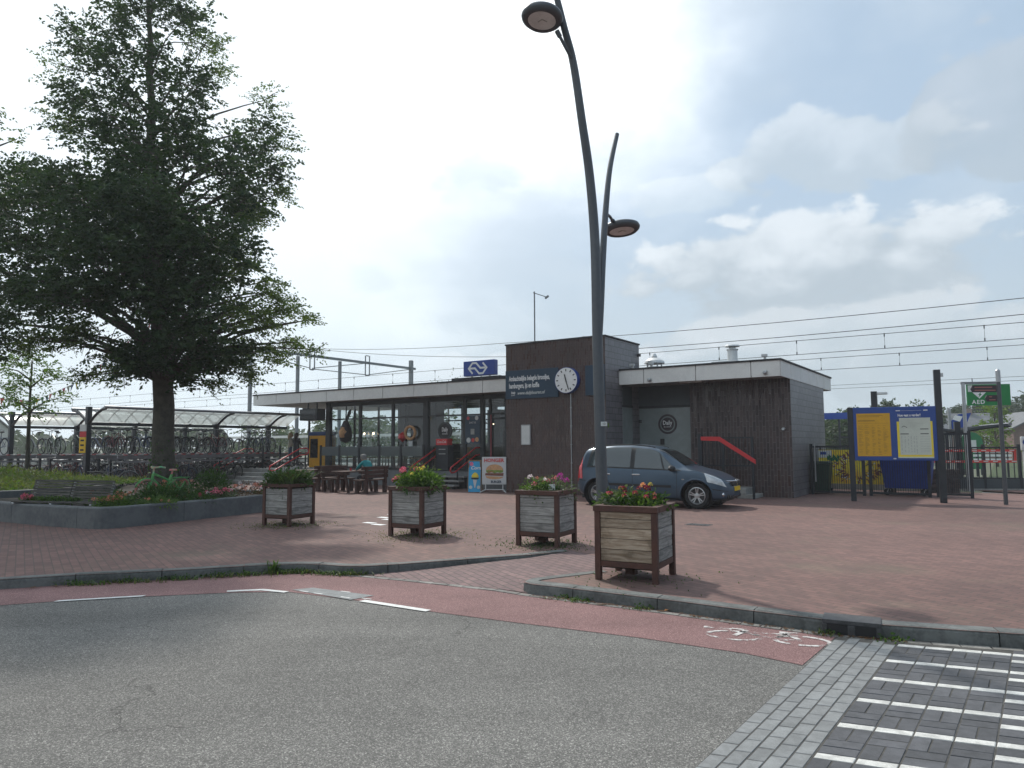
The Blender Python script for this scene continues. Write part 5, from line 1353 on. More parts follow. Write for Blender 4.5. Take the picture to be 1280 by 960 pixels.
# ------------------------------------------------------------------ car
def car():
    mk('car_paint', (0.045, 0.075, 0.112), 0.34, metal=0.4, var=0.04, scale=2, coat=0.22)
    mk('car_glass', (0.012, 0.016, 0.018), 0.04, var=0, spec=0.9)
    mk('car_side_glass', (0.028, 0.042, 0.048), 0.04, var=0, spec=1.0)
    mk('car_trim', (0.014, 0.015, 0.017), 0.6, var=0.1)
    mk('chrome', (0.62, 0.63, 0.64), 0.22, metal=0.9, var=0)
    mk('rim', (0.5, 0.51, 0.52), 0.3, metal=0.7, var=0)
    mk('tail_light', (0.5, 0.012, 0.02), 0.18, var=0, coat=0.5)
    mk('head_light', (0.5, 0.52, 0.53), 0.12, metal=0.25, var=0.15, scale=14, coat=1.0)
    mk('plate_yellow', (0.75, 0.5, 0.02), 0.5, var=0)
    fw = Vector((4.58, 18.2, 0)); rw = Vector((2.16, 19.65, 0)); d = (fw - rw).normalized()
    near = Vector((d.y, -d.x, 0))                      # towards the camera side
    if near.y > 0: near = -near
    rz = math.atan2(d.y, d.x)
    # wheel contact points are on the near side; shift to the car's middle
    cen = (fw + rw) / 2 - near * 0.74 + d * 0.12
    t = thing('parked_car', 'dark blue grey family car parked before the right wing', 'car', cen, rz)
    W0, WF, WR, RW = 0.905, 1.34, -1.34, 0.325
    itp = lambda xs, ys: (lambda x: float(np.interp(x, xs, ys)))
    sm = lambda fn, h=0.07: (lambda x: (fn(x - h) + fn(x) * 2 + fn(x + h)) / 4)
    zr = sm(itp([-2.13, -2.1, -2.02, -1.93, -1.8, -1.4, -0.9, -0.4, 0.1, 0.42, 0.75, 1.06, 1.2, 1.5, 1.8, 2.0, 2.1, 2.14], [0.62, 0.78, 1.08, 1.40, 1.515, 1.575, 1.61, 1.615, 1.565, 1.455, 1.245, 1.04, 0.99, 0.915, 0.81, 0.70, 0.60, 0.5]))
    zb = sm(itp([-2.13, -1.9, -1.2, 1.2, 1.7, 2.0, 2.14], [0.36, 0.27, 0.2, 0.19, 0.2, 0.24, 0.33]))
    wd = sm(itp([-2.13, -2.05, -1.9, -1.5, -0.6, 0.4, 1.2, 1.6, 1.85, 2.0, 2.08, 2.14], [0.62, 0.74, 0.82, 0.88, 0.905, 0.905, 0.89, 0.855, 0.76, 0.62, 0.47, 0.25]))
    belt0 = itp([-2.13, -1.9, -1.0, 0.4, 1.06, 1.3], [1.0, 1.0, 0.985, 0.945, 0.925, 0.92])
    def belt(x): return min(belt0(x), zr(x) - 0.035 - max(0, 0.0))
    wr = sm(itp([-2.13, -2.0, -1.8, -1.0, 0.1, 0.6, 1.06, 1.5, 1.9, 2.14], [0.5, 0.58, 0.6, 0.635, 0.62, 0.62, 0.66, 0.62, 0.5, 0.2]))
    def ring(x):
        w, b, B, z, r = wd(x), zb(x), belt(x), zr(x), wr(x); r = min(r, w * 0.93)
        P = [(0.0, b), (w * 0.8, b), (w * 0.93, b + 0.03), (w * 0.985, b + 0.12 * (B - b)), (w, b + 0.42 * (B - b)), (w * 0.985, b + 0.74 * (B - b)), (w * 0.955, B)]
        e = w * 0.955; h = z - B
        if h > 0.16: P += [(e - (e - r) * 0.30, B + 0.33 * h), (e - (e - r) * 0.65, B + 0.70 * h), (r, B + 0.885 * h), (r * 0.86, B + 0.965 * h), (r * 0.5, B + 0.995 * h), (0.0, z)]
        else: P += [(e * 0.93, B + 0.45 * h), (e * 0.84, B + 0.72 * h), (e * 0.74, B + 0.86 * h), (e * 0.58, B + 0.95 * h), (e * 0.3, B + 0.99 * h), (0, z)]
        return P
    def S(x, v):
        P = ring(x); i = min(int(v), len(P) - 2); f = v - i
        # light Catmull-Rom for roundness
        a = P[max(i - 1, 0)]; b = P[i]; c = P[i + 1]; e = P[min(i + 2, len(P) - 1)]
        g = lambda k: 0.5 * (2 * b[k] + (c[k] - a[k]) * f + (2 * a[k] - 5 * b[k] + 4 * c[k] - e[k]) * f * f + (3 * b[k] - a[k] - 3 * c[k] + e[k]) * f ** 3)
        return Vector((x if x > -1.34 else -1.34 + (x + 1.34) * 0.85, max(0, g(0)), g(1)))
    xs = np.concatenate([np.linspace(-2.13, -1.75, 14), np.linspace(-1.7, 1.7, 60), np.linspace(1.74, 2.14, 18)])
    vs = np.linspace(0, 12, 37)
    V = []; F = []
    nv = len(vs); full = 2 * nv - 2
    for x in xs:
        half = [S(x, v) for v in vs]
        rg = [Vector((p.x, -p.y, p.z)) for p in half] + [p for p in half[-2:0:-1]]
        V += rg
    for i in range(len(xs) - 1):
        for k in range(full):
            l = (k + 1) % full; F.append((i * full + k, i * full + l, (i + 1) * full + l, (i + 1) * full + k))
    F.append(tuple(range(full - 1, -1, -1))); F.append(tuple((len(xs) - 1) * full + k for k in range(full)))
    m = MB(); m.add(V, F); body = m.obj('body', 'car_paint', t, smooth=True)
    # cut the wheel arches
    c = MB()
    for x in (WF, WR):
        for s in (-1, 1): c.lathe([(0.385, -0.26), (0.385, 0.26)], 40, (x, s * 0.8, RW + 0.01), Matrix.Rotation(R(90), 3, 'X'))
    cut = c.obj('cutter', 'car_trim', t)
    bo = body.modifiers.new('arch', 'BOOLEAN'); bo.operation = 'DIFFERENCE'; bo.object = cut; bo.solver = 'EXACT'
    bpy.context.view_layer.update()
    dg = bpy.context.evaluated_depsgraph_get()
    me = bpy.data.meshes.new_from_object(body.evaluated_get(dg)); body.modifiers.clear(); body.data = me
    me.polygons.foreach_set('use_smooth', [True] * len(me.polygons))
    es = body.modifiers.new('split', 'EDGE_SPLIT'); es.split_angle = R(38)
    bpy.data.objects.remove(cut)
    if not me.materials: me.materials.append(MATS['car_paint'])
    m = MB()
    for x in (WF, WR):
        for s in (-1, 1):
            m.lathe([(0.375, -0.19), (0.378, 0.0), (0.378, 0.245)], 32, (x, s * 0.62, RW + 0.01), Matrix.Rotation(R(90 if s < 0 else -90), 3, 'X'), caps=False); m.lathe([(0.0, -0.19), (0.376, -0.19)], 32, (x, s * 0.62, RW + 0.01), Matrix.Rotation(R(90 if s < 0 else -90), 3, 'X'), caps=False)
    m.box((-1.9, -0.6, 0.17), (1.9, 0.6, 0.3)); m.obj('wheel_housing', 'car_trim', t)
    # flared arch lips
    for x in (WF, WR):
        for s in (-1, 1):
            m = MB(); pts = []
            for k in range(19):
                a = R(-12 + 204 * k / 18); px = x + 0.40 * cos(a); pz = RW + 0.01 + 0.40 * sin(a)
                if pz < zb(px) + 0.03: continue
                # find surface half-width at this height
                yy = max((S(px, v).y for v in np.linspace(1.5, 6, 24) if abs(S(px, v).z - pz) < 0.05), default=wd(px) * 0.97)
                pts.append((px, s * (yy + 0.004), pz))
            m.tube(pts, 0.026, 6); m.obj('wheel_arch', 'car_paint', t, smooth=True)
    def patch(nm, mat, x0, x1, v0, v1, off=0.004, n=14, k=8, both=True, lt=None, rt=None, par=None, smooth=True):
        """a piece of skin lying just proud of the body surface, edges given along the length and round the section"""
        for s in ((-1, 1) if both else (-1,)):
            m = MB(); vs_ = []
            for j in range(k + 1):
                v = v0 + (v1 - v0) * j / k; f = j / k
                a = x0 if lt is None else lt(f); b = x1 if rt is None else rt(f)
                for i in range(n + 1):
                    x = a + (b - a) * i / n
                    p = S(x, v); e = 0.02
                    dx = S(x + e, v) - S(x - e, v); dv = S(x, min(12, v + 0.1)) - S(x, max(0, v - 0.1))
                    nn = dx.cross(dv); nn = nn.normalized() if nn.length > 1e-7 else Vector((0, 0, 1))
                    if nn.dot(Vector((0, p.y, p.z - 0.6))) < 0: nn = -nn
                    p = p + nn * off; vs_.append(Vector((p.x, s * p.y, p.z)))
            m.add(vs_, [(j * (n + 1) + i, j * (n + 1) + i + 1, (j + 1) * (n + 1) + i + 1, (j + 1) * (n + 1) + i) for j in range(k) for i in range(n)])
            o = m.obj(nm, mat, par or t, smooth=smooth)
            yield o
    L = lambda *a, **k: list(patch(*a, **k))
    # black window surround then panes
    L('window_surround', 'car_trim', 0, 0, 6.05, 8.9, 0.003, 30, 8, lt=lambda f: -1.72 + 0.12 * f, rt=lambda f: 1.0 - 0.72 * f)
    L('side_window', 'car_side_glass', 0, 0, 6.2, 8.75, 0.007, lt=lambda f: -0.28 + 0.0 * f, rt=lambda f: 0.5 - 0.17 * f)
    L('side_window', 'car_side_glass', 0, 0, 6.2, 8.55, 0.007, lt=lambda f: 0.55 - 0.17 * f, rt=lambda f: 0.93 - 0.56 * f)
    L('side_window', 'car_side_glass', 0, 0, 6.2, 8.75, 0.007, lt=lambda f: -1.12 + 0.0 * f, rt=lambda f: -0.4)
    L('side_window', 'car_side_glass', 0, 0, 6.25, 8.6, 0.007, lt=lambda f: -1.66 + 0.16 * f, rt=lambda f: -1.18)
    # windscreen, rear window
    for s_, nm, a, b, mat in ((0, 'windscreen', (1.0, 0.36), None, 'car_glass'),):
        m = MB(); n = 18; k = 14; vs_ = []
        for j in range(k + 1):
            x = 1.0 - (1.0 - 0.33) * j / k
            for i in range(n + 1):
                u = -1 + 2 * i / n; v = 12 - abs(u) * 2.55; p = S(x, v); vs_.append(Vector((x + 0.006, p.y * (1 if u > 0 else -1), p.z + 0.006)))
        m.add(vs_, [(j * (n + 1) + i, j * (n + 1) + i + 1, (j + 1) * (n + 1) + i + 1, (j + 1) * (n + 1) + i) for j in range(k) for i in range(n)]); m.obj('windscreen', 'car_glass', t, smooth=True)
        m = MB(); vs_ = []
        for j in range(k + 1):
            x = -1.9 - 0.12 * j / k
            for i in range(n + 1):
                u = -1 + 2 * i / n; v = 12 - abs(u) * 2.6; p = S(x, v); vs_.append(Vector((p.x - 0.008, p.y * (1 if u > 0 else -1), p.z + 0.004)))
        m.add(vs_, [(j * (n + 1) + i, j * (n + 1) + i + 1, (j + 1) * (n + 1) + i + 1, (j + 1) * (n + 1) + i) for j in range(k) for i in range(n)]); m.obj('rear_window', 'car_glass', t, smooth=True)
    m = MB(); m.tube([(1.06, 0.5, 1.045), (0.98, 0.1, 1.09), (0.9, -0.25, 1.13)], 0.012, 5); m.tube([(1.06, -0.1, 1.05), (1.0, -0.45, 1.07)], 0.012, 5); m.obj('wiper', 'car_trim', t)
    # lamps
    L('headlight', 'head_light', 0, 0, 5.0, 7.4, 0.008, lt=lambda f: 1.62 - 0.16 * f, rt=lambda f: 2.02 - 0.18 * f)
    L('tail_light', 'tail_light', 0, 0, 4.5, 8.2, 0.008, lt=lambda f: -2.105 + 0.0 * f + 0.1 * max(0, f - 0.5), rt=lambda f: -1.86 - 0.06 * f)
    L('bumper_seam', 'car_trim', 1.72, 2.05, 4.15, 4.28, 0.003); L('bumper_seam', 'car_trim', -2.08, -1.75, 4.3, 4.4, 0.003)
    m = MB(); m.box((2.055, -0.36, 0.56), (2.135, 0.36, 0.68)); m.obj('grille', 'car_trim', t, bevel=0.02)
    m = MB(); m.tube([(2.0, -0.5, 0.70), (2.11, -0.36, 0.69), (2.145, 0, 0.69), (2.11, 0.36, 0.69), (2.0, 0.5, 0.70)], 0.014, 6); m.obj('chrome_strip', 'chrome', t)
    m = MB(); m.prism([(0, -0.075), (0.05, 0), (0, 0.075), (-0.05, 0)], 0.015, Matrix.Translation((2.15, 0, 0.63)) @ Matrix.Rotation(R(90), 4, 'Z')); m.obj('badge', 'chrome', t)
    m = MB(); m.box((2.13, -0.26, 0.44), (2.155, 0.26, 0.55)); p = m.obj('number_plate', 'plate_yellow', t)
    m = MB(); m.box((2.0, -0.55, 0.25), (2.10, 0.55, 0.36)); m.obj('air_intake', 'car_trim', t, bevel=0.03)
    for s in (-1, 1):
        m = MB(); m.lathe([(0.055, 0), (0.06, 0.03), (0.045, 0.045), (0.0, 0.05)], 14, (1.93, s * 0.62, 0.36), Matrix.Rotation(R(90), 3, 'Y') , caps=False); m.obj('fog_light', 'chrome', t, smooth=True)
        # door handles, mirror, side strip, repeater
        for x in (0.0 - 0.22, -1.05):
            m = MB(); y = S(x, 5.55).y
            m.box((x - 0.11, s * (y + 0.012) - 0.016, 0.815), (x + 0.11, s * (y + 0.012) + 0.016, 0.85)); m.obj('door_handle', 'chrome', t, bevel=0.01)
        m = MB(); m.lathe([(0, -0.12), (0.085, -0.07), (0.1, 0.0), (0.085, 0.07), (0, 0.11)], 14, (0.78, s * 1.0, 1.0), Matrix(((0.75, 0, 0.2), (0, 0, 1), (-0.05, 0.78, 0))), caps=False); m.beam((0.8, s * 0.85, 0.95), (0.79, s * 0.95, 0.98), 0.07, 0.04); m.obj('mirror', 'car_trim', t, smooth=True, angle=50)
        m = MB(); m.box((1.02 - 0.03, s * (S(1.0, 5).y + 0.004) - 0.006, 0.72), (1.02 + 0.03, s * (S(1.0, 5).y + 0.004) + 0.006, 0.74)); m.obj('side_lamp', 'chrome', t)
    L('side_strip', 'car_trim', -0.29, 0.72, 4.05, 4.3, 0.012); L('side_strip', 'car_trim', -0.98, -0.33, 4.05, 4.3, 0.012); L('sill', 'car_trim', -0.9, 0.9, 2.0, 2.75, 0.004)
    for x, v0, v1 in ((-0.32, 2.7, 6.05), (0.86, 2.7, 6.05)): L('door_gap', 'black', x - 0.005, x + 0.005, v0, v1, 0.002, 2, 16)
    L('door_gap', 'black', 0, 0, 2.7, 6.05, 0.002, 2, 16, lt=lambda f: -0.95 - 0.28 * max(0, f - 0.3) - 0.005, rt=lambda f: -0.95 - 0.28 * max(0, f - 0.3) + 0.005)
    L('bonnet_gap', 'black', 1.1, 1.75, 7.6, 7.68, 0.002, 14, 1)
    for s in (-1, 1):
        m = MB(); m.tube([(x, s * S(x, 10).y * 0.98, S(x, 10.05).z + 0.012) for x in np.linspace(-1.7, 0.2, 12)], 0.012, 5); m.obj('roof_rail', 'car_trim', t)
    # wheels
    def wheel(x, s):
        q = Matrix.Rotation(R(90 if s < 0 else -90), 3, 'X'); c = (x, s * 0.705, RW)
        m = MB(); m.lathe([(0.215, -0.1), (0.29, -0.105), (0.318, -0.085), (RW, -0.03), (RW, 0.03), (0.318, 0.085), (0.29, 0.105), (0.215, 0.095), (0.215, -0.1)], 40, c, q, caps=False); w = m.obj('wheel', 'rubber', t, smooth=True, angle=40)
        m = MB(); m.lathe([(0.216, -0.1), (0.216, 0.092), (0.2, 0.098), (0.19, 0.085), (0.185, -0.02)], 40, c, q, caps=False)
        for k in range(5):
            for dlt in (-0.17, 0.17):
                a = k * pi / 2.5 + 0.3 + dlt; m.beam(Vector(c) + q @ Vector((0.035 * cos(k * pi / 2.5 + 0.3 + dlt), 0.035 * sin(k * pi / 2.5 + 0.3 + dlt), 0.07)), Vector(c) + q @ Vector((0.195 * cos(a), 0.195 * sin(a), 0.085)), 0.026, 0.02, up=(0, 1, 0))
        m.lathe([(0.07, 0.05), (0.065, 0.088), (0.0, 0.095)], 18, c, q, caps=False); m.obj('rim', 'rim', w, smooth=True, angle=35)
        m = MB(); m.lathe([(0.0, 0.02), (0.186, 0.02)], 30, c, q, caps=False); m.obj('brake', 'iron', w)
    for x in (WF, WR):
        for s in (-1, 1): wheel(x, s)
car()

# ------------------------------------------------------------------ information board, fence, bins
def info_board():
    a = Vector((9.57, 20.37, 0)); b = Vector((11.57, 19.56, 0)); d = (b - a).normalized(); rz = math.atan2(d.y, d.x); W = (b - a).length
    t = thing('information_board', 'blue travel information board with yellow and white posters on dark posts', 'information board', a, rz)
    m = MB(); m.box((-0.08, -0.05, 0), (0.06, 0.09, 2.62)); m.obj('post', 'frame_dark', t, bevel=0.006)
    m = MB(); m.box((W - 0.06, -0.05, 0), (W + 0.1, 0.09, 3.6)); m.obj('post', 'frame_dark', t, bevel=0.006)
    m = MB(); m.box((W + 0.1, -0.06, 3.4), (W + 0.16, 0.0, 3.5)); m.obj('lamp', 'metal_grey', t)
    m = MB(); m.box((0.061, -0.06, 1.13), (W - 0.061, 0.06, 2.61)); m.obj('board', 'board_blue', t, bevel=0.012)
    y = -0.064
    m = MB(); m.box((0.14, y - 0.004, 1.25), (0.98, -0.061, 2.44)); p = m.obj('timetable', 'poster_yellow', t)
    m = MB(); q = random.Random(2)
    m.box((0.17, y - 0.006, 2.37), (0.8, y - 0.0045, 2.385)); m.box((0.17, y - 0.006, 2.34), (0.72, y - 0.0045, 2.352)); m.box((0.17, y - 0.006, 2.22), (0.6, y - 0.0045, 2.25)); m.box((0.17, y - 0.006, 2.16), (0.94, y - 0.0045, 2.165))
    for c, (x0, x1) in enumerate(((0.18, 0.3), (0.34, 0.46), (0.52, 0.62), (0.66, 0.76), (0.8, 0.92))):
        z = 2.1
        while z > 1.3:
            w = q.uniform(0.3, 1.0); m.box((x0, y - 0.006, z - 0.008), (x0 + (x1 - x0) * w, y - 0.0045, z)); z -= q.choice([0.018, 0.022, 0.022, 0.05])
    m.obj('print', 'print_ochre', p)
    m = MB(); m.box((1.14, y - 0.004, 1.2), (2.0, -0.061, 2.2)); p = m.obj('poster', 'poster_edge', t)
    m = MB(); m.box((1.2, y - 0.008, 1.29), (1.95, y - 0.0045, 2.3)); m.box((1.14, y - 0.006, 1.2), (2.0, y - 0.0045, 1.235)); m.obj('sheet', 'poster_paper', p)
    m = MB()
    for x0, x1, z in ((1.7, 1.9, 1.98), (1.7, 1.9, 1.85), (1.22, 1.42, 1.85)): m.box((x0, y - 0.011, z), (x1, y - 0.0085, z + 0.02))
    for p0, p1 in zip([(1.26, 2.04), (1.31, 2.08), (1.36, 2.05), (1.39, 2.03)], [(1.31, 2.08), (1.36, 2.05), (1.39, 2.03)]): m.beam((p0[0], y - 0.01, p0[1]), (p1[0], y - 0.01, p1[1]), 0.002, 0.012)
    m.obj('print', 'black', p)
    m = MB()
    for x in (1.24, 1.32, 1.4, 1.47, 1.54, 1.6):
        z = 1.8
        while z > 1.34:
            l = q.uniform(0.02, 0.09); m.box((x, y - 0.01, z - l), (x + 0.012, y - 0.0085, z)); z -= l + q.uniform(0.01, 0.05)
    for k in range(7): m.box((1.69, y - 0.01, 1.78 - k * 0.065), (1.92, y - 0.0085, 1.785 - k * 0.065))
    for k in range(9): m.box((1.24, y - 0.01, 2.26 - k * 0.03), (1.24 + q.uniform(0.2, 0.6), y - 0.0085, 2.263 - k * 0.03))
    m.obj('fine_print', 'print_grey', p)
    text('Hoe gaat u verder?', 0.1, 'white', t, (1.17, y - 0.004, 2.37), FACE, sx=0.72, bold=0.003)
    m = MB(); m.box((1.13, y - 0.004, 2.49), (1.24, -0.061, 2.51)); m.box((1.8, y - 0.004, 2.49), (1.9, -0.061, 2.515)); m.box((1.26, y - 0.003, 2.497), (1.75, -0.061, 2.501)); m.obj('header_line', 'white', t)
    m = MB(); m.box((1.02, y - 0.004, 1.17), (1.09, -0.061, 1.2)); m.obj('label_plate', 'metal_light', t)
info_board()

def bar_fence(name, label, x0, x1, y, h, post_at, step=0.066, cat='fence', r=0.0065, gaps=()):
    t = thing(name, label, cat, BL(x0, y, 0), TH)
    L = x1 - x0
    for x in post_at:
        m = MB(); m.box((x - x0 - 0.045, -0.045, 0), (x - x0 + 0.045, 0.045, h + 0.06)); m.obj('post', 'frame_dark', t)
    m = MB(); m.box((0.05, -0.025, h - 0.06), (L - 0.05, 0.025, h)); m.box((0.05, -0.025, 0.06), (L - 0.05, 0.025, 0.12)); m.obj('rail', 'frame_dark', t)
    m = MB(); n = int(L / step)
    for k in range(1, n): m.box((k * step - r, -r, 0.12), (k * step + r, r, h - 0.06))
    m.obj('bar_grille', 'frame_dark', t)
    return t
def right_side():
    f = bar_fence('bar_fence', 'black barred fence between the building and the information board', 9.0, 10.62, 4.1, 1.54, (9.06, 10.56))
    m = MB(); m.box((0.16, -0.06, 0.4), (0.19, -0.03, 1.62)); m.obj('lock_strip', 'metal_grey', f)
    bar_fence('fence_gate', 'black barred gate in front of the blue waste container', 10.68, 12.35, 4.25, 1.5, (10.73, 12.3), cat='gate')
    bar_fence('bar_fence', 'dark fence right of the tall information board post', 12.42, 13.4, 4.5, 1.9, (12.5, 13.35), 0.05, r=0.012)
    # sunflower banner: yellow field with a large dark seed head and petals
    t = thing('banner', 'yellow sunflower banner hanging behind the barred fence', 'banner', BL(8.98, 5.6, 0.28), TH)
    m = MB(); m.box((0, 0, 0), (2.3, 0.03, 1.12)); m.obj('sheet', 'banner_field', t)
    m = MB(); m.box((-0.03, -0.004, 0.86), (0.42, -0.0005, 1.1)); m.obj('banner_corner', 'offwhite', t)
    m = MB(); m.box((0.05, -0.008, 0.96), (0.24, -0.0045, 1.05)); m.obj('emblem', 'sign_blue', t)
    m = MB(); q = random.Random(4)
    for k in range(170):
        a = q.uniform(0.1, 2 * pi); r = q.uniform(0.28, 0.58); x = 1.15 + r * cos(a) * 1.25; z = 0.5 + r * sin(a); l = q.uniform(0.04, 0.1); w = q.uniform(0.015, 0.03)
        if not (0.03 < z < 1.02 and 0.1 < x < 2.2): continue
        ux, uz = cos(a + q.uniform(-.6, .6)), sin(a + q.uniform(-.6, .6))
        m.add([(x - ux * l, -0.006, z - uz * l), (x + uz * w, -0.006, z - ux * w), (x + ux * l, -0.006, z + uz * l), (x - uz * w, -0.006, z + ux * w)], [(0, 1, 2, 3)])
    m.obj('seed_head', 'burger_meat', t, fix=False)
    m = MB()
    for k in range(70):
        a = q.uniform(0, 2 * pi); r = q.uniform(0.3, 0.56); x = 1.15 + r * cos(a) * 1.25; z = 0.5 + r * sin(a); l = 0.03
        if not (0.03 < z < 1.02): continue
        m.add([(x - l, -0.008, z), (x, -0.008, z - l * .6), (x + l, -0.008, z), (x, -0.008, z + l * .6)], [(0, 1, 2, 3)])
    m.obj('petal', 'offwhite', t, fix=False)
    m = MB()
    for k in range(8):
        x = 0.25 + k * 0.045; z = 0.8 + 0.06 * sin(k * 1.9); m.add([(x, -0.009, z), (x + 0.07, -0.009, z - 0.03), (x + 0.1, -0.009, z + 0.05), (x + 0.02, -0.009, z + 0.12)], [(0, 1, 2, 3)])
    m.obj('leaf', 'leaf_sign_green', t, fix=False)
    m = MB()
    for x in (0.05, 2.25): m.box((x - 0.03, 0.035, -0.28), (x + 0.03, 0.09, 1.2))
    m.obj('post', 'frame_dark', t)
    # wheelie bin
    t = thing('wheelie_bin', 'dark green wheelie bin behind the barred fence', 'bin', BL(9.27, 4.6, 0), TH)
    m = MB(); vs = [(-0.2, -0.22, 0.08), (0.2, -0.22, 0.08), (0.2, 0.22, 0.08), (-0.2, 0.22, 0.08), (-0.27, -0.3, 0.95), (0.27, -0.3, 0.95), (0.27, 0.3, 0.95), (-0.27, 0.3, 0.95)]
    m.add(vs, [(0, 3, 2, 1), (4, 5, 6, 7), (0, 1, 5, 4), (1, 2, 6, 5), (2, 3, 7, 6), (3, 0, 4, 7)]); m.obj('body', 'bin_green', t, bevel=0.02)
    m = MB(); m.box((-0.29, -0.33, 0.955), (0.29, 0.33, 1.0)); m.box((-0.24, -0.26, 1.0), (0.24, 0.28, 1.04)); m.obj('lid', 'bin_green', t, bevel=0.015)
    m = MB(); m.tube([(-0.24, 0.38, 0.95), (0.24, 0.38, 0.95)], 0.018, 6); m.obj('handle', 'bin_green', t)
    for x in (-0.23, 0.23):
        m = MB(); m.lathe([(0.09, -0.02), (0.09, 0.02)], 16, (x, 0.22, 0.09), Matrix.Rotation(R(90), 3, 'Y')); m.obj('wheel', 'rubber', t)
    # four wheeled container
    t = thing('waste_container', 'dark blue four wheeled waste container below the information board', 'container', BL(11.65, 5.15, 0), TH)
    m = MB(); vs = [(-0.6, -0.4, 0.22), (0.6, -0.4, 0.22), (0.6, 0.4, 0.22), (-0.6, 0.4, 0.22), (-0.72, -0.52, 1.15), (0.72, -0.52, 1.15), (0.72, 0.52, 1.15), (-0.72, 0.52, 1.15)]
    m.add(vs, [(0, 3, 2, 1), (4, 5, 6, 7), (0, 1, 5, 4), (1, 2, 6, 5), (2, 3, 7, 6), (3, 0, 4, 7)])
    for k in range(7): m.beam((-0.5 + k * 0.165, -0.415, 0.3), (-0.58 + k * 0.195, -0.52, 1.1), 0.03, 0.02)
    m.obj('body', 'bin_blue', t, bevel=0.02)
    m = MB(); m.box((-0.76, -0.56, 1.151), (0.76, 0.56, 1.2)); m.lathe([(0.5, -0.72), (0.5, 0.72)], 24, (0, 0, 1.0), Matrix.Rotation(R(90), 3, 'Y')) if False else None; m.box((-0.7, -0.45, 1.2), (0.7, 0.45, 1.3)); m.obj('lid', 'bin_blue', t, bevel=0.04)
    for x in (-0.5, 0.5):
        for y in (-0.34, 0.34):
            m = MB(); m.lathe([(0.085, -0.025), (0.1, -0.02), (0.1, 0.02), (0.085, 0.025)], 18, (x - 0.05, y, 0.1), Matrix.Rotation(R(90), 3, 'X')); w = m.obj('wheel', 'rubber', t)
            m = MB(); m.beam((x - 0.04, y - 0.04, 0.1), (x, y - 0.04, 0.22), 0.06, 0.012); m.beam((x - 0.04, y + 0.04, 0.1), (x, y + 0.04, 0.22), 0.06, 0.012); m.obj('fork', 'metal_light', w)
    m = MB(); m.lathe([(0.03, 0), (0.03, 1.0), (0.05, 1.02)], 8, (0.9, -0.4, 0)); 
    # emergency defibrillator sign on a grey post
    t = thing('first_aid_sign', 'green first aid sign with white AED letters on a grey post', 'sign', (15.26, 24.29, 0), R(-8))
    m = MB(); m.tube([(0, 0, 0), (0, 0, 3.62)], 0.055, 10); m.lathe([(0.16, 0), (0.16, 0.03)], 12); m.obj('post', 'metal_grey', t)
    m = MB(); m.box((-0.06, -0.04, 3.58), (1.1, 0.04, 3.66)); m.obj('arm', 'mast_grey', t)
    m = MB(); m.box((0.1, -0.03, 2.86), (1.45, 0.03, 3.57)); m.obj('panel', 'sign_green', t)
    text('AED', 0.19, 'white', t, (0.24, -0.036, 2.97), FACE, sx=1.0, space=1.2, bold=0.004)
    m = MB(); m.prism([(0.5, 3.34), (0.42, 3.42), (0.5, 3.5), (0.62, 3.42), (0.68, 3.42)], -0.004, Matrix.Translation((0, -0.031, 0))) if False else m.prism([(0.48, 3.09), (0.25, 3.32), (0.71, 3.32)], -0.004, Matrix.Translation((0, -0.031, 0))); h = m.obj('heart_mark', 'white', t)
    m = MB(); m.prism([(0.54, 3.31), (0.44, 3.22), (0.49, 3.22), (0.44, 3.12), (0.56, 3.24), (0.51, 3.24)], -0.003, Matrix.Translation((0, -0.036, 0))); m.obj('flash_mark', 'sign_green', h)
    m = MB(); m.box((0.13, -0.036, 3.32), (0.32, -0.031, 3.54)); m.obj('corner_mark', 'offwhite', t)
    # finger post
    t = thing('finger_post', 'dark finger post with two brown direction arms', 'signpost', (12.80, 18.88, 0), R(-5))
    m = MB(); m.tube([(0, 0, 0), (0, 0, 3.42)], 0.05, 12); m.obj('post', 'lamp_grey', t, smooth=True, angle=50)
    m = MB(); m.lathe([(0.056, 3.2), (0.056, 3.5), (0.02, 3.54)], 12); m.obj('cap', 'metal_grey', t)
    for k, (z, l, h, rz, tx) in enumerate(((3.04, 0.74, 0.18, 4, ''), (2.79, 0.35, 0.17, -6, ''))):
        m = MB(); q = Matrix.Rotation(R(rz), 4, 'Z'); z = z - 0.02
        m.prism([(-0.06, -h / 2), (-0.06, h / 2), (-l + 0.05, h / 2), (-l, 0), (-l + 0.05, -h / 2)], 0.03, Matrix.Translation((0, -0.015, z)) @ q); o = m.obj('direction_arm', 'finger_brown', t)
        m = MB()
        for j in (-1, 1): m.box((-l + 0.1, -0.019, z + j * 0.04 - 0.012), (-0.1 - 0.08 * (j > 0), -0.0165, z + j * 0.04 + 0.012))
        m.v = [tuple(Matrix.Translation((0, -0.0, 0)) @ q @ Vector(v)) for v in m.v]; m.obj('lettering_line', 'finger_text', o)
    # black railing with red and white boards, and the card reader pole
    t = thing('low_railing', 'black low railing with red boards at the platform entrance', 'railing', (15.0, 24.9, 0), R(-6))
    m = MB()
    for k in range(13): m.box((k * 0.19, -0.012, 0.4), (k * 0.19 + 0.024, 0.012, 1.42))
    m.box((-0.05, -0.02, 1.42), (2.4, 0.02, 1.47)); m.box((-0.05, -0.02, 0.37), (2.4, 0.02, 0.41)); m.obj('bar_grille', 'frame_dark', t)
    m = MB(); m.box((-0.05, -0.04, 0.05), (2.4, 0.0, 0.36)); m.obj('kick_panel', 'panel_slate', t)
    m = MB(); m.box((-0.08, -0.06, 0), (2.5, 0.1, 0.049)); m.obj('base', 'concrete', t)
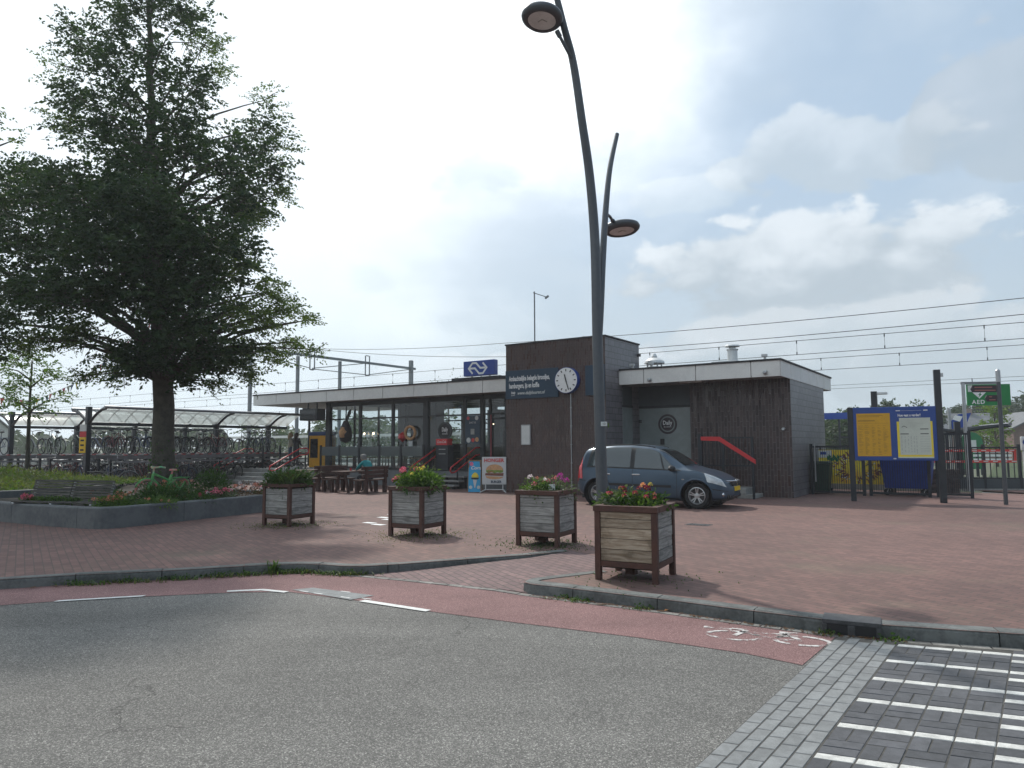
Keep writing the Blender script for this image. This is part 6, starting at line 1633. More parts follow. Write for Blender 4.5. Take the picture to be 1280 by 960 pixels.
    for k in range(3):
        m = MB(); m.box((-0.06 + k * 1.15, -0.05, 0), (0.02 + k * 1.15, 0.05, 1.55 if k else 2.0)); m.obj('post', 'frame_dark', t)
    m = MB(); m.box((-0.6, -0.06, 1.30), (2.15, -0.022, 1.38)); m.box((-0.6, -0.06, 0.93), (2.15, -0.022, 1.01)); m.box((2.1, -0.06, 0.94), (2.16, -0.023, 1.38)); m.obj('board', 'bar_red', t)
    m = MB()
    for k in range(9): m.box((-0.45 + k * 0.3, -0.064, 1.335), (-0.3 + k * 0.3, -0.0605, 1.36)); m.box((-0.4 + k * 0.3, -0.064, 0.96), (-0.25 + k * 0.3, -0.0605, 0.99))
    m.obj('reflector', 'offwhite', t)
    t = thing('card_reader', 'slim pale card reader pole with blue round mark', 'card reader', (16.75, 23.6, 0), R(-12))
    m = MB(); m.box((-0.09, -0.05, 0), (0.09, 0.05, 1.35)); m.box((-0.13, -0.06, 1.35), (0.13, 0.06, 1.8)); m.obj('pole', 'metal_light', t, bevel=0.02)
    m = MB(); m.lathe([(0.1, 0), (0.1, 0.008)], 24, (0, -0.061, 1.62), Matrix.Rotation(R(90), 3, 'X')); m.obj('round_mark', 'sign_blue', t)
    m = MB(); m.lathe([(0.045, 0), (0.045, 0.004)], 18, (0, -0.07, 1.62), Matrix.Rotation(R(90), 3, 'X')); m.box((-0.04, -0.056, 0.75), (0.04, -0.0505, 0.85)); m.obj('reader_mark', 'offwhite', t)
    # rough stone block and hedge strip at the fence end
    t = thing('stone_wall', 'short rough stone wall at the end of the dark fence', 'wall', (13.9, 23.6, 0), R(-25))
    m = MB(); q = random.Random(9)
    for z in range(5):
        x = -0.5
        while x < 0.5:
            w = q.uniform(0.14, 0.3); m.box((x, -0.2 + q.uniform(-.02, .02), z * 0.155), (min(0.55, x + w - 0.01), 0.2, z * 0.155 + 0.148)); x += w
    m.obj('stonework', 'dark_brick', t, bevel=0.015)
    # distant things seen beyond the railing
    t = thing('blue_sign', 'blue station sign on a grey pole beyond the railing', 'sign', (17.6, 29.0, 0), R(-25))
    m = MB(); m.tube([(0, 0, 0), (0, 0, 3.0)], 0.06, 8); m.obj('pole', 'metal_grey', t); m = MB(); m.prism([(0.06, 2.05), (0.5, 2.2), (0.75, 2.8), (0.3, 2.75), (0.06, 2.5)], 0.05, Matrix.Translation((0, -0.03, 0))); m.obj('panel', 'sign_blue', t)
    m = MB(); m.prism([(0.1, 2.55), (0.35, 2.45), (0.45, 2.66), (0.2, 2.72)], -0.004, Matrix.Translation((0, -0.031, 0))); m.obj('emblem', 'white', t)
    t = thing('arched_sign', 'green arch shaped sign beyond the railing', 'sign', (23.2, 36.5, 0), R(-20))
    m = MB(); m.prism([(-0.5, 0.3), (0.5, 0.3), (0.5, 1.6)] + [(0.5 * cos(R(a)), 1.6 + 0.55 * sin(R(a))) for a in range(15, 180, 15)] + [(-0.5, 1.6)], 0.12); m.obj('panel', 'leaf_sign_green', t)
    m = MB(); m.box((-0.22, -0.012, 1.3), (0.2, -0.001, 1.75)); m.obj('picture', 'offwhite', t); m = MB(); m.box((-0.45, 0.02, 0), (-0.35, 0.1, 0.3)); m.box((0.35, 0.02, 0), (0.45, 0.1, 0.3)); m.obj('foot', 'frame_dark', t)
    t = thing('barrier_boards', 'low barrier of three white boards beyond the railing', 'barrier', (22.5, 34.6, 0), R(-15))
    m = MB()
    for k in range(3): m.box((-0.4, -0.02, 0.75 + k * 0.2), (1.2, 0.02, 0.86 + k * 0.2))
    m.obj('board', 'white', t); m = MB(); m.box((-0.3, 0.021, 0), (-0.22, 0.08, 1.3)); m.box((1.0, 0.021, 0), (1.08, 0.08, 1.3)); m.obj('post', 'frame_dark', t)
    t = thing('platform_name_sign', 'blue platform name sign on dark posts right of the building', 'sign', (17.28, 40, 0), R(-34))
    m = MB(); m.box((-0.7, -0.04, 2.95), (1.35, 0.04, 3.3)); m.obj('panel', 'sign_blue', t); m = MB(); m.box((0.75, -0.05, 0), (0.85, 0.041, 2.949)); m.box((-0.5, 0.041, 0), (-0.4, 0.1, 3.2)); m.box((0.86, -0.03, 1.9), (2.6, 0.03, 2.0)); m.obj('post', 'frame_dark', t)
    t = thing('platform_lamp', 'short dark platform lamp post above the information board', 'street lamp', (13.6, 27.0, 0), R(-34))
    m = MB(); m.box((-0.1, -0.1, 0), (0.1, 0.1, 3.55)); m.obj('post', 'frame_dark', t); m = MB(); m.box((0.1, -0.08, 3.42), (0.45, 0.08, 3.52)); m.obj('lamp_head', 'metal_light', t, bevel=0.02)
mk('banner_field', (0.85, 0.75, 0.05), 0.6, scale=2.0, c2=(0.72, 0.42, 0.04))
right_side()

# ------------------------------------------------------------------ bicycle sheds and bicycles
mk('bike_black', (0.015, 0.016, 0.018), 0.4, var=0.1); mk('bike_blue', (0.02, 0.045, 0.1), 0.4, var=0.1); mk('bike_grey', (0.2, 0.21, 0.22), 0.35, metal=0.4, var=0.1); mk('bike_wine', (0.1, 0.015, 0.02), 0.4, var=0.1); mk('bike_white', (0.5, 0.5, 0.48), 0.45, var=0.05); mk('bike_green', (0.03, 0.07, 0.05), 0.4, var=0.1)
mk('bike_metal', (0.16, 0.165, 0.17), 0.4, metal=0.5, var=0.2); mk('rack_grey', (0.22, 0.225, 0.235), 0.45, metal=0.4, var=0.12, scale=3)
mk('knit_green', (0.06, 0.27, 0.08), 0.9, scale=3, c2=(0.16, 0.4, 0.13), bump=0.5); mk('knit_mix', (0.1, 0.3, 0.15), 0.9, scale=5, c2=(0.65, 0.15, 0.17), bump=0.5); mk('knit_pink', (0.75, 0.16, 0.2), 0.9, scale=3, c2=(0.2, 0.55, 0.3), bump=0.5)
def bicycle(label, loc, rz, frame, seatm='rubber', tyre='rubber', rimm='bike_metal', group=None, spokes=6, fat=1.0):
    t = thing('bicycle', label, 'bicycle', loc, rz, group)
    r = 0.34; fx, rx = 0.54, -0.54
    bb = (-0.08, 0, 0.28); st = (-0.26, 0, 0.82); hd = (0.34, 0, 0.86); hl = (0.37, 0, 0.7)
    m = MB(); w = 0.018 * fat
    for a, b in ((bb, st), (bb, hl), ((-0.2, 0, 0.62), hd), (hd, hl)): m.tube([a, b], w, 6)
    for s in (-1, 1):
        m.tube([(rx, s * 0.05, r), bb], w * 0.6, 5); m.tube([(rx, s * 0.05, r), (-0.22, 0, 0.74)], w * 0.6, 5); m.tube([hl, (0.44, s * 0.05, 0.52), (fx, s * 0.05, r)], w * 0.7, 5)
    m.box((-0.86, -0.07, 0.70), (-0.32, 0.07, 0.72)); m.tube([(-0.8, 0, 0.7), (rx, 0.05, r)], w * 0.5, 4)
    m.tube([(rx + 0.37 * cos(R(a)), 0, r + 0.37 * sin(R(a))) for a in range(20, 200, 20)], 0.014 * fat, 4); m.tube([(fx + 0.37 * cos(R(a)), 0, r + 0.37 * sin(R(a))) for a in range(20, 160, 20)], 0.014 * fat, 4)
    m.obj('frame', frame, t)
    for x in (fx, rx):
        m = MB(); m.tube([(x + r * cos(k * pi / 10), 0, r + r * sin(k * pi / 10)) for k in range(20)], 0.02 * fat, 5, closed=True); wh = m.obj('wheel', tyre, t)
        m = MB()
        for k in range(spokes): m.tube([(x, 0, r), (x + 0.32 * cos(k * 2 * pi / spokes), 0, r + 0.32 * sin(k * 2 * pi / spokes))], 0.004 * fat, 3, caps=False)
        m.tube([(x + (r - 0.03) * cos(k * pi / 8), 0, r + (r - 0.03) * sin(k * pi / 8)) for k in range(16)], 0.008, 3, closed=True); m.obj('spokes', rimm, wh)
    m = MB(); m.tube([(0.34, 0, 0.86), (0.33, 0, 1.02)], 0.013 * fat, 5); m.tube([(0.12, 0.28, 1.04), (0.26, 0.26, 1.07), (0.35, 0.1, 1.05), (0.33, 0, 1.02), (0.35, -0.1, 1.05), (0.26, -0.26, 1.07), (0.12, -0.28, 1.04)], 0.014 * fat, 5); m.obj('handlebar', rimm if fat == 1 else seatm, t)
    m = MB(); m.tube([st, (-0.28, 0, 0.94)], 0.013 * fat, 5); m.lathe([(0.0, -0.03), (0.11, -0.01), (0.09, 0.04), (0.0, 0.05)], 9, (-0.3, 0, 0.95), Matrix(((1.25, 0, 0), (0, 0.75, 0), (0, 0, 1))), caps=False); m.obj('saddle', seatm, t)
    m = MB(); m.tube([(-0.08, -0.09, 0.14), (-0.08, -0.09, 0.28), (-0.08, 0.09, 0.28), (-0.08, 0.09, 0.42)], 0.012, 4); m.obj('crank', rimm, t)
    return t

mk('handle_red', (0.3, 0.045, 0.045), 0.5, var=0.15)
def sheds():
    """gull-wing glass roofs on Y posts running along the station's y axis"""
    def shed(label, x, y0, y1, posts, tilt=0.0, zb=2.62, zt=3.15, arm=1.25, wings=(1, -1), pz=3.25):
        t = thing('bicycle_shed', label, 'bicycle shed', BL(x, y0, 0), TH, 'gull wing bicycle sheds')
        for y in posts:
            m = MB(); m.box((-0.09, y - y0 - 0.09, 0), (0.09, y - y0 + 0.09, pz if y == posts[0] else zb + 0.15)); m.obj('post', 'frame_dark', t)
        m = MB(); m.box((-0.06, 0, zb - 0.12), (0.06, y1 - y0, zb)); m.obj('gutter_beam', 'frame_dark', t)
        for s in wings:
            prof = [(0.08 + arm * f, zb + 0.02 + (zt - zb) * sin(f * pi / 2)) for f in np.linspace(0.02, 1, 10)]
            for y in posts:
                m = MB(); m.tube([(s * 0.05, y - y0, zb - 0.05)] + [(s * p[0], y - y0, p[1] - 0.04) for p in prof], [0.07] * 2 + [0.055] * (len(prof) - 2) + [0.05], 6); m.obj('arm', 'frame_dark', t)
            m = MB(); k = len(prof)
            m.add([(s * p[0], 0, p[1]) for p in prof] + [(s * p[0], y1 - y0, p[1]) for p in prof], [(i, i + 1, k + i + 1, k + i) for i in range(k - 1)]); m.obj('roof_sheet', 'roof_glass', t, smooth=True, fix=False)
            m = MB(); y = 0.0
            while y < y1 - y0: m.tube([(s * p[0], y, p[1] + 0.02) for p in prof], 0.018, 4); y += 0.7
            m.obj('roof_rib', 'frame_dark', t)
            m = MB(); m.tube([(s * prof[-1][0], -0.05, prof[-1][1] + 0.02), (s * prof[-1][0], y1 - y0 + 0.05, prof[-1][1] + 0.02)], 0.06, 8); m.obj('edge_tube', 'rack_grey', t)
        return t
    shed('long gull wing bicycle shed with yellow sign on its front post', -16.2, -6.1, 3.6, (-6.1, -3.3, -0.4, 2.5))
    shed('second gull wing bicycle shed further left behind the young tree', -23.0, -6.2, 4.5, (-6.2, -3.4, -0.6, 2.2))
    shed('small gull wing bicycle shed beyond the finger post', 0, 0, 1, (0,), wings=(), zb=2.0, zt=2.2) if False else None
    t = shed('gull wing bicycle shed beyond the railing at the right', 13.5, 9.2, 13.0, (9.2, 12.2), zb=2.0, zt=2.2, arm=1.5, pz=2.35)
    t.location = (15.6, 25.3, 0); t.rotation_euler = (0, 0, R(-20))
    # column sign with red and yellow panels
    t = thing('warning_sign', 'narrow white red and yellow sign on the shed post', 'sign', BL(-16.2, -6.1, 0) + Vector((-0.02, -0.16, 1.4)), R(-6))
    m = MB(); m.box((-0.22, -0.02, 0), (0.04, 0.02, 0.62)); m.obj('yellow_panel', 'yellow', t); m = MB(); m.box((-0.22, -0.02, 0.63), (0.04, 0.02, 0.85)); m.obj('red_panel', 'rail_red', t); m = MB(); m.box((-0.22, -0.02, 0.86), (0.04, 0.02, 1.13)); m.obj('white_panel', 'offwhite', t)
    m = MB()
    for z in (0.08, 0.27, 0.46): m.box((-0.17, -0.026, z), (-0.02, -0.0205, z + 0.07))
    m.obj('pictogram', 'black', t)
    # racks: two decks
    def rack(label, x, y0, y1, s):
        t = thing('bicycle_rack', label, 'bicycle rack', BL(x, y0, 0), TH, 'double deck bicycle racks')
        m = MB(); L = y1 - y0
        m.box((s * 0.05 - 0.04, 0, 1.16), (s * 0.05 + 0.04, L, 1.28)); m.box((s * 1.75 - 0.03, 0, 1.18), (s * 1.75 + 0.03, L, 1.30)); m.box((s * 1.0 - 0.03, 0, 1.13), (s * 1.0 + 0.03, L, 1.19)); m.box((s * 0.3 - 0.04, 0, 0.02), (s * 0.3 + 0.04, L, 0.1)); m.box((s * 1.75 - 0.02, 0, 1.0), (s * 1.75 + 0.02, L, 1.06))
        m.obj('beam', 'rack_grey', t)
        y = 0.1
        while y < L:
            m = MB(); m.box((s * 0.05 - 0.05, y, 0), (s * 0.05 + 0.05, y + 0.08, 1.159)); m.box((s * 1.0 - 0.03, y, 0), (s * 1.0 + 0.03, y + 0.06, 1.129)); a, b = sorted((s * 0.05, s * 1.0)); m.box((a, y + 0.01, 0.62), (b, y + 0.05, 0.66)); m.obj('upright', 'frame_dark', t); y += 2.4
        m = MB(); mr = MB(); y = 0.2
        while y < L:
            a, b = sorted((s * 0.1, s * 1.9)); m.box((a, y - 0.05, 1.305), (b, y + 0.05, 1.325)); mr.box(*[tuple(v) for v in ((min(s * 1.9, s * 2.05), y - 0.045, 1.29), (max(s * 1.9, s * 2.05), y + 0.045, 1.335))]); y += 0.4
        m.obj('tray', 'rack_grey', t); mr.obj('tray_handle', 'handle_red', t)
    rows = [(-15.9, -5.9, 3.4, 1), (-22.7, -8.5, 4.2, 1), (-16.4, -5.9, 3.4, -1), (-19.6, -6.5, 3.8, 1)]
    rack('double deck bicycle rack under the shed with the yellow sign', -15.9 - 0.1, -5.9, 3.4, 1); rack('double deck bicycle rack under the second shed at the left', -22.8, -8.5, 4.2, 1); rack('double deck bicycle rack between the two sheds', -19.7, -6.5, 3.8, 1)
    kinds = [('black', 'bike_black'), ('dark blue', 'bike_blue'), ('grey', 'bike_grey'), ('wine red', 'bike_wine'), ('white', 'bike_white'), ('dark green', 'bike_green')]
    wts = [9, 3, 4, 2, 1, 2]; protos = {}
    q = random.Random(11)
    for (x, y0, y1, s) in rows:
        for deck in ((0, 1) if s > 0 else (0,)):
            y = y0 + 0.2
            while y < y1:
                if q.random() < (0.96 if deck == 0 else 0.42):
                    k = q.choices(range(6), wts)[0]; cn, mt = kinds[k]
                    loc = BL(x + s * (1.0 if deck else 0.95 + (0.12 if int(y * 2.5) % 2 else 0)), y, 1.33 if deck else 0.03 + (0.12 if int(y * 2.5) % 2 else 0)); rz = TH + (0 if q.random() < 0.5 else pi) + q.uniform(-.16, .16)
                    lb = f'{cn} city bicycle on the {"upper" if deck else "lower"} deck of the {("nearer" if s > 0 else "rear of the nearer") if x > -18 else "middle" if x > -20 else "far left"} rack'
                    if k not in protos: protos[k] = bicycle(lb, loc, rz, mt, group='bicycles in the racks')
                    else: dup(protos[k], loc, rz, lb)
                y += 0.37
    # loose bicycles standing before the racks
    dup(protos[2] if 2 in protos else list(protos.values())[0], BL(-13.9, -6.2, 0.0), TH + 1.2, 'grey bicycle parked loose at the front shed post')
sheds()

# ------------------------------------------------------------------ raised beds, bench, planting
def beds():
    def wall(line, h, w, name, label, matn='concrete_dark', seg=2.4):
        t = thing(name, label, 'wall', (0, 0, 0))
        P = [Vector((*p, 0)) for p in line]; L = [0]
        for a, b in zip(P, P[1:]): L.append(L[-1] + (b - a).length)
        def at(s):
            s = max(0, min(L[-1], s))
            for i in range(len(P) - 1):
                if s <= L[i + 1] + 1e-9: return P[i].lerp(P[i + 1], (s - L[i]) / (L[i + 1] - L[i]))
        def nr(s):
            d = (at(min(L[-1], s + .2)) - at(max(0, s - .2))).normalized(); return Vector((-d.y, d.x, 0))
        s = 0.0
        while s < L[-1] - 0.05:
            e = min(L[-1], s + seg); n = max(2, int((e - s) / 0.12)); m = MB(); vs = []; fs = []
            for i in range(n + 1):
                q = s + 0.006 + (e - s - 0.012) * i / n; p = at(q); nn = nr(q)
                for o, z in ((0, -0.05), (0, h - 0.03), (0.012, h - 0.008), (0.035, h), (w - 0.02, h), (w, h - 0.02), (w, -0.05)): vs.append(p + nn * o + Vector((0, 0, z)))
            for i in range(n):
                for k in range(6): fs.append((i * 7 + k, i * 7 + k + 1, i * 7 + k + 8, i * 7 + k + 7))
            fs += [tuple(range(7)), tuple(n * 7 + k for k in range(6, -1, -1))]
            m.add(vs, fs); m.obj('wall_segment', matn, t); s = e
        return t
    def rounded(pts, n=7):
        out = []
        for i in range(len(pts) - 1):
            a = Vector(pts[max(i - 1, 0)]); b = Vector(pts[i]); c = Vector(pts[i + 1]); d = Vector(pts[min(i + 2, len(pts) - 1)])
            for k in range(n):
                s = k / n; out.append(tuple(0.5 * ((2 * b) + (c - a) * s + (2 * a - 5 * b + 4 * c - d) * s * s + (3 * b - a - 3 * c + d) * s ** 3)))
        return out + [tuple(pts[-1])]
    low = rounded([(-17, 19.4), (-14, 17.6), (-11.23, 15.96), (-9.79, 15.1), (-8.84, 14.62), (-8.3, 14.40), (-8.0, 14.46), (-7.8, 14.68), (-7.4, 15.4), (-6.8, 16.55), (-6.13, 17.95), (-5.7, 18.95), (-5.75, 19.3), (-6.2, 19.6), (-8.5, 21.0)])
    wall(low, 0.42, 0.22, 'bed_wall', 'curved low grey concrete wall of the raised flower bed')
    up = rounded([(-16.5, 16.9), (-14.6, 17.5), (-13.0, 18.4), (-12.2, 19.6), (-11.9, 20.6), (-11.8, 21.6)])
    wall(up, 0.52, 0.2, 'bed_wall', 'higher concrete bed wall behind the overgrown bench', seg=3)
    m = MB(); poly = [tuple(p) for p in low if p[0] > -15] ; inn = [(p[0] - 0.0, p[1] + 0.08) for p in poly] + [(-12, 24.5), (-17, 23)]
    m.sheet(inn, 0.34); o = struct(m.obj('bed_soil', 'soil'))
    m = MB(); m.sheet([(p[0] - 0.05, p[1] + 0.1) for p in up] + [(-13, 24.5), (-20, 24.5), (-20, 17)], 0.46); struct(m.obj('bed_soil', 'soil'))
    # ground cover on the upper bed
    t = thing('ground_cover', 'mounded green and yellowish ground cover on the upper bed', 'ground cover', (-14.5, 20.5, 0.45)); t['kind'] = 'stuff'
    q = np.random.default_rng(3); n = 9000
    x = q.uniform(-3.0, 2.55, n); y = q.uniform(-2.5, 3.5, n)
    edge = np.interp(x, [-3, -0.1, 1.5, 2.3, 2.6], [-3.2, -2.7, -1.9, -0.7, 0.5]); keep = y > edge + 0.05
    x, y = x[keep], y[keep]; hgt = 0.05 + 0.40 * np.clip((y - edge[keep]) / 1.5, 0.1, 1) * np.clip((1.6 - x) / 3.2, 0.02, 1) + 0.06 * np.sin(x * 4) * np.cos(y * 3)
    n = len(x); P = np.stack([x, y, np.maximum(0.02, hgt * q.random(n) ** 0.4)], 1); D = q.normal(size=(n, 3)) * 0.6; D[:, 2] = 0.8
    leaf_mesh('foliage', 'leaf_light', t, P[: n // 2], D[: n // 2], 0.13 * (0.5 + q.random(n // 2)), 0.05 * np.ones(n // 2), q)
    k = n - n // 2; leaf_mesh('foliage', 'grass_mix', t, P[n // 2:] + np.array([0, 0, 0.05]), D[n // 2:], 0.2 * (0.5 + q.random(k)), 0.025 * np.ones(k), q)
    # bench of thin slats, overgrown
    a = Vector((-10.78, 15.62, 0.42)); b = Vector((-8.62, 14.90, 0.42)); d = (b - a); rz = math.atan2(d.y, d.x); Lb = d.length
    woodmat('slat_wood', (0.05, 0.046, 0.04), (0.12, 0.112, 0.1), (1.5, 14, 14), 0.85, 0.2)
    t = thing('slatted_bench', 'weathered slatted bench on the bed wall, overgrown with weeds', 'bench', a, rz)
    for x0, x1 in ((0, Lb / 2 - 0.01), (Lb / 2 + 0.01, Lb)):
        m = MB(); qx = Matrix.Rotation(R(-16), 3, 'X')
        for k in range(8): m.box((x0, 0.42, 0.05 + k * 0.058), (x1, 0.445, 0.05 + k * 0.058 + 0.044))
        m.v = [tuple(qx @ (Vector(v) - Vector((0, 0.42, 0.05))) + Vector((0, 0.42, 0.05))) for v in m.v]; m.obj('backrest', 'slat_wood', t)
    m = MB()
    for k in range(7): m.box((0, 0.0 + k * 0.058, 0.03), (Lb, 0.044 + k * 0.058, 0.05))
    m.obj('seat', 'slat_wood', t)
    m = MB()
    for x in (0.05, Lb / 2, Lb - 0.05): m.beam((x, 0.0, 0.012), (x, 0.43, 0.012), 0.05, 0.022); m.beam((x, 0.455, 0.0), (x, 0.57, 0.44), 0.05, 0.02)
    m.obj('bracket', 'metal_light', t)
    # weeds growing over the seat
    t = thing('weed', 'green weeds growing over the slatted bench seat', 'weed', a + Vector((0.8, -0.05, 0.05)), rz)
    qq = random.Random(8)
    blades(t, 'leaf_bush', [(qq.uniform(-0.7, 0.75), qq.uniform(0.0, 0.3), 0) for _ in range(260)], 0.13, 0.015, 5, 1.2); bush(t, 'leaf_light', (0.1, 0.12, 0.01), 0.75, 0.16, 0.08, 700, 0.05, 0.026, 41)
    # planting of the lower bed
    def plant(lb, x, y, rx, rz_, mt, n, L, W, seed, nm='bed_plant', cat='plant', flowers=(), up=0.5):
        t = thing(nm, lb, cat, (x, y, 0.34)); bush(t, mt, (0, 0, rz_ * 0.35), rx, rx * 0.8, rz_, n, L, W, seed, up=up)
        q = random.Random(seed)
        for c, k, r in flowers:
            for i in range(int(k * 1.8)):
                a = q.uniform(0, 6.28); rr = rx * q.uniform(0.2, 0.95); m = MB(); flower(m, (rr * cos(a), -abs(rr * sin(a)) * 0.8, rz_ * q.uniform(0.75, 1.3)), r * q.uniform(.8, 1.2), seed * 7 + i, 16); m.obj('flower', c, t, fix=False)
        return t
    plant('round dense green shrub in the bed near the platform steps', -7.7, 18.6, 0.5, 0.5, 'leaf_bush', 2600, 0.08, 0.03, 51, 'shrub', 'shrub')
    plant('spreading grassy green shrub before the painted bicycle', -8.0, 16.6, 0.62, 0.3, 'leaf_bush', 2200, 0.13, 0.02, 52, 'shrub', 'shrub', up=0.9)
    plant('green bed plants with orange red blooms at the wall corner', -8.35, 15.15, 0.42, 0.2, 'leaf_light', 900, 0.07, 0.035, 53, flowers=(('petal_salmon', 7, 0.04),))
    plant('grassy bed plants with salmon blooms right of the bench', -8.75, 15.9, 0.5, 0.26, 'leaf_strap', 1200, 0.1, 0.03, 54, flowers=(('petal_salmon', 6, 0.04), ('petal_orange', 3, 0.035)))
    plant('low yellowish green plants along the bed wall', -7.6, 15.6, 0.4, 0.15, 'leaf_light', 800, 0.08, 0.03, 55, flowers=(('petal_salmon', 3, 0.03),))
    plant('bed plants with one bright pink bloom cluster near the plant box', -7.0, 17.4, 0.42, 0.22, 'leaf_grey', 900, 0.07, 0.03, 56, flowers=(('petal_pink', 6, 0.06), ('petal_white', 2, 0.04)))
    plant('bed plants with reddish leaves and pale blooms beside the plant box', -6.6, 18.2, 0.5, 0.28, 'leaf_brown', 700, 0.07, 0.03, 57, flowers=(('petal_white', 5, 0.045), ('petal_salmon', 6, 0.05)))
    plant('mixed green bed plants with red blooms at the end of the bed', -6.2, 18.8, 0.45, 0.26, 'leaf_bush', 800, 0.08, 0.03, 58, flowers=(('petal_red', 6, 0.045), ('petal_pink', 3, 0.04)))
    plant('mixed flowering plants at the foot of the tree', -9.0, 19.1, 0.7, 0.3, 'leaf_bush', 1500, 0.1, 0.035, 59, flowers=(('petal_salmon', 6, 0.05), ('petal_pink', 5, 0.05)))
    plant('dark green low plants behind the slatted bench', -9.9, 17.0, 0.7, 0.22, 'leaf_dark', 1200, 0.1, 0.035, 60)
    plant('small bright pink flowering plant left of the bench', -10.55, 15.85, 0.16, 0.2, 'leaf_light', 200, 0.06, 0.03, 61, flowers=(('petal_pink', 6, 0.05),))
    plant('green low plants between the bench and the flower bed', -7.25, 16.6, 0.45, 0.16, 'leaf_bush', 900, 0.08, 0.03, 62, flowers=(('petal_red', 3, 0.035),))
    bicycle('bicycle wrapped in bright green and pink knitting, standing in the flower bed', (-8.8, 18.3, 0.26), R(236), 'knit_green', 'knit_pink', 'knit_mix', 'knit_pink', fat=2.2).scale = (0.8,) * 3
beds()

# ------------------------------------------------------------------ trees
mk('bark', (0.06, 0.052, 0.042), 0.95, var=0.35, scale=5, bump=0.8, bscale=24, c2=(0.1, 0.09, 0.07))
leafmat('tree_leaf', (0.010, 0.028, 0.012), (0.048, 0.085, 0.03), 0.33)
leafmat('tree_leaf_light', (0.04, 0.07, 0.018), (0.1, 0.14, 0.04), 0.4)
leafmat('far_leaf', (0.03, 0.06, 0.022), (0.075, 0.115, 0.045), 0.3)
leafmat('far_leaf_dark', (0.022, 0.042, 0.022), (0.05, 0.08, 0.04), 0.25)
leafmat('far_leaf_bright', (0.07, 0.12, 0.02), (0.15, 0.21, 0.05), 0.35)
LOBES = [(-0.83,16.13,0.93),(-1.15,15.27,1.05),(-0.2,15.14,0.89),(-0.76,14.4,0.93),(-1.68,13.84,0.85),(0.24,13.73,0.74),(0.85,12.92,0.66),(1.18,12.07,0.43),(-2.82,13.36,0.84),(-3.33,12.29,0.65),(-2.14,12.62,0.93),(-0.69,12.57,0.98),(-2.84,11.37,0.79),(-1.33,11.17,1.05),(0.5,11.64,0.8),(0.11,10.64,1.03),(-1.98,10.13,1.12),(-0.76,9.5,1.15),(-3.06,10.66,0.67),(0.61,9.69,0.9),(2.63,11.22,0.63),(2.72,10.39,0.77),(3.04,9.79,0.6),(2.11,9.91,0.86),(2.82,9.08,0.74),(1.72,9.09,0.89),(3.16,8.49,0.34),(2.09,8.26,0.82),(-0.3,8.16,1.3),(-1.68,8.33,1.21),(-3.1,8.53,1.12),(-4.04,8.96,0.93),(-4.69,8.3,1.07),(-4.12,7.13,1.18),(-2.53,7.01,1.27),(-0.88,6.7,1.31),(0.64,7.15,1.18),(1.78,7.1,0.76),(2.4,7.8,0.48),(-4.27,5.64,1.15),(-2.96,5.63,1.15),(-1.56,5.62,0.92),(-0.16,5.39,1.05),(1.09,5.95,1.06),(2.07,6.41,0.51),(-4.47,4.39,0.95),(-3.57,4.27,0.68),(-2.5,4.49,0.68),(0.77,4.63,0.91),(-0.04,4.14,0.72),(-5.88,8.07,1.2),(-5.9,6.45,1.4),(-5.8,4.85,1.14),(2.9,5.6,0.55),(3.45,5.14,0.5),(2.74,4.8,0.64),(2.02,5.03,0.64),(3.61,4.16,0.41),(4.17,3.96,0.25),(2.99,3.89,0.59),(1.91,3.9,0.72),(1.02,3.72,0.72),(2.29,3.27,0.4),(1.45,3.0,0.36),(0.46,3.23,0.4),(-0.92,3.74,0.63),(-1.42,3.29,0.49),(-0.47,3.58,0.54),(-2.13,3.25,0.31),(3.98,4.79,0.18)]
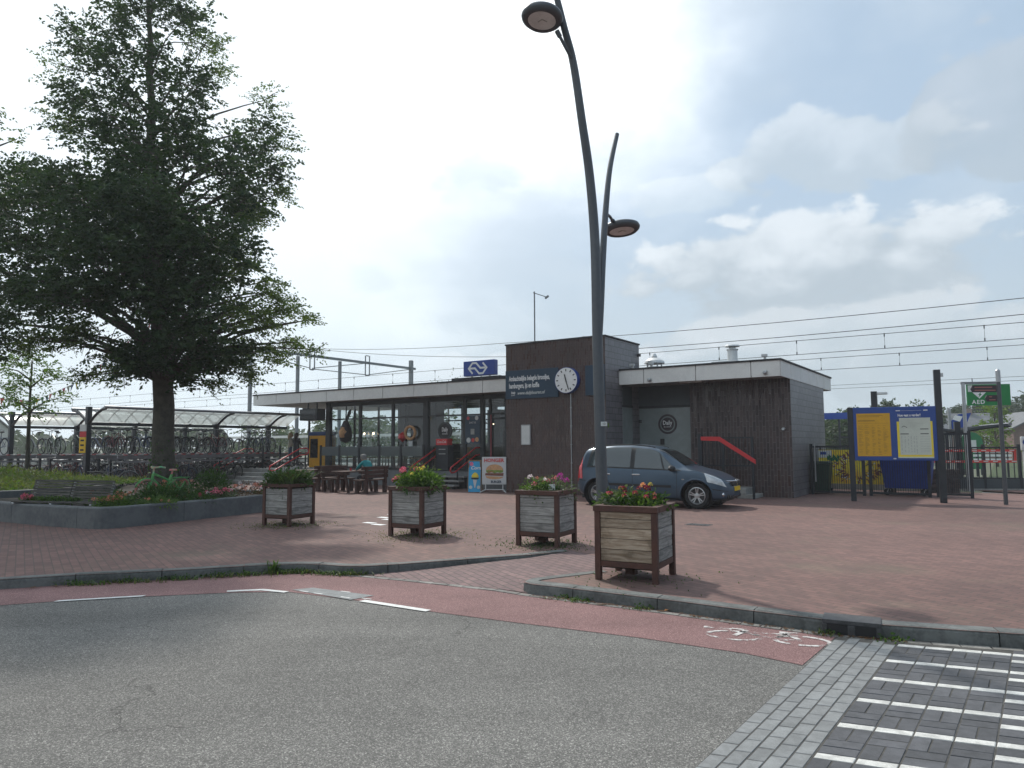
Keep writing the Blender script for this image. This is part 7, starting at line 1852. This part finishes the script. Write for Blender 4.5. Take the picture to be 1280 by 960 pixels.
def big_tree():
    B = Vector((-9.7, 20.0, 0.35))
    t = thing('tree', 'big dark leaved tree rising from the raised bed', 'tree', B)
    nrg = np.random.default_rng(21); q = random.Random(21)
    tx = lambda z: float(np.interp(z, [0, 2.1, 3.2, 4.4, 7.1, 9.5, 11.8, 14.3, 16.5], [0.08, 0.03, -0.06, -0.16, -0.38, -0.58, -0.71, -0.85, -0.9]))
    tr = lambda z: float(np.interp(z, [-0.3, 0, 0.4, 2, 4, 7, 10, 14, 16.5], [0.46, 0.38, 0.31, 0.275, 0.25, 0.19, 0.12, 0.06, 0.02]))
    m = MB(); zs = [-0.3, 0, 0.2, 0.5, 1, 1.6, 2.4, 3.2, 4, 5, 6, 7, 8, 9, 10, 11, 12, 13, 14, 15, 16.3]
    m.tube([(tx(z) + 0.03 * sin(z * 3), 0.02 * cos(z * 4), z) for z in zs], [tr(z) for z in zs], 16); m.obj('trunk', 'bark', t, smooth=True)
    W = lambda z: float(np.interp(z, [2.5, 4, 6, 8, 10, 12, 14, 17], [2.0, 4.2, 4.8, 4.6, 3.6, 2.8, 1.9, 0.8]))
    br = MB(); cs = []; csl = []; outc = []
    for (x, z, r) in LOBES:
        w = W(z); ax = abs(x - tx(z)); dep = math.sqrt(max(0.05, w * w - min(ax, w) ** 2)) * 0.7
        n = 1 if dep < 0.9 else (2 if dep < 2.4 else 3)
        for i in range(n):
            d = 0 if n == 1 else -dep + 2 * dep * i / (n - 1)
            d = d * (0.55 if z < 4.6 else 1) + q.uniform(-0.35, 0.35); k = (20 + d) / 20
            c = np.array([(x + B.x) * k - B.x, d, (z + B.z - 1.6) * k + 1.6 - B.z])
            hor = math.hypot(c[0] - tx(z), c[1]); z0 = max(3.0, c[2] - 0.4 * hor - 0.3)
            a = Vector((tx(z0), 0, z0)); e = Vector(c); mid = a.lerp(e, 0.5) + Vector((q.uniform(-.2, .2), q.uniform(-.2, .2), 0.12 * hor))
            r0 = min(tr(z0) * 0.34, 0.02 + 0.011 * hor)
            br.tube([a, a.lerp(mid, 0.5) + Vector((0, 0, 0.04 * hor)), mid, mid.lerp(e, 0.55) + Vector((0, 0, 0.02)), e], [r0, r0 * 0.8, r0 * 0.6, r0 * 0.4, 0.008], 6)
            for _ in range(5):
                u = Vector((q.gauss(0, 1), q.gauss(0, 1), q.gauss(0, .6))).normalized() * r * 0.9; s = mid.lerp(e, q.uniform(0.3, 1)); br.tube([s, s + u * 0.5 + Vector((0, 0, .05)), s + u], [0.014, 0.01, 0.004], 4)
            r *= 0.92; cnt = int((90 if z < 8.6 else 62) * r * r) + 5
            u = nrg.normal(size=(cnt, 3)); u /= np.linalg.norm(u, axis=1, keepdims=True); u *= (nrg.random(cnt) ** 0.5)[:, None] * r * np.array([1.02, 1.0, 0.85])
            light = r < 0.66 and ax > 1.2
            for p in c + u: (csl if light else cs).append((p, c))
    br.obj('branch', 'bark', t, smooth=True)
    for _ in range(450):
        z = q.uniform(3.3, 8.8); rr = W(z) * 0.62 * math.sqrt(q.random()); a = q.uniform(0, 6.28); cs.append((np.array([tx(z) + rr * cos(a), rr * sin(a), z + 0.1 * rr]), None))
    def foliage(lst, mat, name, L):
        Ps, Ds = [], []
        for p, c in lst:
            o = np.array([tx(p[2]), 0, p[2] - 0.3]); P_, D_ = spray_points([p], nrg, 17, 0.62, 0.28, 0.6, q.uniform(-0.05, 0.5), o); Ps.append(P_); Ds.append(D_)
        P = np.concatenate(Ps); D = np.concatenate(Ds); n = len(P)
        leaf_mesh(name, mat, t, P, D, L * (0.5 + 0.9 * nrg.random(n)), L * 0.6 * (0.6 + 0.7 * nrg.random(n)), nrg, 0.2)
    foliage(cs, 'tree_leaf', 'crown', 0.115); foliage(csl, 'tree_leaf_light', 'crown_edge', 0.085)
    bush(t, 'leaf_bush', (0.08, -0.1, 0.7), 0.36, 0.3, 0.75, 420, 0.08, 0.06, 71, 'ivy')
big_tree()

def simple_tree(name, label, loc, lobes, th, tr, mat, per, leaf, seed, group=None, twig=0.5, spray=14, tint=None):
    """trunk, limbs and leafy sprays round the given lobes (x, y, z, r)"""
    t = thing(name, label, 'tree', loc, 0, group); nrg = np.random.default_rng(seed); q = random.Random(seed)
    m = MB(); m.tube([(0, 0, -0.2), (0.02, 0, th * 0.3), (-0.02, 0.02, th * 0.65), (0, 0, th)], [tr * 1.15, tr * 0.9, tr * 0.65, tr * 0.25], 10); m.obj('trunk', 'bark', t, smooth=True)
    br = MB(); Ps, Ds = [], []
    for (x, y, z, r) in lobes:
        z0 = max(th * 0.35, min(th, z - 0.5 * math.hypot(x, y))); a = Vector((0, 0, z0)); e = Vector((x, y, z)); br.tube([a, a.lerp(e, 0.5) + Vector((0, 0, 0.1)), e], [tr * 0.45, tr * 0.28, 0.01], 5)
        n = max(4, int(per * r * r)); u = nrg.normal(size=(n, 3)); u /= np.linalg.norm(u, axis=1, keepdims=True); u *= (nrg.random(n) ** 0.5)[:, None] * r
        P, D = spray_points(list(np.array([x, y, z]) + u * np.array([1, 1, 0.85])), nrg, spray, twig, 0.2, 0.5, 0.15, np.array([0, 0, z - 0.4])); Ps.append(P); Ds.append(D)
    br.obj('branch', 'bark', t, smooth=True)
    P = np.concatenate(Ps); D = np.concatenate(Ds); n = len(P)
    leaf_mesh('crown', mat, t, P, D, leaf * (0.6 + 0.7 * nrg.random(n)), leaf * 0.55 * np.ones(n), nrg, 0.15)
    return t
simple_tree('tree', 'lighter green tree reaching in at the upper left edge', (-17.0, 19.0, 0), [(2.7, 0, 10.9, 0.65), (3.4, 0.2, 10.1, 0.35), (2.0, 0.3, 10.4, 0.9), (1.0, 0, 9.6, 1.3), (-0.5, 0, 10.5, 1.6), (0.4, 0.5, 11.8, 1.2), (-1.2, 0.4, 8.4, 1.5), (1.0, -0.8, 8.0, 1.2)], 9.5, 0.22, 'tree_leaf_light', 26, 0.1, 5)
simple_tree('young_tree', 'slim young tree with sparse pale leaves at the left bicycle shed', (-16.1, 24.0, 0), [(-0.9, 0, 4.3, 0.7), (-0.2, 0.3, 4.6, 0.65), (0.75, -0.1, 4.0, 0.5), (-0.75, 0.2, 3.2, 0.6), (0.5, -0.3, 3.0, 0.5), (-0.1, -0.4, 3.8, 0.6), (0.95, 0.2, 3.3, 0.35)], 4.2, 0.08, 'leaf_light', 120, 0.095, 6, spray=12)

def lob(seed, w, h, n, z0):
    q = random.Random(seed); out = []
    for i in range(n):
        f = q.random(); z = z0 + (h - z0) * f; ww = w * math.sqrt(max(0.05, 1 - (2 * f - 0.9) ** 2)); a = q.uniform(0, 6.28); rr = ww * q.uniform(0.1, 0.85)
        out.append((rr * cos(a), rr * sin(a), z, q.uniform(0.3, 0.48) * w))
    return out
def far_trees():
    q = random.Random(31)
    lbs = ['leafy green tree beyond the far platform', 'darker green tree beyond the far platform']
    for i in range(13):
        x = -52 + i * 4.3 + q.uniform(-1, 1); y = 29 + q.uniform(-2, 4); h = q.uniform(3.4, 5.4); k = q.randrange(2)
        simple_tree('tree', lbs[k], BL(x, y, -0.1), lob(40 + i, 2.5, h, 11, 0.4), h * 0.8, 0.12, ('far_leaf', 'far_leaf_dark')[k], 16, 0.26, 60 + i, 'trees beyond the far platform', 0.9, 9)
    # trees at the right, growing hazier with distance
    spots = [(28.5, 62, 4.0, 2.4, 0, 'rounded green tree right of the building'), (34, 66, 5.0, 2.6, 1, 'broad tree rising behind the information board'), (39.8, 70, 4.9, 2.6, 0, 'tree top peeping over the right end of the information board'),
             (56, 90, 5.4, 3.4, 1, 'dark tree left of the green first aid sign'), (63, 93, 7.4, 3.8, 1, 'dark tree behind the green first aid sign'), (69, 95, 8.2, 4.0, 1, 'tall dark tree behind the finger post'), (75, 93, 11.2, 4.2, 1, 'tallest dark tree at the right edge'), (82, 90, 10.8, 4.2, 0, 'wide tree at the far right edge'),
             (46, 84, 3.6, 3, 0, 'low green tree behind the bar fence'), (32, 60, 2.6, 2.0, 0, 'bushy low tree between the building and the board'), (27.0, 58, 3.2, 1.8, 1, 'dark low tree at the corner of the building')]
    for i, (x, y, h, w, k, lb) in enumerate(spots):
        simple_tree('tree', lb, (x, y, -0.1), lob(90 + i, w, h, 18, 0.8), h * 0.8, 0.2, ('far_leaf', 'far_leaf_dark')[k], 34, 0.28, 120 + i, None, 0.7, 11)
    simple_tree('tree', 'bright green young tree beside the finger post', (33.8, 50.5, -0.1), lob(130, 1.6, 4.1, 14, 1.3), 3.2, 0.1, 'far_leaf_bright', 30, 0.2, 131, None, 0.7, 10)
    t = thing('wood', 'far band of dark trees along the horizon', 'trees', (0, 0, 0)); t['kind'] = 'stuff'
    nrg = np.random.default_rng(8); n = 16000
    a = nrg.uniform(-1.05, 1.05, n); D = nrg.uniform(150, 200, n); top = 5.0 + 2.0 * np.sin(a * 23) + 1.3 * np.sin(a * 61 + 1) + 0.8 * np.sin(a * 140)
    P = np.stack([np.sin(a) * D, np.cos(a) * D, top * nrg.random(n) ** 0.7], 1); Dr = nrg.normal(size=(n, 3)); Dr[:, 2] += 0.4
    leaf_mesh('foliage', 'far_leaf_dark', t, P, Dr, 1.6 * (0.6 + nrg.random(n)), 1.1 * np.ones(n), nrg)
    t = thing('wood', 'row of trees across the road, mirrored in the windows', 'trees', (0, 0, 0)); t['kind'] = 'stuff'
    n = 9000; a = nrg.uniform(-1.3, 1.3, n); D = nrg.uniform(34, 46, n); top = np.maximum(1.5, 7.0 + 4.0 * np.sin(a * 17) + 2.0 * np.sin(a * 41 + 1))
    P = np.stack([np.sin(a) * D, -np.cos(a) * D, top * nrg.random(n) ** 0.7], 1); Dr = nrg.normal(size=(n, 3))
    leaf_mesh('foliage', 'far_leaf_dark', t, P, Dr, 1.0 * (0.6 + nrg.random(n)), 0.7 * np.ones(n), nrg)
    simple_tree('tree', 'bare topped thin tree behind the roof sign', BL(-24.6, 27, 0), [(0.6, 0, 7.2, 0.7), (-0.9, 0, 6.9, 0.6), (1.5, 0.3, 6.9, 0.5), (0, 0, 5.5, 1.2)], 7.2, 0.1, 'far_leaf', 7, 0.2, 77, None, 0.9, 5)
far_trees()

def houses():
    def house(label, loc, rz, w, d, he, hr, wallm, ridge_x=True, wins=()):
        t = thing('house', label, 'house', loc, rz); m = MB(); m.box((0, 0, -0.2), (w, d, he))
        if ridge_x: m.prism([(0, he), (d, he), (d / 2, hr)], w, Matrix(((0, 1, 0, 0), (1, 0, 0, 0), (0, 0, 1, 0), (0, 0, 0, 1))))
        else: m.prism([(0, he), (w, he), (w / 2, hr)], d)
        wl = m.obj('wall', wallm, t)
        m = MB(); o = 0.25
        if ridge_x:
            for s in (0, 1):
                y0, y1 = (-o, d / 2) if s == 0 else (d + o, d / 2); ze = he - o * (hr - he) / (d / 2)
                m.add([(-o, y0, ze + .03), (w + o, y0, ze + .03), (w + o, y1, hr + .05), (-o, y1, hr + .05), (-o, y0, ze + .18), (w + o, y0, ze + .18), (w + o, y1, hr + .2), (-o, y1, hr + .2)], [(0, 1, 2, 3), (4, 5, 6, 7), (0, 1, 5, 4), (1, 2, 6, 5), (2, 3, 7, 6), (3, 0, 4, 7)])
        else:
            for s in (0, 1):
                x0, x1 = (-o, w / 2) if s == 0 else (w + o, w / 2); ze = he - o * (hr - he) / (w / 2)
                m.add([(x0, -o, ze + .03), (x1, -o, hr + .05), (x1, d + o, hr + .05), (x0, d + o, ze + .03), (x0, -o, ze + .18), (x1, -o, hr + .2), (x1, d + o, hr + .2), (x0, d + o, ze + .18)], [(0, 1, 2, 3), (4, 5, 6, 7), (0, 1, 5, 4), (1, 2, 6, 5), (2, 3, 7, 6), (3, 0, 4, 7)])
        r = m.obj('roof', 'roof_slate', t)
        m = MB(); m.box((w * 0.7, d * 0.45, hr - 0.3), (w * 0.7 + 0.6, d * 0.45 + 0.6, hr + 0.7)); m.obj('chimney', wallm, r)
        for (x, z, ww, hh) in wins:
            m = MB(); m.box((x, -0.03, z), (x + ww, 0.0, z + hh)); f = m.obj('window', 'white', t); m = MB(); m.box((x + .1, -0.04, z + .1), (x + ww / 2 - .05, -0.031, z + hh - .1)); m.box((x + ww / 2 + .05, -0.04, z + .1), (x + ww - .1, -0.031, z + hh - .1)); m.obj('pane', 'car_glass', f)
        return t
    mk('roof_slate', (0.13, 0.135, 0.145), 0.7, var=0.2, scale=2); mk('render_pale', (0.5, 0.49, 0.45), 0.8, var=0.08)
    house('light brick house with white windows behind the low railing', (43.5, 78, 0), R(-10), 9, 6, 3.0, 4.7, 'house_brick', True, [(0.6, 1.4, 0.9, 1.0), (2.4, 1.5, 0.9, 1.0), (4.0, 1.5, 1.1, 1.0), (6.4, 1.4, 0.9, 1.0), (5.4, 0.0, 0.9, 1.2)])
    house('dark brick house with gable end and grey roof at the right edge', (50.0, 72, 0), R(-14), 6.5, 9, 3.0, 4.7, 'house_brick_dark', False, [(3.6, 0.8, 1.0, 1.1)])
    house('pale rendered house behind the bicycle sheds at the left', (-77, 82, 0), R(5), 14, 9, 3.6, 5.6, 'render_pale', True, [(2, 1, 1.6, 1.4), (6, 1, 1.6, 1.4), (10, 1, 1.6, 1.4), (4, 2.7, 1.4, 1.1), (9, 2.7, 1.4, 1.1)])
    # platform shelter across the tracks
    t = thing('platform_shelter', 'long low platform shelter with pale roof edge across the tracks', 'shelter', BL(-46, 21.3, 0.62), TH)
    m = MB(); m.box((0, -0.7, 1.75), (40, 0.7, 1.95)); m.obj('roof', 'fascia_white', t); m = MB()
    for k in range(11): m.box((k * 4 - 0.05 + 0.06, 0.4, 0), (k * 4 + 0.11, 0.5, 1.749))
    m.obj('post', 'frame_dark', t)
houses()

# ------------------------------------------------------------------ overhead line
def overhead():
    X = -24.0
    t = thing('overhead_gantry', 'steel gantry over the tracks behind the roof, left of centre', 'gantry', BL(X, 6.9, 0), TH)
    m = MB(); m.beam((0, 0, 7.68), (0, 15.2, 7.68), 0.12, 0.17); m.obj('beam', 'mast_grey', t)
    for y, h in ((0.1, 7.75), (3.7, 7.75), (7.35, 7.75), (14.7, 8.3)):
        m = MB(); w_ = 0.13 if h > 8 else 0.085; m.box((-w_, y - w_, -0.2), (w_, y + w_, h - 0.2 if h < 8 else h)); m.obj('mast', 'mast_grey', t)
    m = MB(); 
    for y in (4.75, 9.85): m.beam((-0.06, y, 8.2), (-0.06, y, 6.75), 0.06); m.beam((0.1, y + 0.25, 8.2), (0.1, y + 0.25, 6.75), 0.06); m.beam((0, y, 8.2), (0, y + 0.25, 8.2), 0.06); m.beam((0, y, 6.75), (0, y + 0.25, 6.75), 0.08)
    m.obj('hanger', 'mast_grey', t)
    m = MB(); m.tube([(0, 4.9, 6.8), (0, 9.9, 6.8)], 0.03, 5); m.tube([(0, 10.0, 6.8), (0, 14.6, 7.6)], 0.03, 5); m.tube([(0, 4.9, 6.85), (0, 9.6, 7.6)], 0.03, 5); m.tube([(0, 0.3, 7.4), (0, 4.7, 6.85)], 0.03, 5); m.obj('brace', 'mast_grey', t)
    def sag(P, n=10, s=0.0):
        out = []
        for a, b in zip(P, P[1:]):
            for k in range(n):
                f = k / n; v = Vector(a).lerp(Vector(b), f); v.z -= s * 4 * f * (1 - f); out.append(v)
        return out + [Vector(P[-1])]
    def wire(label, P, r=0.016, s=0.15):
        m = MB(); m.tube(sag([BL(*p) for p in P], 8, s), r, 5); o = m.obj('overhead_wire', 'wire_dark', smooth=True); return tag(o, label, 'wire', 'overhead line wires')
    wire('uppermost feeder wire crossing the sky above the building', [(-80, 13, 8.6), (X, 13, 8.29), (-9.1, 13, 7.43), (15, 13, 7.12), (70, 13, 7.0)])
    wire('second feeder wire, just below the uppermost wire', [(-80, 13.05, 8.0), (X, 13.05, 8.2), (-9.1, 13.05, 6.65), (15, 13.05, 6.5), (70, 13.05, 6.6)])
    def line(label, y, zc, zk, x0=-80, x1=70, r=0.013, step=3.4):
        t = thing('contact_line', label, 'wire', (0, 0, 0), 0, 'overhead line wires')
        f = lambda x: zc + 0.0 * x
        m = MB(); m.tube([BL(x, y, f(x) - 0.0) for x in np.arange(x0, x1, 6)], r, 5); m.obj('carrier_wire', 'wire_dark', t)
        m = MB(); m.tube([BL(x, y + 0.02, zk) for x in np.arange(x0, x1, 6)], r, 5); m.obj('contact_wire', 'wire_dark', t)
        m = MB()
        for x in np.arange(x0 + 2, x1, step): m.tube([BL(x, y, zc), BL(x, y + 0.02, zk)], 0.007, 4, caps=False); m.tube([BL(x, y, zc - 0.12), BL(x, y, zc + 0.02)], 0.025, 4); m.tube([BL(x, y, zk), BL(x, y, zk + 0.12)], 0.025, 4)
        m.obj('dropper', 'wire_dark', t)
    line('pair of wires with droppers over the near track', 12.0, 6.05, 5.45); line('pair of wires with droppers over the second track', 17.0, 5.77, 5.2); line('thin low pair of wires over the far siding', 24.0, 4.95, 4.75, r=0.01, step=7)
overhead()

def bunting():
    t = thing('bunting', 'string of small coloured pennants hanging between the trees', 'bunting', (-18.6, 26, 3.4))
    O = Vector((-18.6, 26, 3.4)); P = [Vector(p) - O for p in ((-20.5, 26, 3.6), (-18.53, 26, 3.42), (-17.36, 26, 3.30), (-16.5, 25.6, 3.5), (-15.22, 25, 3.85), (-13.5, 23.8, 4.5), (-11, 22, 5.6))]
    m = MB(); m.tube(P, 0.008, 4); m.obj('cord', 'offwhite', t)
    cs = ['offwhite', 'black', 'pink', 'petal_red', 'tvm_blue', 'yellow', 'leaf_sign_green', 'sign_blue', 'rail_red']; q = random.Random(6); i = 0
    for a, b in zip(P, P[1:]):
        n = max(2, int((b - a).length / 0.22))
        for k in range(n):
            p = a.lerp(b, k / n); e = a.lerp(b, (k + 0.7) / n); m = MB(); s = q.uniform(-.04, .04); tip = (p + e) / 2 + Vector((s, s, -0.26)); m.add([p, e, tip, p + Vector((0, .006, 0)), e + Vector((0, .006, 0)), tip + Vector((0, .006, 0))], [(0, 1, 2), (5, 4, 3), (0, 3, 4, 1), (1, 4, 5, 2), (2, 5, 3, 0)]); m.obj('pennant', cs[i % 9] if q.random() < .8 else 'offwhite', t); i += 1
bunting()

# ------------------------------------------------------------------ people
mk('skin', (0.42, 0.26, 0.19), 0.6, var=0.08); mk('shirt_teal', (0.0, 0.2, 0.21), 0.8, var=0.12, scale=5); mk('trousers_dark', (0.025, 0.027, 0.035), 0.85, var=0.15); mk('top_beige', (0.32, 0.28, 0.22), 0.85, var=0.12); mk('top_black', (0.02, 0.02, 0.024), 0.85, var=0.12); mk('jeans', (0.06, 0.08, 0.13), 0.85, var=0.15); mk('hair_grey', (0.2, 0.19, 0.18), 0.8, var=0.2, scale=20); mk('hair_blond', (0.3, 0.21, 0.11), 0.7, var=0.2, scale=20); mk('hair_dark', (0.045, 0.03, 0.022), 0.7, var=0.2, scale=20); mk('shoe', (0.02, 0.02, 0.02), 0.6, var=0.1)
def person(label, loc, rz, J, mats, hairm, group=None, scale=1.0, long_hair=False):
    """one skinned body: joints J, cloth by the nearest bone"""
    t = thing('person', label, 'person', loc, rz, group)
    V, E, RAD = [], [], []; idx = {}
    def v(n, p, r): idx[n] = len(V); V.append(Vector(p) * scale); RAD.append(r * scale)
    rad = dict(pelvis=.125, spine=.118, chest=.135, neck=.058, skull=.088, crown=.078)
    for n in ('pelvis', 'spine', 'chest', 'neck', 'skull', 'crown'): v(n, J[n], rad[n])
    bones = [('pelvis', 'spine', 'top'), ('spine', 'chest', 'top'), ('chest', 'neck', 'top'), ('neck', 'skull', 'skin'), ('skull', 'crown', 'skin')]
    fwd = Vector(J.get('look', (1, 0, 0))).normalized(); sd = Vector((0, 0, 1)).cross(fwd)
    for s, S_ in ((1, 'l'), (-1, 'r')):
        for n, r in (('shoulder', .07), ('elbow', .046), ('wrist', .03), ('hip', .095), ('knee', .062), ('ankle', .042), ('toe', .032)):
            p = J[n + '_' + S_] if n + '_' + S_ in J else J[n]; v(n + S_, (p[0], p[1] * (s if n + '_' + S_ not in J else 1), p[2]), r)
        bones += [('chest', 'shoulder' + S_, 'top'), ('shoulder' + S_, 'elbow' + S_, 'top'), ('elbow' + S_, 'wrist' + S_, J.get('sleeve', 'top')), ('pelvis', 'hip' + S_, 'legs'), ('hip' + S_, 'knee' + S_, 'legs'), ('knee' + S_, 'ankle' + S_, 'legs'), ('ankle' + S_, 'toe' + S_, 'shoe')]
        w = V[idx['wrist' + S_]] / scale; e = V[idx['elbow' + S_]] / scale; d = (w - e).normalized(); side = d.cross(Vector((0, 0, 1)));
        side = side.normalized() if side.length > .1 else Vector((1, 0, 0)); 
        v('palm' + S_, w + d * 0.07, .026); bones.append(('wrist' + S_, 'palm' + S_, 'skin'))
        for k, l in enumerate((.068, .078, .072, .055)):
            b = w + d * 0.095 + side * (k - 1.5) * 0.021; v(f'f{k}a{S_}', b, .0095); v(f'f{k}b{S_}', b + d * l * .55, .0085); v(f'f{k}c{S_}', b + d * l * .9 - Vector((0, 0, 1)).cross(side) * 0.0 + Vector((0, 0, -0.02)), .0075)
            bones += [('palm' + S_, f'f{k}a{S_}', 'skin'), (f'f{k}a{S_}', f'f{k}b{S_}', 'skin'), (f'f{k}b{S_}', f'f{k}c{S_}', 'skin')]
        b = w + d * 0.045 + side * (-0.03 * s); v('t1' + S_, b, .011); v('t2' + S_, b + d * .035 + side * (-0.02 * s), .009); bones += [('wrist' + S_, 't1' + S_, 'skin'), ('t1' + S_, 't2' + S_, 'skin')]
    sk = Vector(J['skull']); v('nose', sk + fwd * 0.108 + Vector((0, 0, .005)), .014); bones.append(('skull', 'nose', 'skin'))
    me = bpy.data.meshes.new('body'); me.from_pydata([tuple(p) for p in V], [(idx[a], idx[b]) for a, b, _ in bones], []); o = bpy.data.objects.new('body', me); COL.objects.link(o)
    md = o.modifiers.new('skin', 'SKIN'); md.use_smooth_shade = True
    for i, sv in enumerate(me.skin_vertices[0].data): sv.radius = (RAD[i], RAD[i]); sv.use_root = (i == 0)
    ss = o.modifiers.new('sub', 'SUBSURF'); ss.levels = 1; ss.render_levels = 1
    bpy.context.view_layer.update(); dg = bpy.context.evaluated_depsgraph_get()
    m2 = bpy.data.meshes.new_from_object(o.evaluated_get(dg)); bpy.data.objects.remove(o)
    names = list(mats); m2.materials.clear()
    for n in names: m2.materials.append(MATS[mats[n]])
    segs = [(V[idx[a]], V[idx[b]], names.index(k)) for a, b, k in bones]
    for p in m2.polygons:
        c = p.center; best = 1e9
        for a, b, k in segs:
            ab = b - a; f = max(0, min(1, (c - a).dot(ab) / max(1e-9, ab.length_squared))); dd = (a + ab * f - c).length
            if dd < best: best = dd; mi = k
        p.material_index = mi; p.use_smooth = True
    ob = bpy.data.objects.new('body', m2); COL.objects.link(ob); ob.parent = t
    c = (Vector(J['skull']) + Vector(J['crown'])) / 2 * scale; up = (Vector(J['crown']) - Vector(J['skull'])).normalized()
    m = MB(); vs = []; q = random.Random(1)
    m.lathe([(0.098, -0.075), (0.108, -0.02), (0.108, 0.03), (0.095, 0.075), (0.06, 0.105), (0.0, 0.115)], 16, (c - fwd * 0.022 * scale), up.to_track_quat('Z', 'X').to_matrix() * scale, caps=False)
    if long_hair: m.tube([c - fwd * 0.06 * scale, c - fwd * 0.1 * scale - Vector((0, 0, .12)), c - fwd * 0.1 * scale - Vector((0, 0, .26))], [.085, .08, .03], 10)
    m.obj('hair', hairm, t, smooth=True)
    m = MB()
    for s in (-1, 1): m.lathe([(0, -.011), (.011, 0), (0, .011)], 8, Vector(J['skull']) * scale + fwd * .093 * scale + sd * s * .033 * scale + Vector((0, 0, .02)), caps=False)
    m.obj('eyes', 'black', t)
    m = MB()
    for s in (-1, 1): m.lathe([(0, -.03), (.02, 0), (0, .03)], 8, Vector(J['skull']) * scale + sd * s * .098 * scale + Vector((0, 0, .005)), caps=False)
    m.obj('ears', 'skin', t)
    m = MB(); mc = Vector(J['skull']) * scale + fwd * .096 * scale + Vector((0, 0, -.042)); m.beam(mc - sd * .022, mc + sd * .022, .008, .008); m.obj('mouth', 'rail_red', t)
    return t
def people():
    stand = dict(pelvis=(0, 0, .93), spine=(0, 0, 1.13), chest=(0, 0, 1.31), neck=(.01, 0, 1.47), skull=(.03, 0, 1.575), crown=(.025, 0, 1.65), shoulder=(0, .18, 1.4), elbow=(-.03, .235, 1.13), wrist=(.08, .23, .9), hip=(0, .085, .9), knee=(.02, .095, .5), ankle=(-.01, .1, .09), toe=(.13, .12, .04))
    s2 = dict(stand); s2.update(elbow_l=(.12, .22, 1.14), wrist_l=(.34, .12, 1.22), elbow_r=(.05, -.24, 1.13), wrist_r=(.28, -.14, 1.08), skull=(.05, 0, 1.57), look=(1, 0, -.2))
    person('woman in beige top with long hair at the yellow ticket machine', BL(-14.0, 2.1, .62), TH + R(60), s2, dict(top='top_beige', skin='skin', legs='jeans', shoe='shoe'), 'hair_blond', scale=.96, long_hair=True)
    person('person in dark clothes right before the ticket machine', BL(-13.45, 2.0, .62), TH + R(100), s2, dict(top='top_black', skin='skin', legs='trousers_dark', shoe='shoe'), 'hair_dark', scale=.95, long_hair=True)
    sit = dict(pelvis=(0, 0, .575), spine=(.05, 0, .77), chest=(.15, 0, .96), neck=(.24, 0, 1.09), skull=(.32, 0, 1.18), crown=(.33, 0, 1.25), shoulder=(.17, .18, 1.03), elbow=(.36, .25, .83), wrist=(.52, .12, .785), hip=(.03, .1, .555), knee=(.44, .12, .55), ankle=(.42, .12, .1), toe=(.55, .13, .045), look=(1, 0, -.35), sleeve='top')
    c = Vector((-5.58, 25.55, 0)) + EX * 0.76
    person('man in a teal pullover seated at the picnic table', c, TH + pi, sit, dict(top='shirt_teal', skin='skin', legs='trousers_dark', shoe='shoe'), 'hair_grey')
    m = MB(); m.lathe([(0.03, 0), (0.04, 0.1), (0.035, 0.1), (0.028, 0.01)], 12); tag(m.obj('cup', 'rail_red', loc=c - EX * 0.72 + Vector((0, 0, .746)) + EY * -.2), 'red cup on the picnic table before the seated man', 'cup')
people()
